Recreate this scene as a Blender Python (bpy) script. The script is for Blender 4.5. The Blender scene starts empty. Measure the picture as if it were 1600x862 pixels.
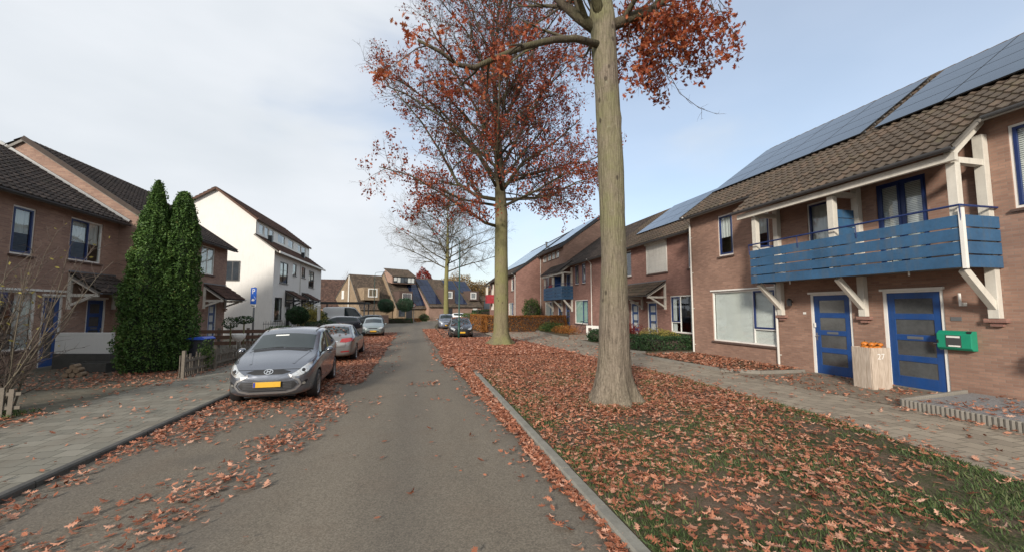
import bpy, bmesh, math, random
import numpy as np
from mathutils import Vector, Matrix, noise
from mathutils.bvhtree import BVHTree

R = math.radians
scene = bpy.context.scene
COL = scene.collection

# ------------------------------------------------------------------ camera
cam_data = bpy.data.cameras.new("camera")
cam = bpy.data.objects.new("camera", cam_data)
COL.objects.link(cam)
cam_data.sensor_width = 36.0
cam_data.lens = 14.4
cam_data.clip_start = 0.05
cam_data.clip_end = 3000
cam.location = (0, 0, 2.05)
cam.rotation_euler = (R(94.65), 0, R(-12.8))
scene.camera = cam

# ------------------------------------------------------------------ world and sun
SUN_EL, SUN_AZ = 21.0, 213.0            # azimuth clockwise from +Y: behind and left of the camera
EXPOSURE = 0.52
world = bpy.data.worlds.new("World")
scene.world = world
world.use_nodes = True
wn = world.node_tree
wn.nodes.clear()
def wnode(t, **k):
    n = wn.nodes.new(t)
    for a, b in k.items():
        setattr(n, a, b)
    return n
w_out = wnode("ShaderNodeOutputWorld")
w_sky = wnode("ShaderNodeTexSky", sky_type='NISHITA', sun_disc=False)
w_sky.sun_elevation = R(SUN_EL)
w_sky.sun_rotation = R(SUN_AZ)
w_sky.air_density = 1.0
w_sky.dust_density = 1.5
w_sky.ozone_density = 1.5
w_bg1 = wnode("ShaderNodeBackground")
w_bg1.inputs[1].default_value = 0.15
wn.links.new(w_sky.outputs[0], w_bg1.inputs[0])
w_bg2 = wnode("ShaderNodeBackground")
w_bg2.inputs[1].default_value = 1.0
w_tc = wnode("ShaderNodeTexCoord")
w_map = wnode("ShaderNodeMapping")
w_map.inputs['Scale'].default_value = (1.0, 1.0, 2.6)
wn.links.new(w_tc.outputs['Generated'], w_map.inputs[0])
w_n = wnode("ShaderNodeTexNoise")
w_n.inputs['Scale'].default_value = 1.9
w_n.inputs['Detail'].default_value = 5
w_n.inputs['Roughness'].default_value = 0.5
w_n.inputs['Distortion'].default_value = 0.4
wn.links.new(w_map.outputs[0], w_n.inputs[0])
# thin cloud is more open towards one side of the sky
w_dot = wnode("ShaderNodeVectorMath", operation='DOT_PRODUCT')
w_dot.inputs[1].default_value = (0.48, 0.72, 0.50)
wn.links.new(w_tc.outputs['Generated'], w_dot.inputs[0])
w_mr = wnode("ShaderNodeMapRange")
w_mr.inputs['From Min'].default_value = 0.62
w_mr.inputs['From Max'].default_value = 1.0
w_mr.inputs['To Min'].default_value = 0.0
w_mr.inputs['To Max'].default_value = 0.55
wn.links.new(w_dot.outputs['Value'], w_mr.inputs['Value'])
w_sub = wnode("ShaderNodeMath", operation='SUBTRACT')
wn.links.new(w_n.outputs[0], w_sub.inputs[0])
wn.links.new(w_mr.outputs[0], w_sub.inputs[1])
w_fac = wnode("ShaderNodeMapRange", interpolation_type='SMOOTHSTEP')
w_fac.inputs['From Min'].default_value = -0.02
w_fac.inputs['From Max'].default_value = 0.42
w_fac.inputs['To Min'].default_value = 0.42
w_fac.inputs['To Max'].default_value = 0.97
wn.links.new(w_sub.outputs[0], w_fac.inputs['Value'])
w_n2 = wnode("ShaderNodeTexNoise")
w_n2.inputs['Scale'].default_value = 2.2
w_n2.inputs['Detail'].default_value = 4
wn.links.new(w_map.outputs[0], w_n2.inputs[0])
w_cr = wnode("ShaderNodeValToRGB")
w_cr.color_ramp.elements[0].position = 0.3
w_cr.color_ramp.elements[0].color = (0.52, 0.555, 0.59, 1)
w_cr.color_ramp.elements[1].position = 0.75
w_cr.color_ramp.elements[1].color = (0.65, 0.67, 0.70, 1)
wn.links.new(w_n2.outputs[0], w_cr.inputs[0])
wn.links.new(w_cr.outputs[0], w_bg2.inputs[0])
w_mix = wnode("ShaderNodeMixShader")
wn.links.new(w_fac.outputs[0], w_mix.inputs[0])
wn.links.new(w_bg1.outputs[0], w_mix.inputs[1])
wn.links.new(w_bg2.outputs[0], w_mix.inputs[2])
wn.links.new(w_mix.outputs[0], w_out.inputs[0])

sun_d = bpy.data.lights.new("sun", 'SUN')
sun_d.energy = 3.2
sun_d.angle = R(8.0)
sun_d.color = (1.0, 0.91, 0.80)
sun = bpy.data.objects.new("sun", sun_d)
COL.objects.link(sun)
_a, _e = R(SUN_AZ), R(SUN_EL)
_sv = Vector((math.sin(_a) * math.cos(_e), math.cos(_a) * math.cos(_e), math.sin(_e)))
sun.rotation_euler = _sv.to_track_quat('Z', 'Y').to_euler()
sun.location = (-20, -30, 30)

scene.view_settings.view_transform = 'Standard'
scene.view_settings.look = 'None'
scene.view_settings.exposure = EXPOSURE
scene.view_settings.gamma = 1
scene.view_settings.use_curve_mapping = False
scene.cycles.max_bounces = 6
scene.cycles.transparent_max_bounces = 12
scene.cycles.use_adaptive_sampling = True

# ------------------------------------------------------------------ node helper
class NT:
    def __init__(s, name):
        s.m = bpy.data.materials.new(name)
        s.m.use_nodes = True
        s.t = s.m.node_tree
        s.t.nodes.clear()
        s.out = s.n("ShaderNodeOutputMaterial")
    def n(s, t, ins=None, **k):
        nd = s.t.nodes.new(t)
        for a, b in k.items():
            setattr(nd, a, b)
        for a, b in (ins or {}).items():
            s.set(nd, a, b)
        return nd
    def set(s, nd, a, b):
        sock = nd.inputs[a]
        if isinstance(b, bpy.types.NodeSocket):
            s.t.links.new(b, sock)
        elif isinstance(b, (tuple, list)) and sock.type == 'RGBA' and len(b) == 3:
            sock.default_value = (*b, 1)
        else:
            sock.default_value = b
    def math(s, op, a, b=0.0, c=0.0):
        return s.n("ShaderNodeMath", {0: a, 1: b, 2: c}, operation=op).outputs[0]
    def mix(s, f, a, b, mode='MIX'):
        nd = s.n("ShaderNodeMix", data_type='RGBA', blend_type=mode)
        s.set(nd, 0, f); s.set(nd, 6, a); s.set(nd, 7, b)
        return nd.outputs[2]
    def ramp(s, f, stops):
        nd = s.n("ShaderNodeValToRGB", {0: f})
        e = nd.color_ramp.elements
        while len(e) < len(stops):
            e.new(0.5)
        for q, (p, c) in zip(e, stops):
            q.position = p
            q.color = (*c, 1) if len(c) == 3 else c
        return nd.outputs[0]
    def noise(s, vec, scale, detail=3, rough=0.55, dist=0.0, col=False):
        nd = s.n("ShaderNodeTexNoise", {'Scale': scale, 'Detail': detail, 'Roughness': rough, 'Distortion': dist})
        if vec is not None:
            s.set(nd, 'Vector', vec)
        return nd.outputs[1 if col else 0]
    def obj(s):
        return s.n("ShaderNodeTexCoord").outputs['Object']
    def scale(s, vec, sc):
        return s.n("ShaderNodeMapping", {'Vector': vec, 'Scale': sc}).outputs[0]
    def box(s):
        """(u, v, 0) laid along whichever way the face looks"""
        tc = s.n("ShaderNodeTexCoord")
        p = s.n("ShaderNodeSeparateXYZ", {0: tc.outputs['Object']})
        q = s.n("ShaderNodeSeparateXYZ", {0: tc.outputs['Normal']})
        ax = s.math('ABSOLUTE', q.outputs[0]); ay = s.math('ABSOLUTE', q.outputs[1]); az = s.math('ABSOLUTE', q.outputs[2])
        isx = s.math('GREATER_THAN', ax, ay)
        isz = s.math('GREATER_THAN', az, 0.8)
        u1 = s.n("ShaderNodeMix", {0: isx, 2: p.outputs[0], 3: p.outputs[1]}, data_type='FLOAT').outputs[0]
        u = s.n("ShaderNodeMix", {0: isz, 2: u1, 3: p.outputs[0]}, data_type='FLOAT').outputs[0]
        v = s.n("ShaderNodeMix", {0: isz, 2: p.outputs[2], 3: p.outputs[1]}, data_type='FLOAT').outputs[0]
        return s.n("ShaderNodeCombineXYZ", {0: u, 1: v}).outputs[0]
    def bump(s, h, strength=0.3, dist=0.01, normal=None):
        nd = s.n("ShaderNodeBump", {'Height': h, 'Strength': strength, 'Distance': dist})
        if normal is not None:
            s.set(nd, 'Normal', normal)
        return nd.outputs[0]
    def bsdf(s, base, rough=0.8, normal=None, **k):
        nd = s.n("ShaderNodeBsdfPrincipled", {'Base Color': base, 'Roughness': rough})
        if normal is not None:
            s.set(nd, 'Normal', normal)
        for a, b in k.items():
            s.set(nd, a.replace('_', ' '), b)
        s.t.links.new(nd.outputs[0], s.out.inputs[0])
        return s.m

def col3(c, f):
    return tuple(x * f for x in c)

def m_plain(name, c, rough=0.6, var=0.12, scale=3.0, metallic=0.0, spec=0.5, bump=0.0, coat=0.0, dirt=0.0):
    t = NT(name)
    o = t.obj()
    a = t.noise(o, scale, 4)
    b = t.noise(o, scale * 9, 3)
    f = t.math('ADD', t.math('MULTIPLY', a, 0.65), t.math('MULTIPLY', b, 0.35))
    c2 = t.ramp(f, [(0.3, col3(c, 1 - var)), (0.7, col3(c, 1 + var))])
    if dirt:
        z = t.noise(t.scale(o, (4, 4, 0.8)), 1.7, 5, 0.65)
        d = t.n("ShaderNodeMapRange", {0: z, 1: 0.48, 2: 0.75, 3: 0.0, 4: dirt}).outputs[0]
        c2 = t.mix(d, c2, (0.12, 0.11, 0.08))
    nr = t.bump(b, bump, 0.01) if bump else None
    rr = t.n("ShaderNodeMapRange", {0: a, 3: rough * 0.85, 4: min(1, rough * 1.15)}).outputs[0]
    return t.bsdf(c2, rr, nr, Metallic=metallic, Specular_IOR_Level=spec, Coat_Weight=coat, Coat_Roughness=0.05)

def m_brick(name, c1, c2, mortar, soot=0.38, bump=0.5):
    t = NT(name)
    uv = t.box()
    b = t.n("ShaderNodeTexBrick", {'Vector': uv, 'Color1': (0, 0, 0), 'Color2': (1, 1, 1), 'Mortar': (0.5, 0.5, 0.5), 'Scale': 1.0,
            'Mortar Size': 0.006, 'Mortar Smooth': 0.3, 'Bias': 0.0, 'Brick Width': 0.21, 'Row Height': 0.0625})
    n = t.noise(uv, 1.1, 5, 0.6)
    n2 = t.noise(uv, 30, 3)
    f = t.math('ADD', t.math('MULTIPLY', b.outputs[0], 0.75), t.math('MULTIPLY', n2, 0.25))
    c = t.ramp(f, [(0.05, c2), (0.45, tuple((x + y) / 2 for x, y in zip(c1, c2))), (0.8, c1), (1.0, col3(c1, 1.18))])
    c = t.mix(b.outputs[1], c, mortar)
    st = t.n("ShaderNodeMapRange", {0: n, 1: 0.4, 2: 0.72, 3: 0.0, 4: soot}).outputs[0]
    c = t.mix(st, c, col3(c2, 0.55))
    h = t.math('SUBTRACT', t.math('MULTIPLY', n2, 0.35), b.outputs[1])
    return t.bsdf(c, 0.88, t.bump(h, bump, 0.006), Specular_IOR_Level=0.25)

def m_tiles(name, ca, cb, cc, moss=0.2):
    """UV = (tile column, course)"""
    t = NT(name)
    uv = t.n("ShaderNodeUVMap").outputs[0]
    fl = t.n("ShaderNodeVectorMath", {0: uv}, operation='FLOOR').outputs[0]
    wn_ = t.n("ShaderNodeTexWhiteNoise", {'Vector': fl}, noise_dimensions='2D').outputs[0]
    o = t.obj()
    n = t.noise(o, 6, 5, 0.65)
    n2 = t.noise(o, 0.8, 3)
    f = t.math('ADD', t.math('MULTIPLY', wn_, 0.6), t.math('MULTIPLY', n, 0.4))
    c = t.ramp(f, [(0.15, ca), (0.55, cb), (0.88, cc)])
    mk = t.n("ShaderNodeMapRange", {0: t.math('ADD', n, t.math('MULTIPLY', n2, 0.5)), 1: 0.78, 2: 1.05, 3: 0.0, 4: moss}).outputs[0]
    c = t.mix(mk, c, (0.10, 0.095, 0.05))
    return t.bsdf(c, 0.85, t.bump(n, 0.25, 0.01), Specular_IOR_Level=0.3)

def m_glass(name="window_glass", tint=(0.86, 0.90, 0.90), refl=0.35):
    t = NT(name)
    tr = t.n("ShaderNodeBsdfTransparent", {0: tint})
    n = t.noise(t.obj(), 1.3, 2)
    gl = t.n("ShaderNodeBsdfGlossy", {'Color': (0.95, 0.97, 1.0), 'Roughness': 0.02, 'Normal': t.bump(n, 0.03, 0.05)})
    ge = t.n("ShaderNodeNewGeometry")
    dt = t.n("ShaderNodeVectorMath", {0: ge.outputs['True Normal'], 1: ge.outputs['Incoming']}, operation='DOT_PRODUCT').outputs['Value']
    sch = t.math('POWER', t.math('SUBTRACT', 1.0, t.math('ABSOLUTE', dt)), 4.0)
    f = t.math('MINIMUM', t.math('ADD', t.math('MULTIPLY', sch, 0.8), 0.10), 0.95)
    mx = t.n("ShaderNodeMixShader", {0: f, 1: tr.outputs[0], 2: gl.outputs[0]})
    t.t.links.new(mx.outputs[0], t.out.inputs[0])
    return t.m

def m_leaf(name, stops, rough=0.6, trans=0.25, spec=0.3):
    """per-leaf random value stored in the colour attribute 'tone'"""
    t = NT(name)
    a = t.n("ShaderNodeAttribute", attribute_name='tone').outputs['Fac']
    n = t.noise(t.obj(), 2.0, 2)
    f = t.math('ADD', t.math('MULTIPLY', a, 0.8), t.math('MULTIPLY', n, 0.2))
    c = t.ramp(f, stops)
    p = t.n("ShaderNodeBsdfPrincipled", {'Base Color': c, 'Roughness': rough, 'Specular IOR Level': spec})
    tl = t.n("ShaderNodeBsdfTranslucent", {0: c})
    mx = t.n("ShaderNodeMixShader", {0: trans, 1: p.outputs[0], 2: tl.outputs[0]})
    t.t.links.new(mx.outputs[0], t.out.inputs[0])
    return t.m

def m_bark(name, c1, c2, green=(0.16, 0.17, 0.08), gamt=0.5, low=None, dark=None):
    t = NT(name)
    o = t.obj()
    s1 = t.scale(o, (9, 9, 0.9))
    v = t.n("ShaderNodeTexVoronoi", {'Vector': s1, 'Scale': 2.2, 'Randomness': 1.0}, feature='DISTANCE_TO_EDGE').outputs[0]
    n = t.noise(s1, 2.6, 6, 0.7)
    big = t.noise(o, 0.9, 4, 0.6)
    sp = t.noise(o, 26, 3, 0.6)
    f = t.math('ADD', t.math('MULTIPLY', n, 0.7), t.math('MULTIPLY', sp, 0.3))
    c = t.ramp(f, [(0.32, c2), (0.5, c1), (0.68, col3(c1, 1.35))])
    g = t.n("ShaderNodeMapRange", {0: big, 1: 0.40, 2: 0.62, 3: 0.0, 4: gamt}).outputs[0]
    if low is not None:
        z = t.n("ShaderNodeSeparateXYZ", {0: o}).outputs[2]
        zz = t.math('ADD', z, t.math('MULTIPLY', t.math('SUBTRACT', big, 0.5), 3.0))
        k = t.n("ShaderNodeMapRange", {0: zz, 1: low[0], 2: low[1], 3: 0.15, 4: 1.0}).outputs[0]
        g = t.math('MULTIPLY', g, k)
    c = t.mix(g, c, green)
    lich = t.noise(o, 11, 4, 0.7)
    lk = t.n("ShaderNodeMapRange", {0: lich, 1: 0.62, 2: 0.70, 3: 0.0, 4: 0.5}).outputs[0]
    c = t.mix(lk, c, (0.27, 0.27, 0.20))
    stn = t.noise(t.scale(o, (5, 5, 0.35)), 1.6, 4, 0.6)
    sk = t.n("ShaderNodeMapRange", {0: stn, 1: 0.55, 2: 0.70, 3: 0.0, 4: 0.45}).outputs[0]
    c = t.mix(sk, c, c2)
    knot = t.n("ShaderNodeTexVoronoi", {'Vector': t.scale(o, (3, 3, 1.7)), 'Scale': 1.3}).outputs[0]
    kk = t.n("ShaderNodeMapRange", {0: knot, 1: 0.10, 2: 0.16, 3: 0.7, 4: 0.0}).outputs[0]
    c = t.mix(kk, c, col3(c2, 0.45))
    if dark:
        z = t.n("ShaderNodeSeparateXYZ", {0: o}).outputs[2]
        dk = t.n("ShaderNodeMapRange", {0: t.math('ADD', z, t.math('MULTIPLY', big, 2.0)), 1: dark[0], 2: dark[1], 3: 0.0, 4: 0.9}).outputs[0]
        c = t.mix(dk, c, (0.055, 0.045, 0.033))
    cr = t.n("ShaderNodeMapRange", {0: v, 1: 0.0, 2: 0.12, 3: 0.32, 4: 0.0}).outputs[0]
    c = t.mix(cr, c, col3(c2, 0.7))
    h = t.math('ADD', t.math('MULTIPLY', f, 1.0), t.math('MULTIPLY', t.math('MINIMUM', v, 0.3), 1.6))
    return t.bsdf(c, 0.92, t.bump(h, 0.8, 0.022), Specular_IOR_Level=0.2)

# ------------------------------------------------------------------ mesh helper
class MB:
    def __init__(s):
        s.v = []; s.f = []; s.mi = []; s.uv = None; s.k = 0
    def quad(s, *p):
        n = len(s.v); s.v.extend(tuple(q) for q in p); s.f.append(tuple(range(n, n + len(p)))); s.mi.append(s.k)
    def box(s, x0, x1, y0, y1, z0, z1):
        x0, x1 = min(x0, x1), max(x0, x1); y0, y1 = min(y0, y1), max(y0, y1); z0, z1 = min(z0, z1), max(z0, z1)
        n = len(s.v)
        s.v.extend([(x0, y0, z0), (x1, y0, z0), (x1, y1, z0), (x0, y1, z0), (x0, y0, z1), (x1, y0, z1), (x1, y1, z1), (x0, y1, z1)])
        for f in ((0, 3, 2, 1), (4, 5, 6, 7), (0, 1, 5, 4), (1, 2, 6, 5), (2, 3, 7, 6), (3, 0, 4, 7)):
            s.f.append(tuple(n + i for i in f)); s.mi.append(s.k)
        return s
    def prism(s, poly, a, b, axis='x'):
        """poly: 2d points; axis x -> (y,z), y -> (x,z), z -> (x,y)"""
        def P(p, h):
            return (h, p[0], p[1]) if axis == 'x' else (p[0], h, p[1]) if axis == 'y' else (p[0], p[1], h)
        n = len(s.v); k = len(poly)
        s.v.extend(P(p, a) for p in poly); s.v.extend(P(p, b) for p in poly)
        s.f.append(tuple(range(n, n + k))[::-1]); s.f.append(tuple(range(n + k, n + 2 * k))); s.mi += [s.k, s.k]
        for i in range(k):
            j = (i + 1) % k
            s.f.append((n + i, n + j, n + k + j, n + k + i)); s.mi.append(s.k)
        return s
    def beam(s, p, q, w, h, up=(0, 0, 1)):
        p, q = Vector(p), Vector(q)
        d = (q - p).normalized(); u = Vector(up)
        sd = d.cross(u).normalized(); u2 = sd.cross(d).normalized()
        n = len(s.v)
        for c in (p, q):
            for a, b in ((-1, -1), (1, -1), (1, 1), (-1, 1)):
                s.v.append(tuple(c + sd * (a * w / 2) + u2 * (b * h / 2)))
        for f in ((0, 1, 2, 3), (7, 6, 5, 4), (0, 4, 5, 1), (1, 5, 6, 2), (2, 6, 7, 3), (3, 7, 4, 0)):
            s.f.append(tuple(n + i for i in f)); s.mi.append(s.k)
        return s
    def tube(s, pts, rad, n=8, cap=True):
        pts = [Vector(p) for p in pts]
        if not isinstance(rad, (list, tuple)):
            rad = [rad] * len(pts)
        base = len(s.v)
        prev = None
        for i, p in enumerate(pts):
            d = (pts[min(i + 1, len(pts) - 1)] - pts[max(i - 1, 0)])
            if d.length < 1e-7: d = Vector((0, 0, 1))
            d.normalize()
            if prev is None:
                a = Vector((1, 0, 0)) if abs(d.x) < 0.8 else Vector((0, 1, 0))
                u = d.cross(a).normalized()
            else:
                u = (prev - d * prev.dot(d))
                u = u.normalized() if u.length > 1e-6 else d.orthogonal().normalized()
            prev = u
            w = d.cross(u)
            for k in range(n):
                an = 2 * math.pi * k / n
                s.v.append(tuple(p + (u * math.cos(an) + w * math.sin(an)) * rad[i]))
        for i in range(len(pts) - 1):
            for k in range(n):
                a = base + i * n + k; b = base + i * n + (k + 1) % n
                s.f.append((a, b, b + n, a + n)); s.mi.append(s.k)
        if cap:
            s.f.append(tuple(range(base, base + n))[::-1]); s.mi.append(s.k)
            e = base + (len(pts) - 1) * n
            s.f.append(tuple(range(e, e + n))); s.mi.append(s.k)
        return s
    def lathe(s, prof, c=(0, 0), n=16, cap=True):
        base = len(s.v)
        for r, z in prof:
            for k in range(n):
                an = 2 * math.pi * k / n
                s.v.append((c[0] + r * math.cos(an), c[1] + r * math.sin(an), z))
        for i in range(len(prof) - 1):
            for k in range(n):
                a = base + i * n + k; b = base + i * n + (k + 1) % n
                s.f.append((a, b, b + n, a + n)); s.mi.append(s.k)
        if cap:
            s.f.append(tuple(range(base, base + n))[::-1]); s.mi.append(s.k)
            e = base + (len(prof) - 1) * n
            s.f.append(tuple(range(e, e + n))); s.mi.append(s.k)
        return s
    def build(s, name, mats, parent=None, smooth=False, bevel=0.0, shift=None):
        me = bpy.data.meshes.new(name)
        v = s.v if shift is None else [(a[0] - shift[0], a[1] - shift[1], a[2] - shift[2]) for a in s.v]
        me.from_pydata(v, [], s.f)
        if not isinstance(mats, (list, tuple)): mats = [mats]
        for m in mats: me.materials.append(m)
        if any(s.mi): me.polygons.foreach_set('material_index', s.mi)
        if s.uv is not None:
            ul = me.uv_layers.new(name='UVMap')
            ul.data.foreach_set('uv', np.asarray(s.uv, dtype=np.float32).ravel())
        if smooth: me.polygons.foreach_set('use_smooth', [True] * len(me.polygons))
        me.update()
        o = bpy.data.objects.new(name, me)
        COL.objects.link(o)
        if parent is not None: o.parent = parent
        if bevel:
            b = o.modifiers.new('bevel', 'BEVEL'); b.width = bevel; b.segments = 2; b.limit_method = 'ANGLE'
        return o

def tag(o, label=None, cat=None, group=None, kind=None):
    if label: o['label'] = label
    if cat: o['category'] = cat
    if group: o['group'] = group
    if kind: o['kind'] = kind
    return o

def thing(name, label, cat, loc=(0, 0, 0), rz=0.0, group=None):
    o = bpy.data.objects.new(name, None)
    COL.objects.link(o)
    o.location = loc
    o.rotation_euler = (0, 0, rz)
    return tag(o, label, cat, group)

def copy_tree(o, parent=None):
    c = o.copy(); COL.objects.link(c)
    if parent is not None: c.parent = parent
    for ch in list(o.children): copy_tree(ch, c)
    return c

# many small copies of a template baked into one mesh (leaves on one tree, the litter on the ground)
def scatter(name, tv, tf, pos, rot, scl, mat, parent=None, tone=None, smooth=False):
    tv = np.asarray(tv, dtype=np.float32)
    pos = np.asarray(pos, dtype=np.float32); n = len(pos)
    if n == 0: return None
    scl = np.asarray(scl, dtype=np.float32).reshape(n, 1, -1)
    V = np.einsum('nij,vj->nvi', rot.astype(np.float32), tv) if scl.shape[2] == 1 else None
    if V is None:
        V = np.einsum('nij,nvj->nvi', rot.astype(np.float32), tv[None] * scl)
    else:
        V = V * scl
    V = V + pos[:, None, :]
    k = len(tv)
    lens = np.array([len(f) for f in tf], dtype=np.int32)
    flat = np.array([i for f in tf for i in f], dtype=np.int32)
    loops = (flat[None] + (np.arange(n, dtype=np.int32) * k)[:, None]).ravel()
    tot = np.tile(lens, n)
    start = np.concatenate([[0], np.cumsum(tot)[:-1]]).astype(np.int32)
    me = bpy.data.meshes.new(name)
    me.vertices.add(n * k); me.vertices.foreach_set('co', V.ravel())
    me.loops.add(len(loops)); me.loops.foreach_set('vertex_index', loops)
    me.polygons.add(len(tot)); me.polygons.foreach_set('loop_start', start)
    if smooth: me.polygons.foreach_set('use_smooth', np.ones(len(tot), dtype=bool))
    at = me.attributes.new('tone', 'FLOAT', 'POINT')
    if tone is None: tone = np.random.RandomState(n).rand(n)
    at.data.foreach_set('value', np.repeat(np.asarray(tone, dtype=np.float32), k))
    me.materials.append(mat)
    me.update(calc_edges=True)
    o = bpy.data.objects.new(name, me); COL.objects.link(o)
    if parent is not None: o.parent = parent
    return o

def rots(rs, n, tilt=None, full=False):
    """random rotations; tilt = sd in radians of tilt from flat, or full = any way"""
    yaw = rs.rand(n) * 2 * np.pi
    cz, sz = np.cos(yaw), np.sin(yaw)
    Rz = np.zeros((n, 3, 3)); Rz[:, 0, 0] = cz; Rz[:, 0, 1] = -sz; Rz[:, 1, 0] = sz; Rz[:, 1, 1] = cz; Rz[:, 2, 2] = 1
    if full:
        a = np.arccos(1 - 2 * rs.rand(n))
    else:
        a = rs.randn(n) * tilt
    ca, sa = np.cos(a), np.sin(a)
    Rx = np.zeros((n, 3, 3)); Rx[:, 0, 0] = 1; Rx[:, 1, 1] = ca; Rx[:, 1, 2] = -sa; Rx[:, 2, 1] = sa; Rx[:, 2, 2] = ca
    y2 = rs.rand(n) * 2 * np.pi
    c2, s2 = np.cos(y2), np.sin(y2)
    R2 = np.zeros((n, 3, 3)); R2[:, 0, 0] = c2; R2[:, 0, 1] = -s2; R2[:, 1, 0] = s2; R2[:, 1, 1] = c2; R2[:, 2, 2] = 1
    return Rz @ Rx @ R2

def oak_leaf(fold=0.25, curl=0.35):
    half = [(0.02, 0.0), (0.05, 0.16), (0.24, 0.17), (0.12, 0.30), (0.42, 0.42), (0.13, 0.52), (0.36, 0.70), (0.10, 0.76), (0.12, 0.90), (0.0, 1.0)]
    V = []; F = []
    mid = [(0, 0.0), (0, 1.0)]
    for sgn in (1, -1):
        b = len(V)
        pts = half + [(0.0, 0.5), (0.0, 0.0)]
        for x, y in pts:
            yy = y - 0.5
            V.append((sgn * x * (1 - 0.1), yy, fold * abs(x) + curl * yy * yy - 0.03))
        f = tuple(range(b, b + len(pts)))
        F.append(f if sgn > 0 else f[::-1])
    return V, F
LEAF_V, LEAF_F = oak_leaf()
LEAF2_V, LEAF2_F = oak_leaf(-0.15, 0.9)
SIMPLE_V = [(0, -0.5, 0.05), (0.30, -0.05, 0.08), (0, 0.5, 0.05), (-0.30, -0.05, 0.08), (0, -0.05, 0.0)]
SIMPLE_F = [(0, 1, 4), (1, 2, 4), (2, 3, 4), (3, 0, 4)]
SPRAY_V = [(0, -0.5, 0), (0.22, -0.1, 0.05), (0.16, 0.3, -0.04), (0, 0.5, 0.04), (-0.18, 0.25, -0.04), (-0.22, -0.12, 0.04)]
SPRAY_F = [(0, 1, 2, 3, 4, 5)]

# ------------------------------------------------------------------ materials
BRICK_R = m_brick("brick_right", (0.335, 0.205, 0.152), (0.245, 0.148, 0.113), (0.27, 0.205, 0.165))
BRICK_RED = m_brick("brick_terrace", (0.31, 0.17, 0.135), (0.22, 0.115, 0.095), (0.26, 0.18, 0.15))
BRICK_L = m_brick("brick_left", (0.37, 0.240, 0.183), (0.265, 0.165, 0.132), (0.32, 0.245, 0.195))
BRICK_TAN = m_brick("brick_tan", (0.27, 0.20, 0.13), (0.19, 0.14, 0.09), (0.36, 0.28, 0.2), bump=0.3)
RENDER_W = m_plain("white_render", (0.70, 0.69, 0.66), 0.85, 0.05, 1.2, bump=0.15, dirt=0.10)
TILE_BROWN = m_tiles("tiles_weathered", (0.062, 0.049, 0.038), (0.080, 0.063, 0.049), (0.115, 0.080, 0.058), 0.6)
TILE_DARK = m_tiles("tiles_dark", (0.030, 0.025, 0.023), (0.048, 0.038, 0.034), (0.075, 0.058, 0.05), 0.25)
TILE_RED = m_tiles("tiles_redbrown", (0.05, 0.03, 0.025), (0.085, 0.05, 0.04), (0.12, 0.07, 0.052), 0.2)
TILE_FAR = m_tiles("tiles_far", (0.060, 0.047, 0.036), (0.095, 0.072, 0.055), (0.13, 0.095, 0.07), 0.5)
BLUE = m_plain("blue_door_paint", (0.013, 0.060, 0.21), 0.38, 0.16, 2.0, dirt=0.16)
BLUE_DK = m_plain("blue_frame_paint", (0.012, 0.030, 0.12), 0.4, 0.1)
BOARD = m_plain("blue_board_paint", (0.030, 0.095, 0.190), 0.6, 0.26, 1.5, dirt=0.38, bump=0.2)
RED_B = m_plain("red_board_paint", (0.30, 0.02, 0.03), 0.5)
TIMBER = m_plain("white_timber", (0.60, 0.575, 0.51), 0.55, 0.08, 2.5, dirt=0.22, bump=0.1)
WFRAME = m_plain("white_frame", (0.74, 0.73, 0.69), 0.45, 0.05, 2.0, dirt=0.12)
DFRAME = m_plain("dark_frame", (0.025, 0.027, 0.03), 0.4)
GUTTER = m_plain("grey_gutter", (0.07, 0.073, 0.078), 0.5, 0.12)
PIPE = m_plain("pale_pipe", (0.58, 0.57, 0.53), 0.5, 0.08, dirt=0.2)
ZINC = m_plain("zinc", (0.16, 0.165, 0.17), 0.5, 0.12, metallic=0.3)
STONE = m_plain("concrete_trim", (0.20, 0.185, 0.16), 0.85, 0.15, 4, bump=0.3, dirt=0.3)
SILL = m_plain("sill_brick", (0.085, 0.055, 0.045), 0.8, 0.2, 8)
SOFFIT = m_plain("soffit", (0.17, 0.16, 0.145), 0.7)
DARKIN = m_plain("dark_room", (0.05, 0.05, 0.052), 0.9)
BLIND = m_plain("pale_blind", (0.80, 0.81, 0.77), 0.6, 0.04)
CURT = m_plain("pale_curtain", (0.55, 0.57, 0.55), 0.8, 0.08, 1.0)
CURT_G = m_plain("green_curtain", (0.33, 0.48, 0.43), 0.7, 0.06, 1.0)
FROST = m_plain("frosted_glass", (0.075, 0.08, 0.082), 0.12, 0.35, 1.5, spec=0.8)
GLASS = m_glass()
GLASSD = m_plain("dark_window_glass", (0.035, 0.045, 0.055), 0.05, 0.3, 0.7, spec=0.9)
STEEL = m_plain("steel", (0.5, 0.5, 0.5), 0.3, 0.05, metallic=0.9)
BLACK = m_plain("black_rubber", (0.015, 0.015, 0.016), 0.6, 0.2)
def m_solar(name, c):
    t = NT(name)
    uv = t.n("ShaderNodeUVMap").outputs[0]
    b = t.n("ShaderNodeTexBrick", {'Vector': uv, 'Color1': c, 'Color2': col3(c, 1.15), 'Mortar': col3(c, 0.6), 'Scale': 1.0,
            'Mortar Size': 0.02, 'Brick Width': 1.0, 'Row Height': 1.0}, offset=0.0).outputs[0]
    return t.bsdf(b, 0.16, None, Specular_IOR_Level=0.45, Coat_Weight=0.25, Coat_Roughness=0.05)
SOLAR = m_solar("solar_cells", (0.026, 0.042, 0.058))
SOLARB = m_solar("solar_cells_blue", (0.010, 0.017, 0.042))
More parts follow.
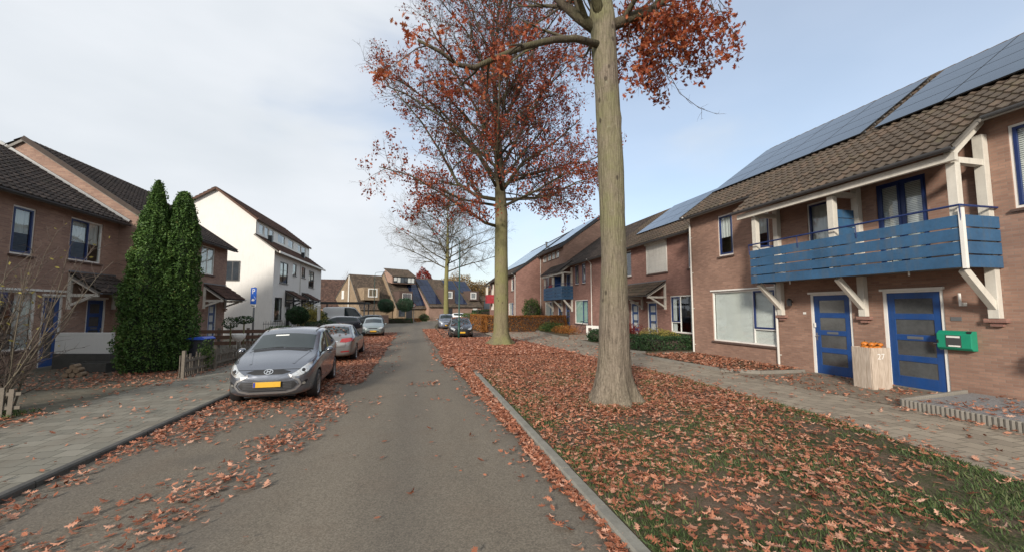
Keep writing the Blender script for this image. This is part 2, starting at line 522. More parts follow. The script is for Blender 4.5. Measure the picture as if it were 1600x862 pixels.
# ------------------------------------------------------------------ building parts (house-local: x along the front, y into the house, z up)
def tiled(name, u0, u1, e, r, mat, parent, tw=0.25, th=0.33, seg=5, thick=0.10, amp=0.030, lift=0.040, under=SOFFIT):
    """a pantiled slope from the eave e=(y,z) up to r=(y,z)"""
    L = math.hypot(r[0] - e[0], r[1] - e[1])
    dy, dz = (r[0] - e[0]) / L, (r[1] - e[1]) / L
    ny, nz = -dz, dy
    if nz < 0: ny, nz = -ny, -nz
    nt = max(1, round((u1 - u0) / tw)); nc = max(1, round(L / th))
    xs = np.linspace(u0, u1, nt * seg + 1)
    ph = (np.arange(nt * seg + 1) % seg) / seg
    wave = amp * (np.cos(ph * 2 * np.pi) * 0.75 + 0.35 * np.cos(ph * 4 * np.pi))
    rows = []; vrow = []
    for j in range(nc):
        for s_, lf in ((0.0, lift), (1.0, 0.0)):
            rows.append((L * (j + s_) / nc, lf)); vrow.append(j)
    M = MB(); nx = len(xs)
    for (s_, lf) in rows:
        for i in range(nx):
            h = wave[i] + lf
            M.v.append((xs[i], e[0] + dy * s_ + ny * h, e[1] + dz * s_ + nz * h))
    uv = []
    for q in range(len(rows) - 1):
        j = vrow[q]
        for i in range(nx - 1):
            a = q * nx + i
            M.f.append((a, a + 1, a + nx + 1, a + nx)); M.mi.append(0)
            uu = (i // seg) + 0.5
            jj = (j if q % 2 == 0 else j + 1) + 0.5
            uv += [(uu, jj)] * 4
    # first lip
    b = len(M.v)
    for i in range(nx):
        M.v.append((xs[i], e[0] - ny * 0.03, e[1] - nz * 0.03))
    for i in range(nx - 1):
        M.f.append((b + i, b + i + 1, i + 1, i)); M.mi.append(0); uv += [(i // seg + 0.5, 0.5)] * 4
    # slab below
    n0 = len(M.f)
    c = 0.034
    t0 = (e[0] - ny * c, e[1] - nz * c); t1 = (r[0] - ny * c, r[1] - nz * c)
    b0 = (e[0] - ny * (c + thick), e[1] - nz * (c + thick)); b1 = (r[0] - ny * (c + thick), r[1] - nz * (c + thick))
    M.k = 1
    M.prism([t0, t1, b1, b0], u0 + 0.005, u1 - 0.005)
    for f in M.f[n0:]: uv += [(0.5, 0.5)] * len(f)
    M.uv = uv
    return M.build(name, [mat, under], parent)

def wall_face(M, u0, u1, z0, z1, ops, y=0.0, rev=0.14):
    us = sorted({u0, u1, *[o[0] for o in ops], *[o[1] for o in ops]})
    zs = sorted({z0, z1, *[o[2] for o in ops], *[o[3] for o in ops]})
    us = [u for u in us if u0 <= u <= u1]; zs = [z for z in zs if z0 <= z <= z1]
    for a, b in zip(us, us[1:]):
        run = None
        for c, d in zip(zs, zs[1:]):
            um, zm = (a + b) / 2, (c + d) / 2
            if any(o[0] < um < o[1] and o[2] < zm < o[3] for o in ops): continue
            M.quad((a, y, c), (b, y, c), (b, y, d), (a, y, d))
    for o in ops:
        a, b, c, d = o[:4]
        M.quad((a, y, c), (a, y + rev, c), (a, y + rev, d), (a, y, d))
        M.quad((b, y, c), (b, y, d), (b, y + rev, d), (b, y + rev, c))
        M.quad((a, y, c), (b, y, c), (b, y + rev, c), (a, y + rev, c))
        M.quad((a, y, d), (a, y + rev, d), (b, y + rev, d), (b, y, d))

def window(root, u0, u1, z0, z1, panes=None, back=None, frame=WFRAME, sash=BLUE_DK, y=0.0, sill=True, detail=True, fw=0.06, glass=None, sillmat=None, slat=0.045):
    """panes: list of (fu0, fu1, fz0, fz1, 's'|'f') in fractions of the opening"""
    panes = panes or [(0, 1, 0, 1, 'f')]
    glass = glass or GLASS
    F = MB()
    ya, yb = y + 0.035, y + 0.10
    F.box(u0, u0 + fw, ya, yb, z0, z1); F.box(u1 - fw, u1, ya, yb, z0, z1)
    F.box(u0 + fw, u1 - fw, ya, yb, z0, z0 + fw); F.box(u0 + fw, u1 - fw, ya, yb, z1 - fw, z1)
    W, H = u1 - u0, z1 - z0
    hs = 0.022
    for (a, b, c, d, k) in panes:       # mullions
        if b < 0.999: F.box(u0 + W * b - hs, u0 + W * b + hs, ya + 0.003, yb - 0.003, max(z0 + H * c, z0 + fw), min(z0 + H * d, z1 - fw))
        if d < 0.999: F.box(max(u0 + W * a, u0 + fw), min(u0 + W * b, u1 - fw), ya + 0.006, yb - 0.006, z0 + H * d - hs, z0 + H * d + hs)
    fo = F.build('window', frame, root)
    for (a, b, c, d, k) in panes:
        p0 = u0 + (W * a + hs if a > 0.001 else fw); p1 = u0 + (W * b - hs if b < 0.999 else W - fw)
        q0 = z0 + (H * c + hs if c > 0.001 else fw); q1 = z0 + (H * d - hs if d < 0.999 else H - fw)
        if k == 's':
            S = MB(); t = 0.055
            y0_, y1_ = y + 0.02, y + 0.075
            S.box(p0, p0 + t, y0_, y1_, q0, q1); S.box(p1 - t, p1, y0_, y1_, q0, q1)
            S.box(p0 + t, p1 - t, y0_, y1_, q0, q0 + t); S.box(p0 + t, p1 - t, y0_, y1_, q1 - t, q1)
            S.build('sash', sash, fo)
            p0 += t; p1 -= t; q0 += t; q1 -= t
        G_ = MB(); G_.quad((p0, y + 0.062, q0), (p1, y + 0.062, q0), (p1, y + 0.062, q1), (p0, y + 0.062, q1))
        G_.build('pane', glass, fo)
    if back == 'blind':
        B = MB(); z = z1 - fw - 0.03
        while z > z0 + fw:
            B.quad((u0 + fw + 0.01, y + 0.112, z - slat * 0.86), (u1 - fw - 0.01, y + 0.112, z - slat * 0.86), (u1 - fw - 0.01, y + 0.128, z), (u0 + fw + 0.01, y + 0.128, z))
            z -= slat
        B.box(u0 + fw, u1 - fw, y + 0.108, y + 0.138, z1 - fw - 0.03, z1 - fw)
        B.build('blind', BLIND, fo)
    elif back in ('curtain', 'green', 'halfblind'):
        B = MB()
        n = max(6, int(W / 0.05))
        zt, zb_ = z1 - fw, z0 + fw
        if back == 'halfblind': zb_ = z0 + H * 0.45
        for i in range(n):
            a = u0 + fw + (W - 2 * fw) * i / n; b = u0 + fw + (W - 2 * fw) * (i + 1) / n
            ya_, yb_ = y + 0.125 + 0.018 * math.sin(i * 1.7), y + 0.125 + 0.018 * math.sin((i + 1) * 1.7)
            B.quad((a, ya_, zb_), (b, yb_, zb_), (b, yb_, zt), (a, ya_, zt))
        B.build('curtain', CURT_G if back == 'green' else CURT, fo)
    elif back == 'sides':
        B = MB()
        for s0, s1 in ((u0 + fw, u0 + fw + W * 0.17), (u1 - fw - W * 0.17, u1 - fw)):
            for i in range(6):
                a = s0 + (s1 - s0) * i / 6; b = s0 + (s1 - s0) * (i + 1) / 6
                B.quad((a, y + 0.13 + 0.03 * (i % 2), z0 + fw), (b, y + 0.13 + 0.03 * ((i + 1) % 2), z0 + fw), (b, y + 0.13 + 0.03 * ((i + 1) % 2), z1 - fw), (a, y + 0.13 + 0.03 * (i % 2), z1 - fw))
        B.build('curtain', CURT, fo)
    if sill:
        S = MB()
        S.prism([(y - 0.07, z0 - 0.075), (y + 0.034, z0 - 0.075), (y + 0.034, z0 - 0.002), (y - 0.07, z0 - 0.03)], u0 - 0.05, u1 + 0.05)
        S.build('sill', sillmat or SILL, fo)
    return fo

def door(root, u0, u1, z0, z1, y=0.0, lights=4, leaf=BLUE, frame=WFRAME, hinge_right=True, glass=FROST, panel=None):
    F = MB(); fw = 0.075
    F.box(u0, u0 + fw, y + 0.02, y + 0.11, z0, z1); F.box(u1 - fw, u1, y + 0.02, y + 0.11, z0, z1)
    F.box(u0 + fw, u1 - fw, y + 0.02, y + 0.11, z1 - fw, z1)
    F.box(u0 - 0.04, u1 + 0.04, y - 0.05, y + 0.018, z1 - 0.03, z1 + 0.03)
    D = MB(); a, b = u0 + fw + 0.004, u1 - fw - 0.004; t, h = z0 + 0.045, z1 - fw - 0.004
    st = 0.165; y0_, y1_ = y + 0.045, y + 0.09
    D.box(a, a + st, y0_, y1_, t, h); D.box(b - st, b, y0_, y1_, t, h)
    rail = 0.15; H = h - t; bot = 0.27
    gh = (H - bot - rail * lights) / lights
    z = t
    D.box(a + st, b - st, y0_, y1_, z, z + bot); z += bot
    rects = []
    for i in range(lights):
        rects.append((z, z + gh)); z += gh
        D.box(a + st, b - st, y0_, y1_, z, z + rail if i < lights - 1 else h); z += rail
    do = D.build('door', leaf, root, bevel=0.006)
    F.build('frame', frame, do)
    for c, d in rects:
        G_ = MB(); G_.box(a + st, b - st, y + 0.062, y + 0.07, c, d); G_.build('pane', glass, do)
    hx = b - 0.055 if hinge_right else a + 0.055
    Hd = MB(); zz = t + H * 0.47
    Hd.box(hx - 0.022, hx + 0.022, y0_ - 0.012, y0_ - 0.001, zz - 0.11, zz + 0.12)
    Hd.tube([(hx, y0_ - 0.012, zz + 0.03), (hx, y0_ - 0.05, zz + 0.03), (hx + (-0.12 if hinge_right else 0.12), y0_ - 0.052, zz + 0.03)], 0.010, 6)
    Hd.build('handle', STEEL, do)
    if lights == 4:
        L_ = MB(); m = (a + b) / 2; zl = rects[1][1] + rail / 2
        L_.box(m - 0.17, m + 0.17, y0_ - 0.010, y0_ - 0.001, zl - 0.035, zl + 0.035)
        L_.box(m - 0.12, m + 0.12, y0_ - 0.016, y0_ - 0.0105, zl - 0.016, zl + 0.016)
        L_.build('letter_slot', ZINC, do)
    S = MB(); S.box(u0, u1, y - 0.02, y + 0.12, z0 - 0.06, z0 + 0.043); S.build('doorstep', STONE, do)
    return do

def solar_grid(parent, u0, u1, P0, P1, cols, rows, mat=SOLAR, off=0.13, gap=0.035, frame=True):
    """panels on the slope from P0=(y,z) to P1"""
    L = math.hypot(P1[0] - P0[0], P1[1] - P0[1])
    dy, dz = (P1[0] - P0[0]) / L, (P1[1] - P0[1]) / L
    ny, nz = -dz, dy
    if nz < 0: ny, nz = -ny, -nz
    cw, rh = (u1 - u0) / cols, L / rows
    for i in range(cols):
        for j in range(rows):
            M = MB(); a, b = u0 + cw * i + gap / 2, u0 + cw * (i + 1) - gap / 2
            s0, s1 = rh * j + gap / 2, rh * (j + 1) - gap / 2
            def pt(u, s, h): return (u, P0[0] + dy * s + ny * h, P0[1] + dz * s + nz * h)
            o_ = off; t = 0.035
            c = [pt(a, s0, o_), pt(b, s0, o_), pt(b, s1, o_), pt(a, s1, o_), pt(a, s0, o_ - t), pt(b, s0, o_ - t), pt(b, s1, o_ - t), pt(a, s1, o_ - t)]
            M.v = c
            M.f = [(0, 1, 2, 3), (7, 6, 5, 4), (0, 4, 5, 1), (1, 5, 6, 2), (2, 6, 7, 3), (3, 7, 4, 0)]
            M.mi = [0, 1, 1, 1, 1, 1]
            M.uv = [(0, 0), (10, 0), (10, 6), (0, 6)] + [(0.5, 0.5)] * 20
            M.build('solar_panel', [mat, BLACK], parent)
    # rails
    M = MB()
    for j in range(rows * 2):
        s = rh * (j + 0.5) / 2
        M.beam((u0, P0[0] + dy * s + ny * (off - 0.07), P0[1] + dz * s + nz * (off - 0.07)), (u1, P0[0] + dy * s + ny * (off - 0.07), P0[1] + dz * s + nz * (off - 0.07)), 0.04, 0.05, (0, ny, nz))
    M.build('mounting_rail', ZINC, parent)

def gutter(parent, u0, u1, y, z, r=0.07, mat=None, name='gutter'):
    M = MB(); n = 8; prof = []
    for k in range(n + 1):
        a = math.pi + math.pi * k / n
        prof.append((y + r * math.cos(a), z + r * math.sin(a)))
    inner = [(y + (r - 0.01) * math.cos(math.pi + math.pi * k / n), z + (r - 0.01) * math.sin(math.pi + math.pi * k / n)) for k in range(n + 1)]
    M.prism(prof + inner[::-1], u0, u1)
    return M.build(name, mat or GUTTER, parent)

def downpipe(root, u, z0, z1, y=-0.07, mat=None, jog=True, r=0.04, eave=-0.35):
    M = MB()
    pts = [(u, y, z0), (u, y, z1 - 0.35)]
    if jog: pts += [(u, y - 0.02, z1 - 0.28), (u, eave, z1 + 0.02)]
    else: pts += [(u, y, z1)]
    M.tube(pts, r, 10)
    for z in np.arange(z0 + 0.5, z1 - 0.4, 1.6):
        M.box(u - 0.055, u + 0.055, y + 0.02, y + 0.068, z - 0.015, z + 0.015)
    return M.build('downpipe', mat or PIPE, root, smooth=False)

def brick_shell(root, u0, u1, zt, ops, depth, ridge, mat, gables=(True, True), back_e=None, z0=-0.1, name='wall', extra=None, gable_mat=None):
    """front, gable ends and back of a house; ridge=(y,z), zt = wall top at the front"""
    M = MB()
    wall_face(M, u0, u1, z0, zt, ops)
    be = back_e if back_e is not None else zt
    poly = extra or [(0, z0), (0, zt), (ridge[0], ridge[1]), (depth, be), (depth, z0)]
    t = 0.12
    for side, on in zip((0, 1), gables):
        if not on: continue
        a, b = ((u0, u0 + t) if side == 0 else (u1 - t, u1))
        # start 3 mm behind the front face
        pp = [(max(p[0], 0.003), p[1]) for p in poly]
        M.prism(pp, a, b)
    M.box(u0 + 0.13, u1 - 0.13, depth - 0.2, depth - 0.01, z0, be - 0.02)
    o = M.build(name, mat, root)
    return o

def truss(M, u, yf, zf, zt, zb, w=0.10, zmid=None):
    """triangular white canopy bracket against the wall at y=0: post zb..zt, top rafter to (yf,zf), tie, strut"""
    M.box(u - w / 2, u + w / 2, -w - 0.001, -0.001, zb, zt)
    M.beam((u, -w * 0.5, zt - 0.06), (u, yf + 0.02, zf + 0.02), w * 0.9, w * 1.1, (0, 0, 1))
    M.beam((u, -w, zf - 0.06), (u, yf, zf - 0.06), w * 0.96, w * 1.1)
    M.beam((u, -w * 0.6, zb + 0.12), (u, yf + 0.22, zf - 0.1), w * 0.85, w * 0.9)

def corbel(M, u, z, w=0.30):
    M.box(u - w / 2, u + w / 2, -0.13, -0.001, z - 0.085, z)
    M.box(u - w * 0.27, u + w * 0.27, -0.085, -0.001, z - 0.17, z - 0.087)

def canopy(root, u0, u1, yf, zf, zt, tiles, trusses, zb, cor=True, soff=SOFFIT, seg=4, tim=None, brick=None, near=None):
    r = tiled('canopy_roof', u0, u1, (yf - 0.08, zf + 0.03), (-0.005, zt + 0.07), tiles, root, seg=seg, thick=0.05, under=soff)
    gutter(r, u0, u1, yf - 0.13, zf + 0.0, 0.05)
    M = MB()
    M.box(u0, u1, -0.03, -0.002, zt + 0.10, zt + 0.16)
    M.build('flashing', ZINC, r)
    for u in trusses:
        M = MB(); truss(M, u, yf, zf - 0.03, zt - 0.03, zb)
        o = M.build('bracket', tim or TIMBER, root)
        if cor:
            K = MB(); corbel(K, u, zb - 0.002); K.build('corbel', brick or BRICK_R, o)
    return r
# ================================================================== the near brick house on the right (front at X = 12.2)
def rowU(Y0): return lambda Y: Y0 - Y

def sash_left(f=0.34, hz=0.30):
    """blue opening sash over a small fixed light, next to one wide fixed pane"""
    return [(0, f, 0, hz, 'f'), (0, f, hz, 1, 's'), (f, 1, 0, 1, 'f')]
def sash_right(f=0.66, hz=0.30):
    return [(0, f, 0, 1, 'f'), (f, 1, 0, hz, 'f'), (f, 1, hz, 1, 's')]

A = thing('brick_house', 'near brick house with a long blue balcony over two blue front doors', 'house', (12.2, 6.0, 0), R(-90), 'brick terraced houses on the right side')
u = rowU(6.0)
a_ops = []
def A_op(Y0, Y1, z0, z1):
    o = (u(max(Y0, Y1)), u(min(Y0, Y1)), z0, z1); a_ops.append(o); return o
o = A_op(7.26, 8.58, 0.04, 2.56); door(A, *o, hinge_right=True)
o = A_op(9.40, 10.68, 0.04, 2.56); door(A, *o, hinge_right=False)
o = A_op(12.00, 15.17, 0.76, 2.80); window(A, *o, panes=sash_right(0.68, 0.28), back='blind'); 
o = A_op(13.84, 14.66, 4.24, 5.93); window(A, *o, panes=[(0, 1, 0, 1, 's')], back='halfblind')
o = A_op(4.60, 5.92, 4.16, 5.95); window(A, *o, panes=[(0, 0.5, 0, 1, 's'), (0.5, 1, 0, 1, 'f')], back='blind')
o = A_op(2.9, 5.74, 0.76, 2.80); window(A, *o, panes=sash_left(0.34, 0.28), back='blind')
o = A_op(-1.2, 0.3, 4.16, 5.95); window(A, *o, panes=[(0, 0.5, 0, 1, 's'), (0.5, 1, 0, 1, 'f')], back='blind')
o = A_op(-0.2, 1.1, 0.04, 2.56); door(A, *o)
o = A_op(7.42, 8.56, 3.10, 5.42); window(A, *o, panes=[(0, 0.5, 0, 1, 's'), (0.5, 1, 0, 1, 's')], back='blind', frame=BLUE_DK, sill=False)
o = A_op(9.62, 10.62, 3.10, 5.42); window(A, *o, panes=[(0, 1, 0.36, 1, 's'), (0, 1, 0, 0.36, 's')], back='halfblind', sill=False)
o = A_op(12.10, 12.85, 4.24, 5.55); window(A, *o, panes=[(0, 1, 0, 1, 's')], back='halfblind')
brick_shell(A, u(16.45), u(-8.0), 6.36, a_ops, 9.6, (4.7, 9.62), BRICK_R, back_e=6.2)
M = MB()      # lintel strip over the big window
for (Ya, Yb) in ((11.95, 15.22), (2.85, 5.8)):
    M.box(u(Yb), u(Ya), -0.05, -0.001, 2.805, 2.86)
M.build('drip_strip', WFRAME, A)
SL = 0.72
def zA(X): return 6.22 + SL * (X - 11.8)
roof = tiled('roof', u(16.55), u(-8.1), (-0.40, zA(11.8)), (4.7, zA(16.9)), TILE_BROWN, A, seg=6)
tiled('roof', u(16.55), u(-8.1), (9.9, 6.1), (4.71, zA(16.9)), TILE_BROWN, A, seg=4)
M = MB()
for k, Y in enumerate(np.arange(-8.0, 16.4, 0.40)):
    M.tube([(u(Y), 4.7, zA(16.9) - 0.02), (u(Y + 0.42), 4.7, zA(16.9) - 0.02)], [0.13, 0.115], 10)
M.build('ridge_tiles', TILE_BROWN, roof)
M = MB()
M.beam((u(16.58), -0.42, zA(11.8) - 0.02), (u(16.58), 4.7, zA(16.9) - 0.02), 0.06, 0.16, (0, 0, 1))
M.build('verge_board', DFRAME, roof)
gutter(roof, u(16.55), u(12.35), -0.47, zA(11.8) - 0.05)
gutter(roof, u(6.05), u(-8.0), -0.47, zA(11.8) - 0.05)
for (ya, yb, n) in ((9.72, 16.42, 4), (2.55, 9.34, 4), (-6.9, -0.2, 4)):
    solar_grid(roof, u(yb), u(ya), (1.28, zA(13.48)), (4.52, zA(16.72)), n, 4)
# canopy of the roof over the balcony
cr = tiled('balcony_roof', u(12.30), u(6.12), (-1.28, 5.47), (-0.10, 6.44), TILE_BROWN, A, seg=6, thick=0.05)
gutter(cr, u(12.32), u(6.08), -1.35, 5.45, 0.075)
M = MB()
M.box(u(12.25), u(6.15), -1.20, -1.10, 5.20, 5.37)            # front beam
M.build('fascia', TIMBER, cr)
# balcony
yF = -1.08
bal = MB(); bal.box(u(11.78), u(6.22), yF + 0.05, -0.002, 2.97, 3.10)
bal = bal.build('balcony', SOFFIT, A)
for (za, zb) in ((2.93, 3.185), (3.215, 3.47), (3.50, 3.755), (3.785, 4.04)):
    M = MB(); M.box(u(11.84), u(6.20), yF - 0.03, yF - 0.002, za, zb); M.build('board', BOARD, bal, bevel=0.004)
    M = MB(); M.box(u(6.198), u(6.17), yF + 0.01, -0.004, za, zb); M.build('board', BOARD, bal, bevel=0.004)
    M = MB(); M.box(u(11.87), u(11.842), yF + 0.01, -0.004, za, zb); M.build('board', BOARD, bal, bevel=0.004)
M = MB()
M.tube([(u(11.84), -0.02, 4.24), (u(11.84), yF - 0.06, 4.24), (u(6.18), yF - 0.06, 4.24), (u(6.18), -0.02, 4.24)], 0.024, 8)
for Y in (11.84, 10.0, 8.3, 6.18):
    M.tube([(u(Y), yF - 0.045, 3.9), (u(Y), yF - 0.06, 4.24)], 0.012, 6)
M.build('handrail', BLUE_DK, bal)
M = MB()
M.prism([(u(6.215), yF - 0.055), (u(6.150), yF - 0.055), (u(6.150), yF + 0.03), (u(6.166), yF + 0.03), (u(6.166), yF - 0.033), (u(6.215), yF - 0.033)], 2.90, 4.18, 'z')
M.build('corner_strip', WFRAME, bal)
for Y in (7.35, 10.55):
    M = MB(); M.tube([(u(Y), yF + 0.2, 2.97), (u(Y), yF + 0.2, 2.84)], 0.018, 6); M.build('drain_spout', WFRAME, bal)
# inner white uprights that show through the gaps between the boards
for Y in (11.7, 10.55, 9.05, 7.6, 6.32):
    M = MB(); M.box(u(Y + 0.05), u(Y - 0.05), yF, yF + 0.045, 2.93, 4.02); M.build('stanchion', TIMBER, bal)
# timber posts, wall posts, brackets
for Y in (11.70, 9.02, 6.33):
    M = MB(); M.box(u(Y + 0.085), u(Y - 0.085), yF + 0.046, yF + 0.20, 3.10, 5.20); M.build('post', TIMBER, bal, bevel=0.006)
    M = MB(); M.box(u(Y + 0.09), u(Y - 0.09), -0.16, -0.003, 3.10, 5.9 if Y < 7 else 5.6); M.build('post', TIMBER, bal, bevel=0.006)
    M = MB()
    M.box(u(Y + 0.09), u(Y - 0.09), -0.15, -0.003, 1.86, 2.965)
    M.beam((u(Y), yF + 0.16, 2.90), (u(Y), -0.10, 2.10), 0.12, 0.15)
    b_ = M.build('bracket', TIMBER, bal, bevel=0.006)
    K = MB(); corbel(K, u(Y), 1.857, 0.36); K.build('corbel', BRICK_RED, bal)
    M = MB(); M.box(u(Y + 0.07), u(Y - 0.07), yF + 0.19, -0.155, 5.20, 5.33); M.build('tie_beam', TIMBER, bal)
M = MB()
M.beam((u(6.33), yF + 0.02, 5.36), (u(6.33), -0.03, 6.24), 0.13, 0.15)
M.build('rafter', TIMBER, bal)
M = MB()
for k in range(4):
    M.box(u(9.0) - 0.018, u(9.0) + 0.018, -0.95 + 0.0, -0.25, 3.85 + k * 0.25, 4.08 + k * 0.25)
M.build('privacy_screen', BOARD, bal)
downpipe(A, u(11.90), 0.0, 2.95, jog=False, r=0.04)
downpipe(A, u(16.38), 0.0, zA(11.8), eave=-0.45)
# wall lamps, number plates
M = MB(); M.tube([(u(6.9), -0.003, 2.18), (u(6.9), -0.09, 2.20)], 0.03, 8); M.box(u(6.9) - 0.07, u(6.9) + 0.07, -0.02, -0.003, 2.13, 2.21)
M.tube([(u(6.9), -0.09, 2.14), (u(6.905), -0.09, 2.42)], 0.026, 8); M.build('wall_lamp', WFRAME, A)
M = MB(); M.tube([(u(11.3), -0.003, 2.30), (u(11.3), -0.12, 2.36)], 0.02, 6); M.lathe([(0.02, 2.42), (0.08, 2.36), (0.07, 2.18), (0.03, 2.16)], (u(11.3), -0.15), 8)
M.build('wall_lamp', DFRAME, A)
M = MB(); M.box(u(7.05) - 0.10, u(7.05) + 0.10, -0.012, -0.002, 1.79, 1.88); M.build('name_plate', ZINC, A)
M = MB(); M.box(u(10.89) - 0.05, u(10.89) + 0.05, -0.012, -0.002, 1.90, 1.97); M.build('number_plate', WFRAME, A)
M = MB(); M.box(u(10.56) - 0.02, u(10.56) + 0.02, -0.016, 0.018, 1.50, 1.64); M.build('doorbell', WFRAME, A)

# ================================================================== set-back terrace (front at X = 13.5)
def zB(X): return 6.02 + SL * (X - 13.1)
B1 = thing('brick_house', 'set-back brick house with a closed white roller shutter above a tiled door canopy', 'house', (13.5, 20.0, 0), R(-90), 'brick terraced houses on the right side')
u = rowU(20.0); ops = []
def op(Y0, Y1, z0, z1):
    o = (u(max(Y0, Y1)), u(min(Y0, Y1)), z0, z1); ops.append(o); return o
o = op(18.15, 20.1, 0.82, 2.80); window(B1, *o, panes=sash_left(0.42, 0.28), back='sides', fw=0.07)
o = op(21.42, 22.42, 0.05, 2.5); door(B1, *o, glass=CURT)
o = op(23.45, 24.42, 0.05, 2.5); door(B1, *o, glass=CURT)
o = op(24.25, 25.25, 4.20, 5.90); window(B1, *o, panes=[(0, 1, 0, 1, 'f')], back='sides')
o = op(17.55, 18.45, 4.15, 5.95); window(B1, *o, panes=[(0, 1, 0, 1, 's')], back='sides')
o = op(20.25, 22.35, 4.15, 6.0); w = window(B1, *o, back='blind')
M = MB()
M.box(o[0] - 0.02, o[1] + 0.02, -0.16, -0.002, 5.86, 6.06)
M.box(o[0], o[0] + 0.06, -0.05, -0.002, 4.15, 5.86); M.box(o[1] - 0.06, o[1], -0.05, -0.002, 4.15, 5.86)
z = 4.17
while z < 5.84:
    M.prism([(-0.03, z), (-0.022, z), (-0.022, z + 0.05), (-0.03, z + 0.045), (-0.036, z + 0.025)], o[0] + 0.06, o[1] - 0.06); z += 0.052
M.build('roller_shutter', PIPE, w)
brick_shell(B1, u(27.2), u(16.3), 6.15, ops, 8.8, (4.2, 9.30), BRICK_RED, back_e=6.1)
r1 = tiled('roof', u(27.2), u(16.62), (-0.40, 6.02), (4.2, 6.02 + SL * 4.6), TILE_BROWN, B1, seg=5)
tiled('roof', u(27.2), u(16.62), (9.1, 6.0), (4.21, 6.02 + SL * 4.6), TILE_BROWN, B1, seg=3)
gutter(r1, u(27.2), u(16.62), -0.47, 5.97)
solar_grid(r1, u(25.2), u(16.8), (1.0, zB(14.5)), (4.05, zB(17.55)), 5, 3, SOLAR)
canopy(B1, u(25.4), u(20.42), -1.15, 2.82, 3.55, TILE_BROWN, (u(20.50), u(22.95), u(25.3)), 2.06, brick=BRICK_RED)

B2 = thing('brick_house', 'set-back brick house with two narrow upper windows and a green curtained ground window', 'house', (13.5, 32.0, 0), R(-90), 'brick terraced houses on the right side')
u = rowU(32.0); ops = []
o = op(31.80, 32.58, 4.25, 5.92); window(B2, *o, panes=[(0, 1, 0, 1, 's')], back='sides')
o = op(33.30, 34.15, 4.25, 5.92); window(B2, *o, panes=[(0, 1, 0, 1, 's')], back='sides')
o = op(31.40, 34.25, 0.85, 2.88); window(B2, *o, panes=sash_right(0.62, 0.0001), back='green', fw=0.08)
o = op(27.4, 29.0, 0.85, 2.85); window(B2, *o, panes=sash_left(), back='sides')
o = op(35.55, 36.65, 0.05, 2.65); door(B2, *o)
o = op(35.4, 36.4, 3.1, 5.3); door(B2, *o, lights=2)
brick_shell(B2, u(37.1), u(27.2), 6.15, ops, 8.8, (4.2, 9.30), BRICK_RED, back_e=6.1, gables=(False, True))
r2 = tiled('roof', u(37.08), u(27.2), (-0.40, 6.02), (4.2, 6.02 + SL * 4.6), TILE_DARK, B2, seg=4)
tiled('roof', u(37.08), u(27.2), (9.1, 6.0), (4.21, 6.02 + SL * 4.6), TILE_DARK, B2, seg=3)
gutter(r2, u(34.8), u(27.2), -0.47, 5.97)
downpipe(B2, u(30.5), 0.3, 6.02, eave=-0.45)

B3 = thing('brick_house', 'tall brick house with four small top windows, a boxed blue balcony and a solar roof', 'house', (13.5, 41.0, 0), R(-90), 'brick terraced houses on the right side')
u = rowU(41.0); ops = []
for a_, b_ in ((38.38, 39.30), (39.62, 40.58), (40.95, 41.95), (42.5, 43.65)):
    o = op(a_, b_, 7.22, 7.90); window(B3, *o, panes=[(0, 1, 0, 1, 'f')], back='curtain')
o = op(40.30, 43.0, 0.85, 2.88); window(B3, *o, panes=sash_right(0.62, 0.0001), back='curtain')
o = op(37.6, 38.8, 0.05, 2.65); door(B3, *o)
o = op(37.9, 39.3, 3.1, 5.4); door(B3, *o, lights=2)
o = op(40.9, 42.6, 4.2, 5.8); window(B3, *o, panes=sash_left(0.4, 0.001), back='sides')
brick_shell(B3, u(44.6), u(37.1), 8.15, ops, 8.8, (4.4, 11.25), BRICK_R, back_e=8.2)
r3 = tiled('roof', u(44.6), u(36.98), (-0.40, 8.05), (4.4, 8.05 + SL * 4.8), TILE_DARK, B3, seg=3)
tiled('roof', u(44.6), u(36.98), (9.2, 8.0), (4.41, 8.05 + SL * 4.8), TILE_DARK, B3, seg=3)
gutter(r3, u(44.5), u(37.0), -0.47, 8.0)
M = MB(); M.beam((u(36.96), -0.42, 8.03), (u(36.96), 4.4, 8.03 + SL * 4.82), 0.05, 0.2); M.build('verge_board', DFRAME, r3)
solar_grid(r3, u(44.4), u(37.3), (0.3, 8.05 + SL * 0.7), (4.2, 8.05 + SL * 4.6), 4, 3)
downpipe(B3, u(44.45), 0.3, 8.05, eave=-0.45)
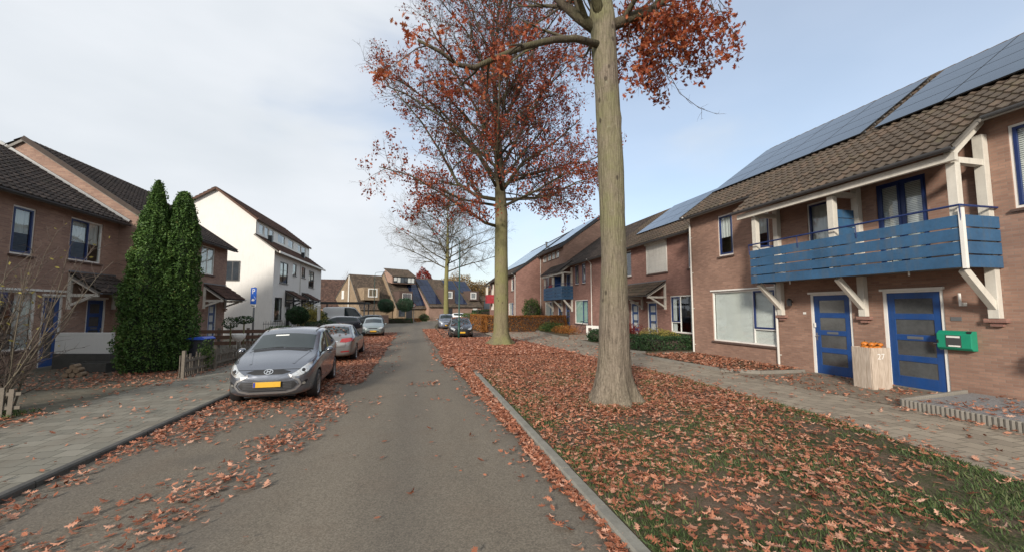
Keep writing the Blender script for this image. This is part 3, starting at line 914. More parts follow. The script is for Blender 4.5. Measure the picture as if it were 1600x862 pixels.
# its balcony
yb_ = -1.0
bl = MB(); bl.box(u(40.25), u(34.72), yb_ + 0.04, -0.003, 3.02, 3.12); bl = bl.build('balcony', SOFFIT, B3)
for (za, zb) in ((2.96, 3.25), (3.27, 3.56), (3.58, 3.87), (3.89, 4.16)):
    M = MB(); M.box(u(40.3), u(34.66), yb_ - 0.02, yb_ + 0.01, za, zb); M.box(u(34.69), u(34.66), yb_ + 0.012, -0.004, za, zb); M.box(u(40.3), u(40.27), yb_ + 0.012, -0.004, za, zb)
    M.build('board', BOARD, bl)
M = MB(); M.tube([(u(40.3), -0.02, 4.36), (u(40.3), yb_ - 0.05, 4.36), (u(34.64), yb_ - 0.05, 4.36), (u(34.64), -0.02, 4.36)], 0.025, 6); M.build('handrail', BLUE_DK, bl)
for Y in (40.15, 37.45, 34.80):
    M = MB(); M.box(u(Y + 0.08), u(Y - 0.08), yb_ + 0.02, yb_ + 0.17, 3.12, 5.4); M.box(u(Y + 0.08), u(Y - 0.08), -0.15, -0.004, 3.12, 5.8)
    M.box(u(Y + 0.06), u(Y - 0.06), yb_ + 0.17, -0.151, 5.28, 5.42)
    M.build('post', TIMBER, bl)
    M = MB(); M.box(u(Y + 0.08), u(Y - 0.08), -0.14, -0.004, 1.86, 3.0); M.beam((u(Y), yb_ + 0.14, 2.92), (u(Y), -0.1, 2.1), 0.12, 0.15)
    M.build('bracket', TIMBER, bl)
M = MB(); M.beam((u(34.8), yb_, 5.5), (u(34.8), -0.03, 6.15), 0.12, 0.14); M.build('rafter', TIMBER, bl)
M = MB(); M.box(u(37.5) - 0.02, u(37.5) + 0.02, -0.8, -0.1, 3.9, 5.2); M.build('privacy_screen', BLUE, bl)
M = MB(); M.box(u(39.9), u(38.9), -0.6, -0.2, 3.14, 4.5); M.build('balcony_cushion', RED_B, bl)
cr = tiled('balcony_roof', u(40.6), u(34.6), (-1.22, 5.50), (-0.01, 6.42), TILE_DARK, B3, seg=3, thick=0.05)
gutter(cr, u(40.6), u(34.6), -1.28, 5.45, 0.06)
M = MB(); M.box(u(40.5), u(34.7), -1.12, -1.0, 5.2, 5.38); M.build('fascia', TIMBER, cr)

B4 = thing('brick_house', 'brick house standing forward with a bare side wall and a small red balcony', 'house', (10.6, 53.0, 0), R(-90), 'brick terraced houses on the right side')
u = rowU(53.0); ops = []
for a_ in (45.7, 49.0, 53.0):
    o = op(a_, a_ + 1.3, 4.2, 5.85); window(B4, *o, panes=[(0, 1, 0, 1, 'f')], back='sides')
for a_ in (45.9, 52.0):
    o = op(a_, a_ + 2.6, 0.85, 2.85); window(B4, *o, panes=sash_right(), back='curtain')
o = op(49.6, 50.7, 0.05, 2.6); door(B4, *o)
brick_shell(B4, u(62.0), u(44.6), 6.2, ops, 11.7, (6.9, 11.15), BRICK_RED, back_e=8.0)
r4 = tiled('roof', u(62.1), u(44.52), (-0.4, 6.05), (6.9, 6.05 + SL * 7.3), TILE_DARK, B4, seg=3)
tiled('roof', u(62.1), u(44.52), (12.0, 7.8), (6.91, 6.05 + SL * 7.3), TILE_DARK, B4, seg=3)
gutter(r4, u(62.0), u(44.5), -0.47, 6.0)
M = MB(); M.beam((u(44.5), -0.42, 6.03), (u(44.5), 6.9, 6.03 + SL * 7.32), 0.05, 0.2); M.build('verge_board', DFRAME, r4)
solar_grid(r4, u(61), u(45.0), (1.2, 6.05 + SL * 1.6), (5.8, 6.05 + SL * 6.2), 8, 3)
M = MB(); M.lathe([(0.10, 9.2), (0.10, 9.9), (0.14, 9.92), (0.14, 10.05)], (u(46.5), 4.2), 8); M.build('vent_pipe', DFRAME, r4)
downpipe(B4, u(44.8), 0.2, 6.05, eave=-0.45)
bl = MB(); bl.box(u(59.8), u(58.6), -1.0, -0.003, 3.0, 3.12); bl = bl.build('balcony', SOFFIT, B4)
for (za, zb) in ((2.96, 3.35), (3.37, 3.76), (3.78, 4.16)):
    M = MB(); M.box(u(59.8), u(58.56), -1.03, -1.003, za, zb); M.box(u(58.59), u(58.56), -1.0, -0.003, za, zb); M.build('board', RED_B, bl)
for Y in (58.7, 59.7):
    M = MB(); M.box(u(Y + .08), u(Y - .08), -0.98, -0.83, 3.12, 5.4); M.box(u(Y + 0.08), u(Y - 0.08), -0.15, -0.004, 2.0, 5.8); M.build('post', TIMBER, bl)
cr = tiled('balcony_roof', u(60.0), u(58.3), (-1.2, 5.5), (-0.01, 6.35), TILE_DARK, B4, seg=3, thick=0.05)

# ================================================================== left side
def colL(Y0): return lambda Y: Y - Y0
L1 = thing('brick_house', 'brick house at the left edge, dark tiled roof, tiled canopy over a blue door', 'house', (-12.5, 16.0, 0), R(90), 'brick terraced houses on the left side')
u = colL(16.0); ops = []
def op(Y0, Y1, z0, z1):
    o = (u(min(Y0, Y1)), u(max(Y0, Y1)), z0, z1); ops.append(o); return o
o = op(18.05, 19.62, 3.86, 5.44); window(L1, *o, panes=[(0, 0.58, 0, 1, 's'), (0.58, 1, 0, 1, 'f')], back='halfblind')
o = op(15.85, 16.65, 3.80, 5.35); window(L1, *o, panes=[(0, 1, 0, 1, 's')], back='halfblind')
o = op(19.10, 20.10, 0.05, 2.5); door(L1, *o)
o = op(17.18, 18.0, 0.05, 2.55); door(L1, *o, lights=2)
o = op(13.6, 16.95, 0.75, 2.65); window(L1, *o, panes=sash_left(0.35, 0.28), back='sides')
o = op(10.0, 11.2, 3.80, 5.35); window(L1, *o, panes=[(0, 1, 0, 1, 's')], back='blind')
o = op(7.0, 8.2, 0.05, 2.5); door(L1, *o)
brick_shell(L1, u(6.2), u(20.5), 5.85, ops, 9.0, (4.3, 8.55), BRICK_L, back_e=5.8)
rf = tiled('roof', u(6.1), u(20.42), (-0.38, 5.68), (4.3, 5.68 + 0.655 * 4.68), TILE_DARK, L1, seg=5)
tiled('roof', u(6.1), u(20.42), (9.3, 5.6), (4.31, 5.68 + 0.655 * 4.68), TILE_DARK, L1, seg=3)
gutter(rf, u(6.1), u(20.42), -0.45, 5.63)
M = MB(); M.beam((u(20.455), -0.38, 5.77), (u(20.455), 4.3, 5.77 + 0.655 * 4.68), 0.07, 0.16); M.build('flashing', ZINC, rf)
M = MB(); M.box(u(13.5), u(18.05), -0.05, -0.002, 2.66, 2.73); M.build('drip_strip', WFRAME, L1)
canopy(L1, u(18.1), u(20.6), -0.95, 2.66, 3.32, TILE_DARK, (u(18.18), u(20.45)), 2.06, brick=BRICK_L, seg=5)

L2 = thing('brick_house', 'brick house behind the tall conifers', 'house', (-11.5, 24.0, 0), R(90), 'brick terraced houses on the left side')
L2['label'] = 'brick house behind the tall conifers, its bare tan gable rising above the next roof'
u = colL(24.0); ops = []
o = op(25.15, 26.65, 3.98, 5.52); window(L2, *o, panes=[(0, 0.5, 0, 1, 'f'), (0.5, 1, 0, 1, 'f')], back='curtain', sash=WFRAME)
o = op(26.25, 27.20, 0.05, 2.45); door(L2, *o, glass=CURT)
o = op(21.6, 23.8, 0.85, 2.7); window(L2, *o, panes=sash_left(), back='sides')
o = op(21.6, 22.9, 3.98, 5.52); window(L2, *o, panes=[(0, 1, 0, 1, 's')], back='sides')
brick_shell(L2, u(20.5), u(28.2), 5.78, ops, 9.3, (4.5, 9.0), BRICK_L, back_e=5.6)
rf = tiled('roof', u(20.40), u(28.35), (-0.42, 5.66), (4.5, 9.10), TILE_DARK, L2, seg=4)
tiled('roof', u(20.40), u(28.35), (9.6, 5.5), (4.51, 9.10), TILE_DARK, L2, seg=3)
gutter(rf, u(20.45), u(28.3), -0.49, 5.60)
for Y in (20.37, 28.38):
    M = MB(); M.beam((u(Y), -0.44, 5.64), (u(Y), 4.5, 9.08), 0.05, 0.18); M.build('verge_tiles', TILE_DARK, rf)
canopy(L2, u(25.55), u(28.25), -0.98, 2.62, 3.36, TILE_RED, (u(25.62), u(28.15)), 2.10, brick=BRICK_L, seg=4)

W = thing('white_house', 'tall white rendered house with a full width attic dormer and two door canopies', 'house', (-11.5, 44.0, 0), R(90))
u = colL(44.0); ops = []
WD = dict(frame=DFRAME, sash=DFRAME, sillmat=DFRAME)
o = op(37.05, 38.95, 1.15, 3.05); window(W, *o, panes=[(0, 0.5, 0, 1, 'f'), (0.5, 1, 0, 1, 'f')], back='sides', **WD)
o = op(38.0, 40.2, 4.32, 6.1); window(W, *o, panes=[(0, 0.5, 0, 1, 's'), (0.5, 1, 0, 1, 'f')], back='halfblind', **WD)
o = op(41.6, 42.75, 5.2, 6.3); window(W, *o, back='sides', **WD)
o = op(44.6, 45.9, 5.25, 6.3); window(W, *o, back='sides', **WD)
o = op(47.3, 49.6, 4.42, 6.2); window(W, *o, panes=[(0, 0.5, 0, 1, 's'), (0.5, 1, 0, 1, 'f')], back='halfblind', **WD)
o = op(47.5, 50.0, 1.15, 3.05); window(W, *o, panes=[(0, 0.5, 0, 1, 's'), (0.5, 1, 0, 1, 'f')], back='sides', **WD)
o = op(40.1, 41.3, 0.10, 2.68); door(W, *o, leaf=DFRAME, frame=DFRAME, lights=2)
o = op(45.3, 46.5, 0.10, 2.68); door(W, *o, leaf=DFRAME, frame=DFRAME, lights=2)
gp = [(0, -0.1), (0, 6.95), (1.45, 8.0), (1.45, 9.35), (4.4, 11.65), (6.1, 10.65), (10.5, 7.6), (10.5, -0.1)]
Wl = brick_shell(W, u(36.5), u(53.0), 6.95, ops, 10.5, (4.4, 11.6), RENDER_W, back_e=7.6, extra=gp)
rf = tiled('roof', u(36.35), u(53.1), (-0.38, 6.72), (1.48, 8.12), TILE_RED, W, seg=3)
M = MB(); M.box(u(36.35), u(53.1), -0.46, -0.385, 6.60, 6.76); M.build('fascia', WFRAME, rf)
tiled('roof', u(36.3), u(53.1), (1.30, 9.36), (4.4, 11.75), TILE_RED, W, seg=3)
tiled('roof', u(36.3), u(53.1), (10.9, 7.4), (4.41, 11.75), TILE_RED, W, seg=3)
M = MB(); M.box(u(36.32), u(53.1), 1.22, 1.30, 9.22, 9.38)
M.beam((u(36.26), 1.28, 9.24), (u(36.26), 4.4, 11.66), 0.05, 0.16); M.beam((u(36.26), 4.4, 11.66), (u(36.26), 10.9, 7.38), 0.05, 0.16)
M.build('verge_board', TILE_RED, rf)
dops = []
D_ = MB()
for a_, b_ in ((37.2, 38.3), (38.45, 39.45), (39.6, 40.65), (41.8, 43.9), (44.9, 46.7), (48.3, 49.6), (49.8, 51.5)):
    dops.append((u(a_), u(b_), 8.28, 9.12))
wall_face(D_, u(36.5), u(53.0), 7.9, 9.3, dops, y=1.45)
D_.build('dormer_front', WFRAME, W)
for o in dops:
    window(W, *o, back='curtain' if o[0] < -4 else 'sides', y=1.45, sill=False, sash=DFRAME)
# side window in the gable that faces the viewer: dark framed
M = MB(); M.box(u(36.5) - 0.05, u(36.5) - 0.002, 2.45, 3.48, 4.30, 5.88)
gw = M.build('window', DFRAME, W)
M = MB(); M.box(u(36.5) - 0.058, u(36.5) - 0.051, 2.53, 2.93, 4.38, 5.80); M.box(u(36.5) - 0.058, u(36.5) - 0.051, 3.0, 3.40, 4.38, 5.80); M.build('pane', GLASSD, gw)
for a_, b_ in ((39.6, 42.2), (44.8, 47.4)):
    canopy(W, u(a_), u(b_), -1.15, 2.95, 3.62, TILE_RED, (u(a_) + 0.1, u(b_) - 0.1), 2.3, cor=False, seg=3, tim=DFRAME)
downpipe(W, u(44.0), 0.2, 6.7, mat=PIPE, eave=-0.4)
for Y, yy in ((38.2, 1.0), (46.8, 0.6)):
    M = MB(); M.box(u(Y), u(Y) + 0.35, yy - 0.2, yy + 0.1, 6.72 + 0.75 * (yy + 0.38), 6.72 + 0.75 * (yy + 0.38) + 0.55); M.build('roof_vent', DFRAME, rf)

# ================================================================== houses across the far end
def far_house(name, label, X, Y, rz, w, d, ez, rz_, back=7.0, walls=BRICK_TAN, roofm=TILE_FAR, frontz=None):
    """ridge parallel to the front; front eave ez, ridge at depth d, height rz_"""
    h = thing(name, label, 'house', (X, Y, 0), rz, 'houses across the end of the street')
    brick_shell(h, 0, w, ez, [], d + back, (d, rz_), walls, back_e=4.0)
    s = (rz_ - ez) / d
    rr = tiled('roof', -0.12, w + 0.12, (-0.35, ez - 0.35 * s + 0.12), (d, rz_ + 0.12), roofm, h, seg=2, tw=0.3)
    tiled('roof', -0.12, w + 0.12, (d + back + 0.3, 3.9), (d + 0.01, rz_ + 0.12), roofm, h, seg=2, tw=0.3)
    return h, rr, s
def slope_quadwin(h, u0, u1, z0, z1, y, back='sides', **k):
    window(h, u0, u1, z0, z1, y=y, back=back, sill=False, **k)

A1 = R(30)
FRONT = m_brick("brick_far_front", (0.36, 0.235, 0.18), (0.27, 0.17, 0.13), (0.3, 0.22, 0.18), bump=0.2)
# brown-roofed block behind the white house
F1, r_, s_ = far_house('terraced_house', 'plain house with a big dark red-brown roof behind the white house', -24.0, 84, R(2), 12.0, 6.0, 2.6, 8.1, roofm=TILE_RED, walls=BRICK_L)
# tan gabled house with one white window
F2, r_, s_ = far_house('terraced_house', 'tan gabled house with one white framed window set in its long brown roof', -9.9, 75.5, A1, 6.0, 5.2, 2.3, 8.4)
M = MB(); M.box(0.5, 3.3, -0.25, 2.8, 3.7, 5.9); b_ = M.build('window_bay', BRICK_TAN, F2)
window(F2, 1.2, 2.9, 4.2, 5.75, panes=[(0, 0.5, 0, 1, 'f'), (0.5, 1, 0, 1, 'f')], back='curtain', y=-0.36, sill=False, fw=0.18, sash=SILL)
M = MB(); M.tube([(-0.15, 5.0, 0.5), (-0.15, 5.0, 8.2)], 0.13, 6); M.build('downpipe', PIPE, F2)
M = MB(); M.box(-0.10, -0.01, 7.6, 8.6, 4.0, 5.6); M.build('window', WFRAME, F2)
# higher house with a band of attic windows
F3, r_, s_ = far_house('terraced_house', 'tan house with a dark band of attic windows and one strip of solar panels', -3.9, 77.5, A1, 6.2, 5.4, 2.5, 9.0)
M = MB(); M.prism([(2.1, 6.9), (2.1, 8.3), (4.9, 9.6), (5.4, 9.3), (4.6, 7.4)], -0.02, 4.9); dm = M.build('attic_dormer', FRONT, F3)
M = MB(); M.box(0.25, 4.75, 1.98, 2.095, 7.05, 8.15); f_ = M.build('window_band', DFRAME, F3)
for k, c_ in enumerate((1, 1, 0, 0, 1, 1)):
    M = MB(); a_ = 0.35 + k * 0.72; M.box(a_, a_ + 0.58, 1.96, 1.979, 7.15 if k % 3 else 7.38, 8.02); M.build('pane', CURT if c_ else GLASSD, f_)
tiled('dormer_roof', -0.15, 5.0, (1.75, 8.25), (5.4, 9.95), TILE_FAR, F3, seg=2, thick=0.05)
M = MB(); M.box(0.3, 3.0, -0.35, 2.6, 2.5, 5.4); b_ = M.build('window_bay', SILL, F3)
window(F3, 0.9, 2.7, 3.6, 5.0, panes=[(0, 0.5, 0, 1, 's'), (0.5, 1, 0, 1, 'f')], back='sides', y=-0.48, sill=False, sash=DFRAME)
sp = solar_grid(r_, 3.7, 5.9, (0.1, 2.5 + 0.1 * s_ + 0.12), (3.6, 2.5 + 3.6 * s_ + 0.12), 2, 4, SOLARB)
M = MB(); M.box(1.9, 3.1, -0.06, -0.01, 0.1, 2.2); M.build('door', DFRAME, F3)
M = MB(); M.box(0.4, 1.6, -0.06, -0.01, 0.8, 2.0); M.build('window', GLASSD, F3)
# two solar-roofed houses
for lab, X, Y, w_, lo in (('low brick house with blue solar panels on its roof and a picnic bench outside', 1.9, 79.5, 6.2, 0), ('low brick house with blue solar panels at the right end of the far row', 7.3, 82.6, 6.4, 1)):
    h, rr, s_ = far_house('terraced_house', lab, X, Y, A1, w_, 6.0, 2.75, 8.2, walls=FRONT)
    solar_grid(rr, 0.1, 2.9, (0.2, 2.75 + 0.2 * s_ + 0.12), (5.7, 2.75 + 5.7 * s_ + 0.12), 3, 4, SOLARB)
    if lo: solar_grid(rr, 3.2, 6.2, (2.9, 2.75 + 2.9 * s_ + 0.12), (5.7, 2.75 + 5.7 * s_ + 0.12), 3, 2, SOLARB)
    else:
        M = MB(); M.box(3.4, 6.1, 0.3, 3.4, 3.0, 6.0); M.build('window_bay', SILL, h)
    c_ = 4.0
    if lo:
        M = MB(); M.box(3.9, 6.2, 0.6, 3.2, 3.9, 5.9); M.build('window_bay', SILL, h)
    window(h, c_, c_ + 1.5, 4.2, 5.6, y=0.18 if not lo else 0.48, back='curtain', sill=False, fw=0.2)
    M = MB(); M.box(c_ + 0.2, c_ + 1.3, -0.06, -0.01, 0.1, 2.3); M.build('door', DFRAME if not lo else WFRAME, h)
F6, r_, s_ = far_house('terraced_house', 'distant house with a pale grey roof seen past the far right corner', 14.5, 96, R(10), 12, 7, 4.2, 8.2, roofm=TILE_FAR, walls=BRICK_TAN)
solar_grid(r_, 1.0, 9.0, (3.2, 4.2 + 3.2 * s_ + .12), (6.5, 4.2 + 6.5 * s_ + .12), 4, 2, SOLAR)
M = MB(); M.box(0.5, 7, -0.1, -0.02, 2.2, 3.9); M.build('window_band', GLASSD, F6)
# flat carport
cp = thing('carport', 'flat dark carport over the white van', 'carport', (-11.5, 57, 0), 0)
M = MB(); M.box(-6, 5.0, -2.5, 2.5, 2.75, 3.0); M.build('flat_roof', DFRAME, cp)
for x in (-5.8, -0.5, 4.8):
    for y in (-2.3, 2.3):
        M = MB(); M.box(x - 0.07, x + 0.07, y - 0.07, y + 0.07, 0, 2.75); M.build('post', ZINC, cp)
# ================================================================== ground, road, pavements
def m_asphalt(name):
    t = NT(name); o = t.obj()
    big = t.noise(t.scale(o, (0.9, 0.12, 1)), 1.0, 4, 0.6)
    mid = t.noise(o, 1.3, 5, 0.6)
    fine = t.noise(o, 90, 3, 0.7)
    vor = t.n("ShaderNodeTexVoronoi", {'Vector': o, 'Scale': 75.0}).outputs['Color']
    g = t.n("ShaderNodeSeparateColor", {0: vor}).outputs[0]
    f = t.math('ADD', t.math('ADD', t.math('MULTIPLY', fine, 0.35), t.math('MULTIPLY', g, 0.30)), t.math('MULTIPLY', big, 0.35))
    c = t.ramp(f, [(0.22, (0.085, 0.074, 0.059)), (0.5, (0.160, 0.138, 0.108)), (0.72, (0.235, 0.204, 0.16)), (0.9, (0.46, 0.40, 0.32))])
    d = t.n("ShaderNodeMapRange", {0: mid, 1: 0.5, 2: 0.75, 3: 0.0, 4: 0.35}).outputs[0]
    c = t.mix(d, c, (0.15, 0.115, 0.085))
    x = t.n("ShaderNodeSeparateXYZ", {0: o}).outputs[0]
    # worn wheel tracks along the lane
    tr = t.math('ABSOLUTE', t.math('SINE', t.math('MULTIPLY', t.math('ADD', x, 0.15), 1.75)))
    k = t.math('MULTIPLY', t.n("ShaderNodeMapRange", {0: tr, 1: 0.1, 2: 0.9, 3: 0.28, 4: 0.0}).outputs[0], t.math('ADD', big, 0.3))
    c = t.mix(k, c, (0.075, 0.072, 0.07))
    dv = t.n("ShaderNodeVectorMath", {0: o, 1: t.n("ShaderNodeVectorMath", {0: t.noise(o, 1.6, 4, 0.6, col=True), 3: 0.9}, operation='SCALE').outputs[0]}, operation='ADD').outputs[0]
    cv = t.n("ShaderNodeTexVoronoi", {'Vector': t.scale(dv, (0.42, 0.16, 1)), 'Scale': 1.0}, feature='DISTANCE_TO_EDGE').outputs[0]
    ck = t.n("ShaderNodeMapRange", {0: cv, 1: 0.0, 2: 0.0035, 3: 0.55, 4: 0.0}).outputs[0]
    ck = t.math('MULTIPLY', ck, t.n("ShaderNodeMapRange", {0: mid, 1: 0.45, 2: 0.6, 3: 0.0, 4: 1.0}).outputs[0])
    c = t.mix(ck, c, (0.035, 0.032, 0.03))
    oil = t.noise(o, 0.55, 3, 0.5)
    ok_ = t.n("ShaderNodeMapRange", {0: oil, 1: 0.60, 2: 0.72, 3: 0.0, 4: 0.35}).outputs[0]
    c = t.mix(ok_, c, (0.07, 0.066, 0.062))
    return t.bsdf(c, 0.86, t.bump(t.math('ADD', fine, g), 0.5, 0.006), Specular_IOR_Level=0.25)
def m_slabs(name, c1, c2, w, h, off=0.5, mortar=(0.05, 0.055, 0.04), gap=0.006, rot=0.0, brown=0.35):
    t = NT(name); o = t.obj()
    vec = t.n("ShaderNodeMapping", {'Vector': o, 'Rotation': (0, 0, rot)}).outputs[0]
    b = t.n("ShaderNodeTexBrick", {'Vector': vec, 'Color1': (0, 0, 0), 'Color2': (1, 1, 1), 'Mortar': (0.5, 0.5, 0.5), 'Scale': 1.0, 'Mortar Size': gap, 'Mortar Smooth': 0.4,
            'Brick Width': w, 'Row Height': h}, offset=off)
    n = t.noise(o, 1.2, 5, 0.6); n2 = t.noise(o, 45, 3)
    f = t.math('ADD', t.math('MULTIPLY', b.outputs[0], 0.45), t.math('ADD', t.math('MULTIPLY', n, 0.3), t.math('MULTIPLY', n2, 0.3)))
    c = t.ramp(f, [(0.2, c2), (0.8, c1)])
    c = t.mix(b.outputs[1], c, mortar)
    s = t.n("ShaderNodeMapRange", {0: n, 1: 0.45, 2: 0.7, 3: 0.0, 4: brown}).outputs[0]
    c = t.mix(s, c, (0.11, 0.085, 0.06))
    return t.bsdf(c, 0.88, t.bump(t.math('SUBTRACT', t.math('MULTIPLY', n2, 0.4), b.outputs[1]), 0.5, 0.006), Specular_IOR_Level=0.25)
def m_soil(name):
    t = NT(name); o = t.obj()
    n = t.noise(o, 1.1, 5, 0.62); n2 = t.noise(o, 24, 4, 0.7); n3 = t.noise(o, 70, 3, 0.7)
    g = t.ramp(n3, [(0.3, (0.018, 0.030, 0.010)), (0.7, (0.055, 0.080, 0.028))])
    s = t.ramp(n3, [(0.3, (0.070, 0.052, 0.038)), (0.7, (0.17, 0.125, 0.09))])
    k = t.ramp(t.math('ADD', t.math('MULTIPLY', n, 0.6), t.math('MULTIPLY', n2, 0.4)), [(0.38, (0, 0, 0)), (0.54, (1, 1, 1))])
    c = t.mix(k, g, s)
    return t.bsdf(c, 0.95, t.bump(n3, 0.7, 0.02), Specular_IOR_Level=0.15)
ASPH = m_asphalt("asphalt"); SLAB_L = m_slabs("grey_paving_left", (0.25, 0.235, 0.195), (0.155, 0.148, 0.122), 0.30, 0.30, brown=0.4)
SLAB_R = m_slabs("grey_paving_right", (0.34, 0.29, 0.225), (0.22, 0.185, 0.145), 0.30, 0.30, rot=R(90), brown=0.3)
PAV = m_slabs("brick_paving", (0.22, 0.155, 0.12), (0.13, 0.095, 0.08), 0.2, 0.1, rot=R(45)); SOIL = m_soil("grass_and_soil")
KERB = m_plain("kerb_concrete", (0.20, 0.192, 0.165), 0.88, 0.25, 5, bump=0.4, dirt=0.4)
KERBD = m_plain("dark_kerb", (0.07, 0.068, 0.062), 0.85, 0.3, 5, bump=0.3)

SLAB_Y = m_slabs("yard_paving", (0.165, 0.15, 0.115), (0.095, 0.09, 0.068), 0.21, 0.105, brown=0.6)
def sheet(name, poly, z, mat, thick=0.0, kind='structure'):
    M = MB()
    if thick: M.prism(poly, z - thick, z, 'z')
    else: M.quad(*[(x, y, z) for x, y in poly])
    o = M.build(name, mat); o['kind'] = kind; return o
sheet('ground', [(-900, -300), (900, -300), (900, 1500), (-900, 1500)], -0.03, SOIL)
sheet('road', [(-4.27, -25), (1.75, -25), (1.75, 28), (1.85, 50), (2.6, 60), (13, 66), (13, 70.5), (2, 69.5), (-5, 68.5), (-16, 66), (-16, 38), (-5.5, 37.5), (-4.27, 36)], 0.0, ASPH)
sheet('side_court', [(-16, 38.2), (-5.6, 37.7), (-4.4, 37), (-4.4, 60), (-16, 62)], 0.004, PAV)
sheet('pavement', [(-6.9, -25), (-4.37, -25), (-4.37, 36), (-6.9, 36)], 0.075, SLAB_L, 0.12)
sheet('front_yard', [(-12.5, -25), (-6.9, -25), (-6.9, 36), (-12.5, 36)], 0.071, SLAB_Y, 0.12)
sheet('footpath', [(5.4, -25), (12.3, -25), (12.3, 16.4), (13.6, 16.4), (13.6, 46), (10.2, 46), (5.4, 34)], 0.071, SLAB_R, 0.12)
verge_edge = [(6.55, -25), (6.6, 2.6), (7.05, 4.6), (7.40, 6.5), (7.45, 10.4), (7.3, 14.0), (6.9, 17.5), (6.4, 23), (6.0, 28.6)]
sheet('verge', [(1.88, -25)] + verge_edge + [(1.92, 28.6)], 0.080, SOIL, 0.12)
sheet('brick_parking', [(1.9, 28.75), (6.4, 28.75), (6.6, 33), (5.4, 36), (5.3, 48), (1.95, 48)], 0.010, PAV)
sheet('verge', [(6.2, 46), (10.4, 46.2), (10.4, 62), (13, 70), (4.2, 58.5), (3.0, 56), (3.1, 48.5)], 0.03, SOIL, 0.08)
sheet('far_footpath', [(-16.5, 68.2), (-5, 69.2), (14, 71.0), (14, 78), (-16.5, 76)], 0.02, SLAB_R, 0.06)
# kerbs
def kerb(name, pts, w, z, mat, h=0.16, step=1.0):
    M = MB()
    for (x0, y0), (x1, y1) in zip(pts, pts[1:]):
        d = Vector((x1 - x0, y1 - y0, 0)); n = max(1, round(d.length / step)); d /= n
        nrm = Vector((d.y, -d.x, 0)).normalized() * w
        for i in range(n):
            a = Vector((x0, y0, 0)) + d * i + d * 0.006; b = Vector((x0, y0, 0)) + d * (i + 1) - d * 0.006
            jz = random.Random(i * 7 + int(x0 * 10)).uniform(-0.004, 0.004)
            p = [a, b, b + nrm, a + nrm]
            q = len(M.v)
            for zz, ins in ((z - h, 0), (z - 0.02 + jz, 0), (z + jz, 0.02)):
                for k, v in enumerate(p):
                    off = nrm.normalized() * (ins if k < 2 else -ins * 0)
                    M.v.append((v.x + off.x, v.y + off.y, zz))
            for lv in (0, 4):
                for k in range(4):
                    k2 = (k + 1) % 4; M.f.append((q + lv + k, q + lv + k2, q + lv + 4 + k2, q + lv + 4 + k)); M.mi.append(0)
            M.f.append((q + 8, q + 9, q + 10, q + 11)); M.mi.append(0)
    o = M.build(name, mat); o['kind'] = 'structure'; return o
kerb('kerb', [(1.75, -24), (1.75, 20), (1.79, 28.6)], 0.13, 0.092, KERB)
kerb('kerb', [(-4.27, 36), (-4.27, -24)], 0.10, 0.082, KERBD)
kerb('kerb', [(1.92, 28.6), (6.0, 28.6)], 0.12, 0.09, KERB)
kerb('kerb', [(-5.0, 69.1), (13, 70.6)], 0.12, 0.10, KERB)
# raised planting beds on the right
def bed(label, poly, z, mat, edge=STONE):
    b = thing('planting_bed', label, 'planting bed', (poly[0][0], poly[0][1], 0))
    sh = (poly[0][0], poly[0][1], 0)
    M = MB(); M.prism(poly, 0.02, z - 0.03, 'z'); M.build('bed_surface', mat, b, shift=sh)
    M = MB(); n = len(poly)
    for i in range(n - 1):
        p, q = poly[i], poly[i + 1]
        M.beam((p[0], p[1], z / 2), (q[0], q[1], z / 2), 0.07, z + 0.02)
    M.build('edging', edge, b, shift=sh)
    return b
bed('leaf strewn bed with low concrete edging below the blinded window', [(11.9, 10.75), (10.35, 10.85), (9.55, 11.6), (9.35, 13.5), (9.15, 16.2), (12.15, 16.35)], 0.16, SOIL)
bed('long bed with grey edging around the low green hedge', [(9.85, 16.6), (9.55, 17.2), (9.6, 24.2), (13.3, 24.4), (13.3, 16.6)], 0.20, SOIL)
bed('grey edged bed in front of the green curtained window', [(9.9, 26.4), (9.7, 27.5), (10.2, 35.2), (13.3, 35.4)], 0.20, SOIL)
GRAV = m_plain("grey_gravel", (0.24, 0.235, 0.235), 0.9, 0.35, 40, bump=0.8)
b_ = thing('planting_bed', 'gravel bed with a ribbed concrete palisade edge at the right edge of the picture', 'planting bed', (9.7, 6.6, 0))
M = MB(); M.prism([(9.62, 6.5), (12.14, 6.85), (12.14, -2), (9.36, -2)], 0.02, 0.19, 'z'); M.build('bed_surface', GRAV, b_, shift=(9.7, 6.6, 0))
M = MB(); n = 116
for i in range(n):
    y = 6.5 - i * 0.073; x = 9.60 - (6.5 - y) * 0.035
    M.lathe([(0.041, 0.0), (0.041, 0.235), (0.034, 0.245)], (x, y), 8)
for i in range(34):
    M.lathe([(0.041, 0.0), (0.041, 0.235), (0.034, 0.245)], (9.66 + i * 0.073, 6.56 + i * 0.011), 8)
M.build('palisade_edging', STONE, b_, shift=(9.7, 6.6, 0))
sheet('door_apron', [(9.6, 6.62), (12.13, 6.96), (12.13, 10.7), (10.3, 10.75), (9.5, 10.9)], 0.078, m_slabs("door_apron", (0.27, 0.22, 0.17), (0.18, 0.145, 0.11), 0.2, 0.1))

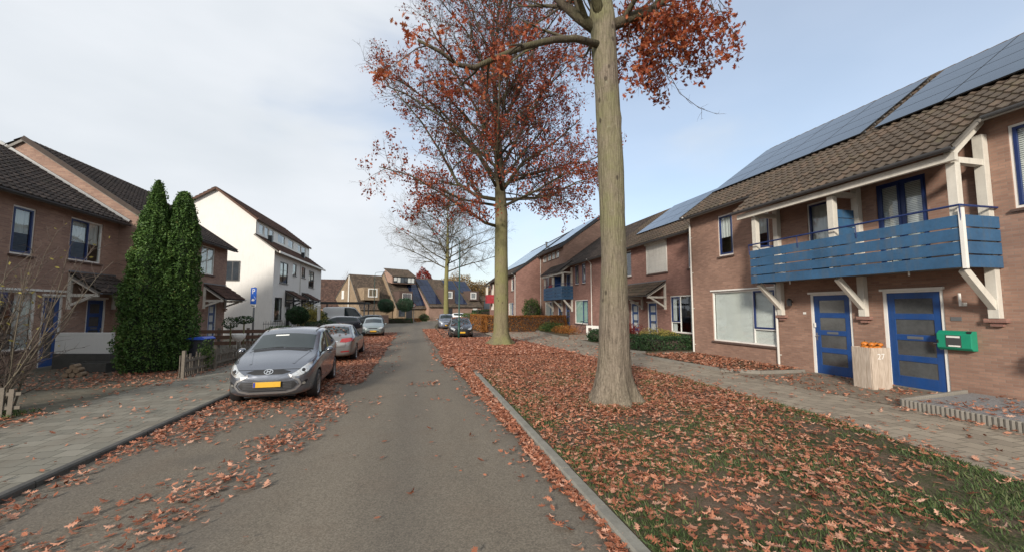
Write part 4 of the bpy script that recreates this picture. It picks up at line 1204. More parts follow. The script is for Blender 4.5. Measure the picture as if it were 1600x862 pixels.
# ================================================================== trees
BARK1 = m_bark("bark_grey", (0.185, 0.155, 0.12), (0.065, 0.052, 0.04), green=(0.17, 0.17, 0.085), gamt=0.8, low=(1.8, 4.6))
BARK2 = m_bark("bark_greenish", (0.19, 0.165, 0.10), (0.10, 0.085, 0.055), green=(0.19, 0.19, 0.08), gamt=0.8, dark=(7.8, 10.5))
LIMB = m_bark("limb_bark", (0.085, 0.07, 0.05), (0.04, 0.032, 0.025), green=(0.10, 0.10, 0.045), gamt=0.6)
TWIG = m_plain("twig_bark", (0.060, 0.044, 0.035), 0.9, 0.25, 5)
TWIG2 = m_plain("pale_twig_bark", (0.11, 0.092, 0.066), 0.9, 0.25, 5)
RUST = m_leaf("rust_oak_leaves", [(0.0, (0.085, 0.018, 0.013)), (0.35, (0.22, 0.040, 0.022)), (0.7, (0.36, 0.092, 0.036)), (1.0, (0.46, 0.19, 0.085))], trans=0.35)
LITTER = m_leaf("fallen_oak_leaves", [(0.0, (0.13, 0.045, 0.025)), (0.25, (0.27, 0.095, 0.050)), (0.6, (0.43, 0.170, 0.095)), (0.85, (0.57, 0.31, 0.21)), (1.0, (0.66, 0.46, 0.35))], rough=0.55, trans=0.12)
CONIF = m_leaf("conifer_sprays", [(0.0, (0.022, 0.048, 0.014)), (0.5, (0.065, 0.135, 0.028)), (0.86, (0.125, 0.21, 0.05)), (1.0, (0.22, 0.13, 0.05))], trans=0.15)
GREEN = m_leaf("dark_green_leaves", [(0.0, (0.010, 0.025, 0.012)), (0.5, (0.025, 0.06, 0.022)), (1.0, (0.06, 0.12, 0.04))], trans=0.2)
GREEN2D = m_leaf("blue_green_leaves", [(0.0, (0.015, 0.04, 0.022)), (0.5, (0.035, 0.085, 0.045)), (1.0, (0.07, 0.14, 0.07))], trans=0.2)
GREEN2 = m_leaf("mid_green_leaves", [(0.0, (0.02, 0.045, 0.014)), (0.5, (0.06, 0.11, 0.03)), (1.0, (0.14, 0.19, 0.05))], trans=0.25)
YELL = m_leaf("yellow_green_leaves", [(0.0, (0.12, 0.10, 0.02)), (0.5, (0.30, 0.26, 0.06)), (1.0, (0.48, 0.42, 0.14))], trans=0.3)
REDL = m_leaf("crimson_leaves", [(0.0, (0.10, 0.012, 0.010)), (0.5, (0.24, 0.035, 0.028)), (1.0, (0.36, 0.09, 0.06))], trans=0.3)
BEECH = m_leaf("copper_hedge_leaves", [(0.0, (0.12, 0.045, 0.012)), (0.4, (0.27, 0.10, 0.026)), (0.8, (0.42, 0.19, 0.05)), (1.0, (0.30, 0.25, 0.07))], trans=0.25)
FARTREE = m_leaf("autumn_tree_leaves", [(0.0, (0.10, 0.07, 0.03)), (0.5, (0.22, 0.14, 0.05)), (1.0, (0.32, 0.22, 0.08))], trans=0.25)

def curve_pts(p, d, L, n, rnd, wander=0.12, up=0.0):
    pts = [Vector(p)]; d = Vector(d).normalized()
    for i in range(n):
        d = (d + Vector((rnd.gauss(0, wander), rnd.gauss(0, wander), rnd.gauss(0, wander) + up))).normalized()
        pts.append(pts[-1] + d * (L / n))
    return pts

def along(pts, t):
    f = t * (len(pts) - 1); i = min(int(f), len(pts) - 2); f -= i
    return pts[i].lerp(pts[i + 1], f), (pts[i + 1] - pts[i]).normalized()

def side_dir(d, ang, rnd, flat=0.0):
    a = d.orthogonal().normalized(); b = d.cross(a).normalized()
    th = rnd.random() * 2 * math.pi
    s = (a * math.cos(th) + b * math.sin(th))
    s.z *= (1 - flat); s.z += 0.10
    s.normalize()
    return (d * math.cos(ang) + s * math.sin(ang)).normalized()

class Tree:
    def __init__(s, seed):
        s.rnd = random.Random(seed); s.tw = MB(); s.lb = MB(); s.tips = []
    def twigs(s, pts, r, L, dens, lvl, maxlvl, up=0.03, leaf=None, wander=0.13):
        """children along a limb"""
        rnd = s.rnd
        length = sum((b - a).length for a, b in zip(pts, pts[1:]))
        n = max(2, int(length * dens))
        for k in range(n):
            t = (k + rnd.random()) / n
            t = 0.12 + 0.88 * t
            p, d = along(pts, min(t, 0.999))
            l = L * (1.15 - 0.7 * t) * rnd.uniform(0.6, 1.25)
            dd = side_dir(d, R(rnd.uniform(30, 62)), rnd, 0.3)
            q = curve_pts(p, dd, l, 4 if lvl < maxlvl else 3, rnd, wander, up)
            rr = max(r * (1 - 0.75 * t) * 0.55, 0.004)
            if lvl < maxlvl:
                (s.lb if rr > 0.022 else s.tw).tube(q, [rr * (1 - 0.8 * i / 4) + 0.002 for i in range(5)], 5 if rr > 0.022 else 3, cap=False)
                s.twigs(q, rr, L * 0.48, dens * 1.55, lvl + 1, maxlvl, up, leaf, wander)
            else:
                s.tw.tube(q, [rr, rr * 0.75, rr * 0.5, rr * 0.25], 3, cap=False)
            if leaf is not None and lvl >= maxlvl - 1:
                for tt in (0.45, 0.75, 1.0):
                    pp, _ = along(q, min(tt, 0.999))
                    k_ = leaf(pp)
                    while k_ > 0:
                        if rnd.random() < k_:
                            s.tips.append(pp + Vector((rnd.gauss(0, .07), rnd.gauss(0, .07), rnd.gauss(-0.03, .07))))
                        k_ -= 1

def build_trunk(name, pts, rad, mat, parent, flare=None, n=24, seed=1, sub=5, knots=()):
    """trunk tube with root flare and gentle lumps"""
    pts = [Vector(p) for p in pts]
    P = []; Rr = []
    for i in range(len(pts) - 1):
        for k in range(sub):
            t = k / sub
            P.append(pts[i].lerp(pts[i + 1], t)); Rr.append(rad[i] * (1 - t) + rad[i + 1] * t)
    P.append(pts[-1]); Rr.append(rad[-1])
    M = MB(); M.tube(P, Rr, n)
    for i in range(len(P)):
        for k in range(n):
            v = Vector(M.v[i * n + k]); c = P[i]
            an = 2 * math.pi * k / n
            f = 1 + (0.014 * noise.noise(Vector((math.cos(an) * 7, math.sin(an) * 7, v.z * 1.3 + seed))) + 0.012 * noise.noise(Vector((math.cos(an) * 16, math.sin(an) * 16, v.z * 3.0))) if n > 40 else 0) + 0.06 * noise.noise(Vector((math.cos(an) * 1.2, math.sin(an) * 1.2, v.z * 0.7 + seed * 9))) + 0.025 * noise.noise(Vector((math.cos(an) * 3, math.sin(an) * 3, v.z * 2.0 + seed)))
            if flare and v.z < flare[1]:
                h = 1 - v.z / flare[1]
                lobes = 0.55 + 0.45 * math.cos(an * 5 + seed + 0.7 * math.sin(an * 2))
                f += flare[0] * h ** 2.6 * (0.45 + 0.95 * lobes + 0.5 * noise.noise(Vector((math.cos(an) * 3, math.sin(an) * 3, seed))))
            for kz, ka, ks in knots:
                da = (an - ka + math.pi) % (2 * math.pi) - math.pi
                f += ks * math.exp(-((v.z - kz) / 0.13) ** 2 - (da / 0.35) ** 2)
            w = c + (v - c) * f
            M.v[i * n + k] = (w.x, w.y, v.z)
    return M.build(name, mat, parent, smooth=True)

# ---- near oak (trunk base at 4.12, 8.3)
T1 = thing('oak_tree', 'nearest thick grey oak trunk on the leafy verge, rust leaves high up', 'tree', (4.14, 8.35, 0.05), 0, 'tall oaks on the right verge')
o1 = Vector((4.14, 8.35, 0.05))
def loc1(*P): return [Vector(p) - o1 for p in P]
tp = loc1((4.16, 8.35, -0.03), (4.16, 8.35, 0.5), (4.19, 8.35, 1.2), (4.23, 8.35, 3.2), (4.20, 8.35, 5.4), (4.15, 8.35, 6.9), (4.09, 8.35, 8.2), (4.06, 8.36, 8.8), (4.08, 8.42, 9.5), (4.11, 8.5, 10.1))
build_trunk('trunk', tp, [0.40, 0.37, 0.335, 0.275, 0.28, 0.275, 0.28, 0.30, 0.22, 0.19], BARK1, T1, flare=(0.50, 1.0), seed=3, knots=((7.05, 0.0, 0.35), (4.3, 3.6, 0.12), (3.0, 5.2, 0.10), (1.9, 4.0, 0.10), (5.6, 4.9, 0.14), (6.3, 3.9, 0.10), (2.4, 4.9, 0.07), (0.9, 4.4, 0.06)), n=96, sub=16)
t = Tree(11)
limbs1 = [
 ([(4.02, 8.3, 8.10), (3.26, 8.0, 7.95), (2.67, 7.8, 7.70), (1.96, 7.5, 7.25), (1.35, 7.3, 6.80), (0.9, 7.1, 6.42), (0.6, 7.0, 6.38), (0.31, 6.9, 6.5), (-0.1, 6.8, 6.6)], 0.085),
 ([(4.02, 8.35, 8.45), (3.55, 8.5, 8.85), (3.2, 8.8, 9.4), (2.8, 9.2, 10.4), (2.2, 9.9, 12.0)], 0.15),
 ([(4.05, 8.3, 8.55), (3.75, 8.1, 9.2), (3.4, 7.8, 10.1), (2.9, 7.4, 11.4)], 0.14),
 ([(4.15, 8.3, 8.55), (4.70, 8.2, 8.82), (5.14, 8.1, 8.98), (5.5, 8.0, 9.25), (6.2, 7.8, 9.6), (7.1, 7.6, 10.1)], 0.14),
 ([(4.06, 8.35, 8.7), (4.1, 8.5, 9.8), (4.2, 8.6, 11.5), (4.1, 8.8, 13.5), (4.3, 8.9, 16.0)], 0.24),
 ([(4.10, 8.4, 8.6), (4.3, 9.2, 9.2), (4.8, 10.2, 10.2), (5.4, 11.2, 11.6)], 0.13),
]
def leaf1(p):
    w = p + o1
    g = noise.noise(w * 1.1)
    if w.x > 6.75: return 0.0
    if w.x > 4.3: return max(0, 0.26 + g * 0.9) if w.z > 7.0 else 0.0
    if w.x < 1.7: return max(0, 0.55 + g) if w.z < 9 else 0.1
    return max(0.0, 0.10 + g * 0.5)
for P, r in limbs1:
    q = loc1(*P)
    rr = [r * (1 - 0.72 * i / (len(q) - 1)) for i in range(len(q))]
    t.lb.tube(q, rr, 10)
    t.twigs(q, r, 2.3 if r > 0.12 else 1.25, 1.7, 0, 2, up=-0.02, leaf=leaf1)
# drooping leafy sprays on the right side and bare ends hanging below them
rn = random.Random(5)
for k in range(46):
    base = Vector((rn.uniform(4.5, 6.5), rn.uniform(7.3, 9.2), rn.uniform(8.6, 9.7))) - o1
    L = rn.uniform(0.7, 1.7)
    d = Vector((rn.uniform(-0.2, 0.6), rn.uniform(-0.4, 0.4), -0.9))
    q = curve_pts(base, d, L, 5, rn, 0.16, 0.03)
    t.tw.tube(q, [0.012, 0.010, 0.008, 0.006, 0.005, 0.003], 4, cap=False)
    t.twigs(q, 0.012, 0.5, 4.0, 1, 2, up=-0.02, leaf=(lambda p: 0.5) if k % 4 else None)
q = loc1((5.4, 8.1, 8.3), (5.6, 8.2, 7.7), (6.0, 8.3, 7.2), (6.6, 8.4, 6.95), (7.2, 8.5, 6.9)); t.tw.tube(q, [0.012, 0.010, 0.009, 0.007, 0.003], 4); t.twigs(q, 0.01, 0.55, 3.0, 1, 2)
q = loc1((5.6, 8.0, 8.3), (6.0, 8.0, 8.0), (6.6, 8.1, 8.0), (7.4, 8.2, 8.35)); t.tw.tube(q, [0.010, 0.009, 0.007, 0.003], 4); t.twigs(q, 0.01, 0.55, 3.0, 1, 2)
t.lb.build('limbs', LIMB, T1, smooth=True); t.tw.build('twigs', TWIG, T1)
def crown_leaves(tree, parent, mat, size, mult=1, tpl=(LEAF_V, LEAF_F), seed=1, flat=None, tone=None, spread=0.09):
    rs = np.random.RandomState(seed)
    P = np.array([tuple(p) for p in tree.tips for _ in range(mult)], dtype=np.float32).reshape(-1, 3)
    if mult > 1: P += rs.randn(*P.shape) * spread * np.array([1, 1, 1.3])
    n = len(P)
    if n == 0: return 0
    tn = None
    if tone is not None:
        tn = np.clip(np.array([tone(p) for p in P]) + rs.randn(n) * 0.22, 0, 1)
    scatter('foliage', tpl[0], tpl[1], P, rots(rs, n, full=True), size * rs.uniform(0.7, 1.25, n), mat, parent, tone=tn)
    return n
print('leaves tree1', crown_leaves(t, T1, RUST, 0.125, 5, seed=3, tone=lambda p: 0.70, spread=0.075))

# ---- second oak
def big_oak(name, label, loc, seed, trunk, rad, prim, leaf, lmat, lsize, mult, L=3.0, dens=1.1, twigmat=TWIG, flare=(0.8, 0.9), group=None, bark=BARK2, maxl=3, limbm=None, extra=None, up=0.03):
    T = thing(name, label, 'tree', loc, 0, group)
    build_trunk('trunk', trunk, rad, bark, T, flare=flare, seed=seed, n=20)
    t = Tree(seed); limbm = limbm or LIMB
    for P, r in prim:
        r *= 0.8
        q = [Vector(p) for p in P]
        t.lb.tube(q, [r * (1 - 0.75 * i / (len(q) - 1)) for i in range(len(q))], 7)
        Ln = sum((b - a).length for a, b in zip(q, q[1:]))
        t.twigs(q, r, L * min(1, Ln / 5.5), dens, 1, maxl, up=up, leaf=leaf)
    if extra: extra(t)
    t.lb.build('limbs', limbm, T, smooth=True); t.tw.build('twigs', twigmat, T)
    if lmat: print(label, 'leaves', crown_leaves(t, T, lmat, lsize, mult, (SIMPLE_V, SIMPLE_F), seed, tone=lambda p: 0.45))
    print(label, 'tube verts', len(t.lb.v), len(t.tw.v))
    return T

rn = random.Random(21)
tr2 = [(0, 0, -0.05), (0, 0, 1.0), (0.0, 0, 5), (0.0, 0, 7.5), (-0.1, 0, 9.6), (-0.25, 0, 12.6), (-0.45, 0.1, 15.7), (-0.5, 0.1, 18.5), (-0.4, 0, 21)]
ra2 = [0.50, 0.43, 0.37, 0.36, 0.28, 0.19, 0.12, 0.07, 0.03]
prim2 = [
 ([(-0.25, 0, 6.75), (-1.0, -0.3, 6.85), (-1.8, -0.6, 7.3), (-3.4, -1.2, 8.1), (-5.1, -1.8, 8.8), (-6.6, -2.2, 9.0)], 0.12),
 ([(-0.2, 0, 8.3), (-1.4, 0.2, 8.5), (-2.5, 0.3, 9.2), (-3.4, 0.3, 10.8), (-4.6, 0.2, 12.6), (-6.2, 0, 14.3)], 0.15),
 ([(0.2, 0, 8.35), (1.8, -0.2, 8.45), (3.2, -0.3, 8.8), (4.4, -0.5, 9.5), (5.6, -0.6, 9.9)], 0.12),
 ([(0.15, 0, 9.0), (1.4, 0.3, 10.8), (3.4, 0.4, 12.2), (5.2, 0.6, 14.0)], 0.15),
 ([(0, 0.2, 8.6), (0.3, 2.0, 9.6), (0.5, 4.2, 11.2), (0.4, 6, 13.2)], 0.14),
 ([(0, -0.2, 8.8), (-0.6, -1.8, 9.8), (-0.9, -3.8, 11.0), (-1.2, -5.5, 12.6)], 0.14),
 ([(0.1, -0.2, 7.9), (1.5, -1.8, 8.4), (3.0, -3.2, 9.2), (4.4, -4.4, 9.8)], 0.11),
 ([(-0.1, 0.2, 8.0), (-2.2, 1.8, 8.7), (-4.2, 3.4, 10.0)], 0.11),
]
prim2 += [([(-0.2, 0, 9.4), (-1.7, 0.3, 11.6), (-3.8, 0.5, 13.8), (-5.6, 0.7, 15.0), (-6.6, 0.8, 15.5)], 0.12),
 ([(-0.2, 0, 8.9), (-1.5, -0.8, 10.6), (-3.6, -1.4, 12.3), (-5.4, -1.8, 13.1), (-6.4, -2.0, 13.3)], 0.12),
 ([(-0.3, 0, 11.0), (-1.5, 0.2, 13.8), (-3.4, 0.3, 17.0), (-4.6, 0.3, 19.2)], 0.12),
 ([(-0.1, 0, 10.0), (1.2, -0.6, 12.6), (2.8, -1.2, 15.6), (4.0, -1.6, 18.0)], 0.12),
 ([(0.1, 0, 9.2), (2.2, 1.0, 10.4), (4.6, 1.8, 11.4), (6.6, 2.2, 12.0)], 0.12)]
for k in range(26):
    z = 9.6 + k * 0.42 + rn.uniform(-0.2, 0.2); a = k * 2.4 + rn.uniform(-0.4, 0.4)
    L = (7.3 * (1 - ((z - 10.5) / 13.5) ** 2) ** 0.5 if z > 10.5 else 5.8) * rn.uniform(0.75, 1.05)
    el = R(38 + (z - 9) * 2.2)
    c = Vector((-0.25 if z > 12 else -0.15, 0, z))
    d = Vector((math.cos(a) * math.cos(el), math.sin(a) * math.cos(el), math.sin(el)))
    q = curve_pts(c, d, L, 5, rn, 0.10, 0.03)
    prim2.append(([tuple(p) for p in q], 0.13 - (z - 9) * 0.006))
def leaf2(p):
    # leaves hold on low, in the middle and on the right; the upper left has shed
    r_ = math.hypot(p.x, p.y)
    n = noise.noise(Vector((p.x * 0.55, p.y * 0.55, p.z * 0.55))) + 0.35 * noise.noise(p * 1.7)
    s = 0.8 * n + 0.30
    if p.x > 0.5: s += 0.25
    if p.z < 10: s += 0.25
    if p.z > 15: s -= 0.2
    if p.x < -3 and p.z > 11: s -= 0.12
    return max(0.03, min(0.5, s * 0.30))
big_oak('oak_tree', 'second oak along the verge, half bare with dark red leaves in its crown', (4.57, 22.9, 0.05), 7, tr2, ra2, prim2, leaf2, RUST, 0.15, 3, L=3.0, dens=1.9, maxl=4, group='tall oaks on the right verge')

# ---- bare tree at the end of the street, with a yellow-green trunk
rn = random.Random(4)
tr3 = [(0, 0, -0.05), (0, 0, 1.5), (-0.05, 0, 5.5), (0.05, 0, 9), (0.1, 0, 12), (0.05, 0, 15), (0, 0, 18.5)]
ra3 = [0.5, 0.36, 0.29, 0.26, 0.17, 0.10, 0.03]
prim3 = []
for k in range(30):
    z = 7.3 + 0.36 * k + rn.uniform(-0.1, 0.1); a = k * 2.4
    L = max(1.8, 10.2 * (1 - ((z - 7.0) / 12.5) ** 1.3)) * rn.uniform(0.85, 1.1)
    el = R(16 + (z - 7) * 4.2)
    d = Vector((math.cos(a) * math.cos(el), math.sin(a) * math.cos(el), math.sin(el)))
    q = curve_pts(Vector((0.03, 0, z)), d, L, 5, rn, 0.09, 0.02)
    prim3.append(([tuple(p) for p in q], max(0.04, 0.13 - (z - 7) * 0.008)))
big_oak('bare_tree', 'bare wide-crowned tree with a yellow-green trunk near the far houses', (3.75, 58, 0), 9, tr3, ra3, prim3, None, None, 0, 0, L=3.6, dens=1.75, twigmat=TWIG2, flare=(0.3, 0.6), maxl=4,
        bark=m_plain("yellowgreen_bark", (0.17, 0.16, 0.06), 0.9, 0.25, 3, bump=0.3), up=0.015)

# ================================================================== shrubs, hedges, conifers
def blob(name_root, label, cat, loc, shape, n, size, mat, seed, core=None, group=None, name='shrub', tpl=(SPRAY_V, SPRAY_F), coremat=None, stem=None, tone=None, orient=None, kind_part='foliage'):
    """foliage spread through a lumpy shell; shape(rs) -> point, core(mb) adds a dark inner mass"""
    T = thing(name, label, cat, loc, 0, group)
    rs = np.random.RandomState(seed)
    P = np.array([shape(rs) for _ in range(n)], dtype=np.float32)
    scatter(kind_part, tpl[0], tpl[1], P, rots(rs, n, full=True), size * rs.uniform(0.6, 1.3, n), mat, T, tone=tone(P, rs) if tone else None)
    if core:
        M = MB(); core(M); M.build('inner_core', coremat or TWIG, T)  # dark filler mass inside the foliage, blocks the view through it
    if stem:
        M = MB(); stem(M); M.build('stem', BARK2, T)
    return T

def conifer_shape(Hh, Rm, seed, pw=(3.4, 0.8, 0.18)):
    def f(rs):
        while True:
            z = rs.rand() ** 0.85 * Hh
            h = z / Hh
            r0 = Rm * min(1.0, 0.80 + 1.2 * h) * (1 - h ** pw[0]) ** pw[1] * (1 - pw[2] * h)
            a = rs.rand() * 2 * np.pi
            lump = 1 + 0.20 * noise.noise(Vector((math.cos(a) * 1.6, math.sin(a) * 1.6, z * 0.9 + seed))) + 0.30 * noise.noise(Vector((math.cos(a) * 4, math.sin(a) * 4, z * 3.2 + seed)))
            r = r0 * lump * (1 - 0.22 * rs.rand() ** 2) + (rs.rand() < 0.06) * rs.rand() * 0.10
            return (r * math.cos(a), r * math.sin(a), z + 0.05)
    return f
for (x, y, Hh, Rm, n, sd, lab) in ((-8.50, 15.6, 6.2, 0.84, 44000, 3, 'taller left one of two touching dark green conifers'), (-7.88, 15.9, 5.95, 0.58, 30000, 8, 'narrower right one of two touching dark green conifers')):
    pw = (2.2, 0.8, 0.15) if sd == 3 else (6.0, 0.55, 0.20)
    sh = conifer_shape(Hh, Rm, sd, pw)
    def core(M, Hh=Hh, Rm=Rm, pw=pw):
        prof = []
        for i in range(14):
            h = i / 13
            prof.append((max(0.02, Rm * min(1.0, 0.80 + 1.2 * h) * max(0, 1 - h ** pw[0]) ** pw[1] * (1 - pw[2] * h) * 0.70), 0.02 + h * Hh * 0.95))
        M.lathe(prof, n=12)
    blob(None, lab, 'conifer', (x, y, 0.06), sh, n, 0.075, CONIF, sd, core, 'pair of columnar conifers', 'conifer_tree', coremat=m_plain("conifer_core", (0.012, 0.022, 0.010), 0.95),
         tone=lambda P, rs: np.clip(0.45 + 0.25 * rs.randn(len(P)) + 0.35 * np.array([noise.noise(Vector((p[0] * 2.2, p[1] * 2.2, p[2] * 2.2))) for p in P]), 0, 1))

def box_shape(w, d, h, round_=0.12, top=0.3):
    def f(rs):
        # points near the surface of a hedge box
        k = rs.rand()
        if k < top: p = [rs.uniform(-w, w), rs.uniform(-d, d), h - rs.rand() ** 2 * 0.15]
        elif k < top + (1 - top) * 0.62: p = [rs.uniform(-w, w), (1 if rs.rand() < 0.5 else -1) * (d - rs.rand() ** 2 * 0.15), rs.uniform(0.02, h)]
        else: p = [(1 if rs.rand() < 0.5 else -1) * (w - rs.rand() ** 2 * 0.15), rs.uniform(-d, d), rs.uniform(0.02, h)]
        nn = noise.noise(Vector((p[0] * 1.3, p[1] * 1.3, p[2] * 1.3)))
        m_ = 1 + round_ * nn
        return (p[0] * m_, p[1] * m_, p[2] * (1 + round_ * 0.7 * nn))
    return f
def ball_shape(rx, rz, cz, lump=0.12, sd=0, fill=0.3):
    def f(rs):
        v = rs.randn(3); v /= np.linalg.norm(v)
        l = 1 + lump * noise.noise(Vector(tuple(v * 2.2 + sd))) * 2
        r = l * (1 - fill * rs.rand() ** 1.6)
        return (v[0] * rx * r, v[1] * rx * r, cz + v[2] * rz * r)
    return f
def boxcore(w, d, h): return lambda M: M.box(-w + 0.14, w - 0.14, -d + 0.14, d - 0.14, 0, h - 0.14)
def ballcore(rx, rz, cz):
    return lambda M: M.lathe([(max(0.01, rx * 0.72 * math.cos(a)), cz + rz * 0.72 * math.sin(a)) for a in np.linspace(-1.5, 1.5, 9)], n=12)

# copper beech hedge in front of the far right houses (two straight runs meeting at a corner)
hg = blob(None, 'clipped copper beech hedge in front of the tall brick house', 'hedge', (9.6, 36.4, 0.05), box_shape(3.7, 0.45, 1.45, 0.05), 15000, 0.11, BEECH, 5, boxcore(3.7, 0.45, 1.45), None, 'beech_hedge')
hg.rotation_euler[2] = R(-3)
hg = blob(None, 'end run of the copper beech hedge along the brick parking', 'hedge', (5.95, 40.8, 0.05), box_shape(0.45, 4.2, 1.5, 0.05), 11000, 0.11, BEECH, 6, boxcore(0.45, 4.2, 1.5), None, 'beech_hedge')
# low green hedge with yellow top beside the near house
blob(None, 'low dark green hedge with yellow flecks on top below the white framed window', 'hedge', (11.3, 17.95, 0.18), box_shape(1.55, 1.0, 0.62, 0.25), 7000, 0.085, GREEN, 9, boxcore(1.4, 0.9, 0.55), None, 'low_hedge')
blob(None, 'pale yellow variegated bush growing behind the low green hedge', 'shrub', (12.0, 19.0, 0.18), ball_shape(1.0, 0.34, 0.58, 0.2, 3, 0.6), 2200, 0.07, YELL, 10, None, None, 'shrub')
blob(None, 'crimson leaved shrub in front of the two canopy doors', 'shrub', (11.6, 21.2, 0.18), ball_shape(0.75, 0.62, 0.55, 0.3, 6, 0.8), 2600, 0.08, REDL, 12, None, None, 'shrub')
blob(None, 'small round dark green shrub just left of the thick trunk', 'shrub', (10.4, 22.9, 0.1), ball_shape(0.62, 0.42, 0.4, 0.1, 2), 2600, 0.08, GREEN, 13, ballcore(0.62, 0.42, 0.4), None, 'shrub')
blob(None, 'brownish low shrub beside the bicycle', 'shrub', (11.6, 31.5, 0.1), ball_shape(1.1, 0.4, 0.3, 0.2, 4, 0.8), 2400, 0.09, BEECH, 14, None, None, 'shrub')
blob(None, 'olive spreading shrub at the right end of the beech hedge', 'shrub', (11.3, 34.2, 0.1), ball_shape(1.2, 0.5, 0.4, 0.2, 7, 0.8), 2800, 0.10, GREEN2, 15, None, None, 'shrub')
blob(None, 'tall green shrub against the bare brick side wall', 'shrub', (12.0, 43.2, 0.1), ball_shape(1.0, 1.5, 1.6, 0.2, 8), 4200, 0.13, GREEN2, 16, ballcore(1.0, 1.5, 1.6), None, 'shrub')
blob(None, 'rounded green bush at the far left end of the beech hedge', 'shrub', (6.2, 49.5, 0.0), ball_shape(1.5, 0.85, 0.8, 0.2, 9), 3200, 0.14, GREEN2, 17, ballcore(1.5, 0.85, 0.8), None, 'shrub')
blob(None, 'orange leaved low bush behind the black car', 'shrub', (5.6, 44.6, 0.0), ball_shape(0.9, 0.6, 0.5, 0.2, 5, 0.6), 1500, 0.12, BEECH, 18, None, None, 'shrub')
blob(None, 'long dark green clipped hedge near the distant grey-roofed house', 'hedge', (13.6, 78, 0.0), box_shape(3.4, 1.0, 1.9, 0.1), 4200, 0.2, GREEN, 19, boxcore(3.4, 1.0, 1.9), None, 'clipped_hedge')
blob(None, 'green foliage of a plant leaning in at the right edge of the brick wall', 'shrub', (11.95, 5.62, 0.75), ball_shape(0.17, 0.26, 0.3, 0.3, 5, 0.9), 130, 0.09, GREEN2, 20, lambda M: M.tube([(0, 0, -0.62), (0.03, 0, -0.2), (0, 0.02, 0.35)], 0.012, 5), None, 'wall_plant')
# left side
def std_tree(label, x, y, rx, cz, n, mat, hz, sd, nm='standard_tree', rzf=0.85):
    return blob(None, label, 'small tree', (x, y, 0.05), ball_shape(rx, rx * rzf, cz, 0.1, sd), n, 0.10 if rx > 0.5 else 0.075, mat, 30 + sd, ballcore(rx, rx * rzf, cz) if rx > 0.5 else None, None, nm,
                stem=lambda M: M.tube([(0, 0, 0), (0.02, 0, hz * 0.5), (0, 0, cz)], 0.03, 6))
std_tree('small loose-headed tree in the garden, left one of two before the white house', -8.0, 20.3, 0.32, 1.42, 420, GREEN, 1.3, 1)
std_tree('small flat-headed tree right behind the white pedestal in the garden', -7.45, 20.2, 0.36, 1.55, 520, GREEN, 1.4, 2, rzf=0.5)
std_tree('large clipped dark ball tree in front of the white house', -8.15, 31.0, 0.72, 1.62, 5200, GREEN, 1.2, 3)
std_tree('clipped green ball tree in the far front garden, left one of the pair', -4.9, 66, 1.25, 2.6, 9500, GREEN2D, 1.8, 4)
std_tree('clipped green ball tree in the far front garden, right one of the pair', -2.1, 67, 1.3, 2.75, 9500, GREEN2D, 1.8, 5)
blob(None, 'yellow autumn bush beside the white house', 'shrub', (-9.6, 40.5, 0), ball_shape(1.35, 1.15, 1.3, 0.25, 3, 0.6), 3600, 0.12, YELL, 41, None, None, 'shrub')
blob(None, 'dark green evergreen bush to the left of the white van', 'shrub', (-10.6, 46, 0), ball_shape(1.5, 1.0, 1.0, 0.2, 4), 4600, 0.14, GREEN, 42, ballcore(1.5, 1.0, 1.0), None, 'shrub')
blob(None, 'low dark green bush in front of the dark estate car', 'shrub', (-6.9, 31.8, 0), ball_shape(1.3, 0.72, 0.6, 0.15, 5), 5200, 0.09, GREEN, 43, ballcore(1.3, 0.72, 0.6), None, 'shrub')
blob(None, 'green hedge plants under the large ball tree', 'shrub', (-8.6, 29.3, 0), ball_shape(1.1, 0.55, 0.5, 0.2, 6), 3000, 0.09, GREEN2, 44, ballcore(1.1, 0.55, 0.5), None, 'shrub')
blob(None, 'ivy growing over the old fence beside the blue lidded bin', 'climber', (-6.72, 15.35, 0.1), ball_shape(0.25, 0.5, 0.5, 0.3, 2, 0.8), 700, 0.07, GREEN2, 45, None, None, 'ivy')
blob(None, 'brown clipped bush by the far front doors', 'shrub', (0.9, 70.5, 0), ball_shape(0.9, 0.7, 0.65, 0.15, 3), 1500, 0.14, GREEN2, 46, ballcore(0.9, 0.7, 0.65), None, 'shrub')
blob(None, 'low brown planting in front of the attic window house', 'shrub', (-2.5, 70, 0), box_shape(2.6, 0.7, 0.6, 0.3), 2600, 0.15, BEECH, 47, boxcore(2.6, 0.7, 0.6), None, 'planting')
blob(None, 'dark low hedge in front of the far ball trees', 'hedge', (-3.4, 64.8, 0), box_shape(2.4, 0.5, 0.7, 0.2), 2200, 0.14, GREEN, 48, boxcore(2.4, 0.5, 0.7), None, 'low_hedge')
blob(None, 'crimson topped tree peeping over the far solar roof', 'tree', (1.0, 95, 0), ball_shape(1.9, 2.6, 8.6, 0.2, 3), 2600, 0.35, REDL, 51, None, None, 'autumn_tree', stem=lambda M: M.tube([(0, 0, 0), (0, 0, 8)], 0.2, 6))
for k, (x, y, rx, rz_, cz, mt, lb) in enumerate((
    (9, 97, 4.2, 3.2, 7.2, FARTREE, 'orange brown tree above the middle of the far solar roof'),
    (15.5, 101, 4.2, 3.1, 6.0, FARTREE, 'olive and brown tree above the right end of the far solar roof'),
    (24.5, 112, 5.5, 3.8, 5.8, FARTREE, 'wide orange tree behind the distant grey-roofed house'))):
    blob(None, lb, 'tree', (x, y, 0), ball_shape(rx, rz_, cz, 0.2, k, 0.6), 5200, 0.35, mt, 60 + k, None, 'trees behind the far houses', 'autumn_tree', stem=lambda M, cz=cz: M.tube([(0, 0, 0), (0, 0, cz)], 0.25, 6))
rn = random.Random(8)
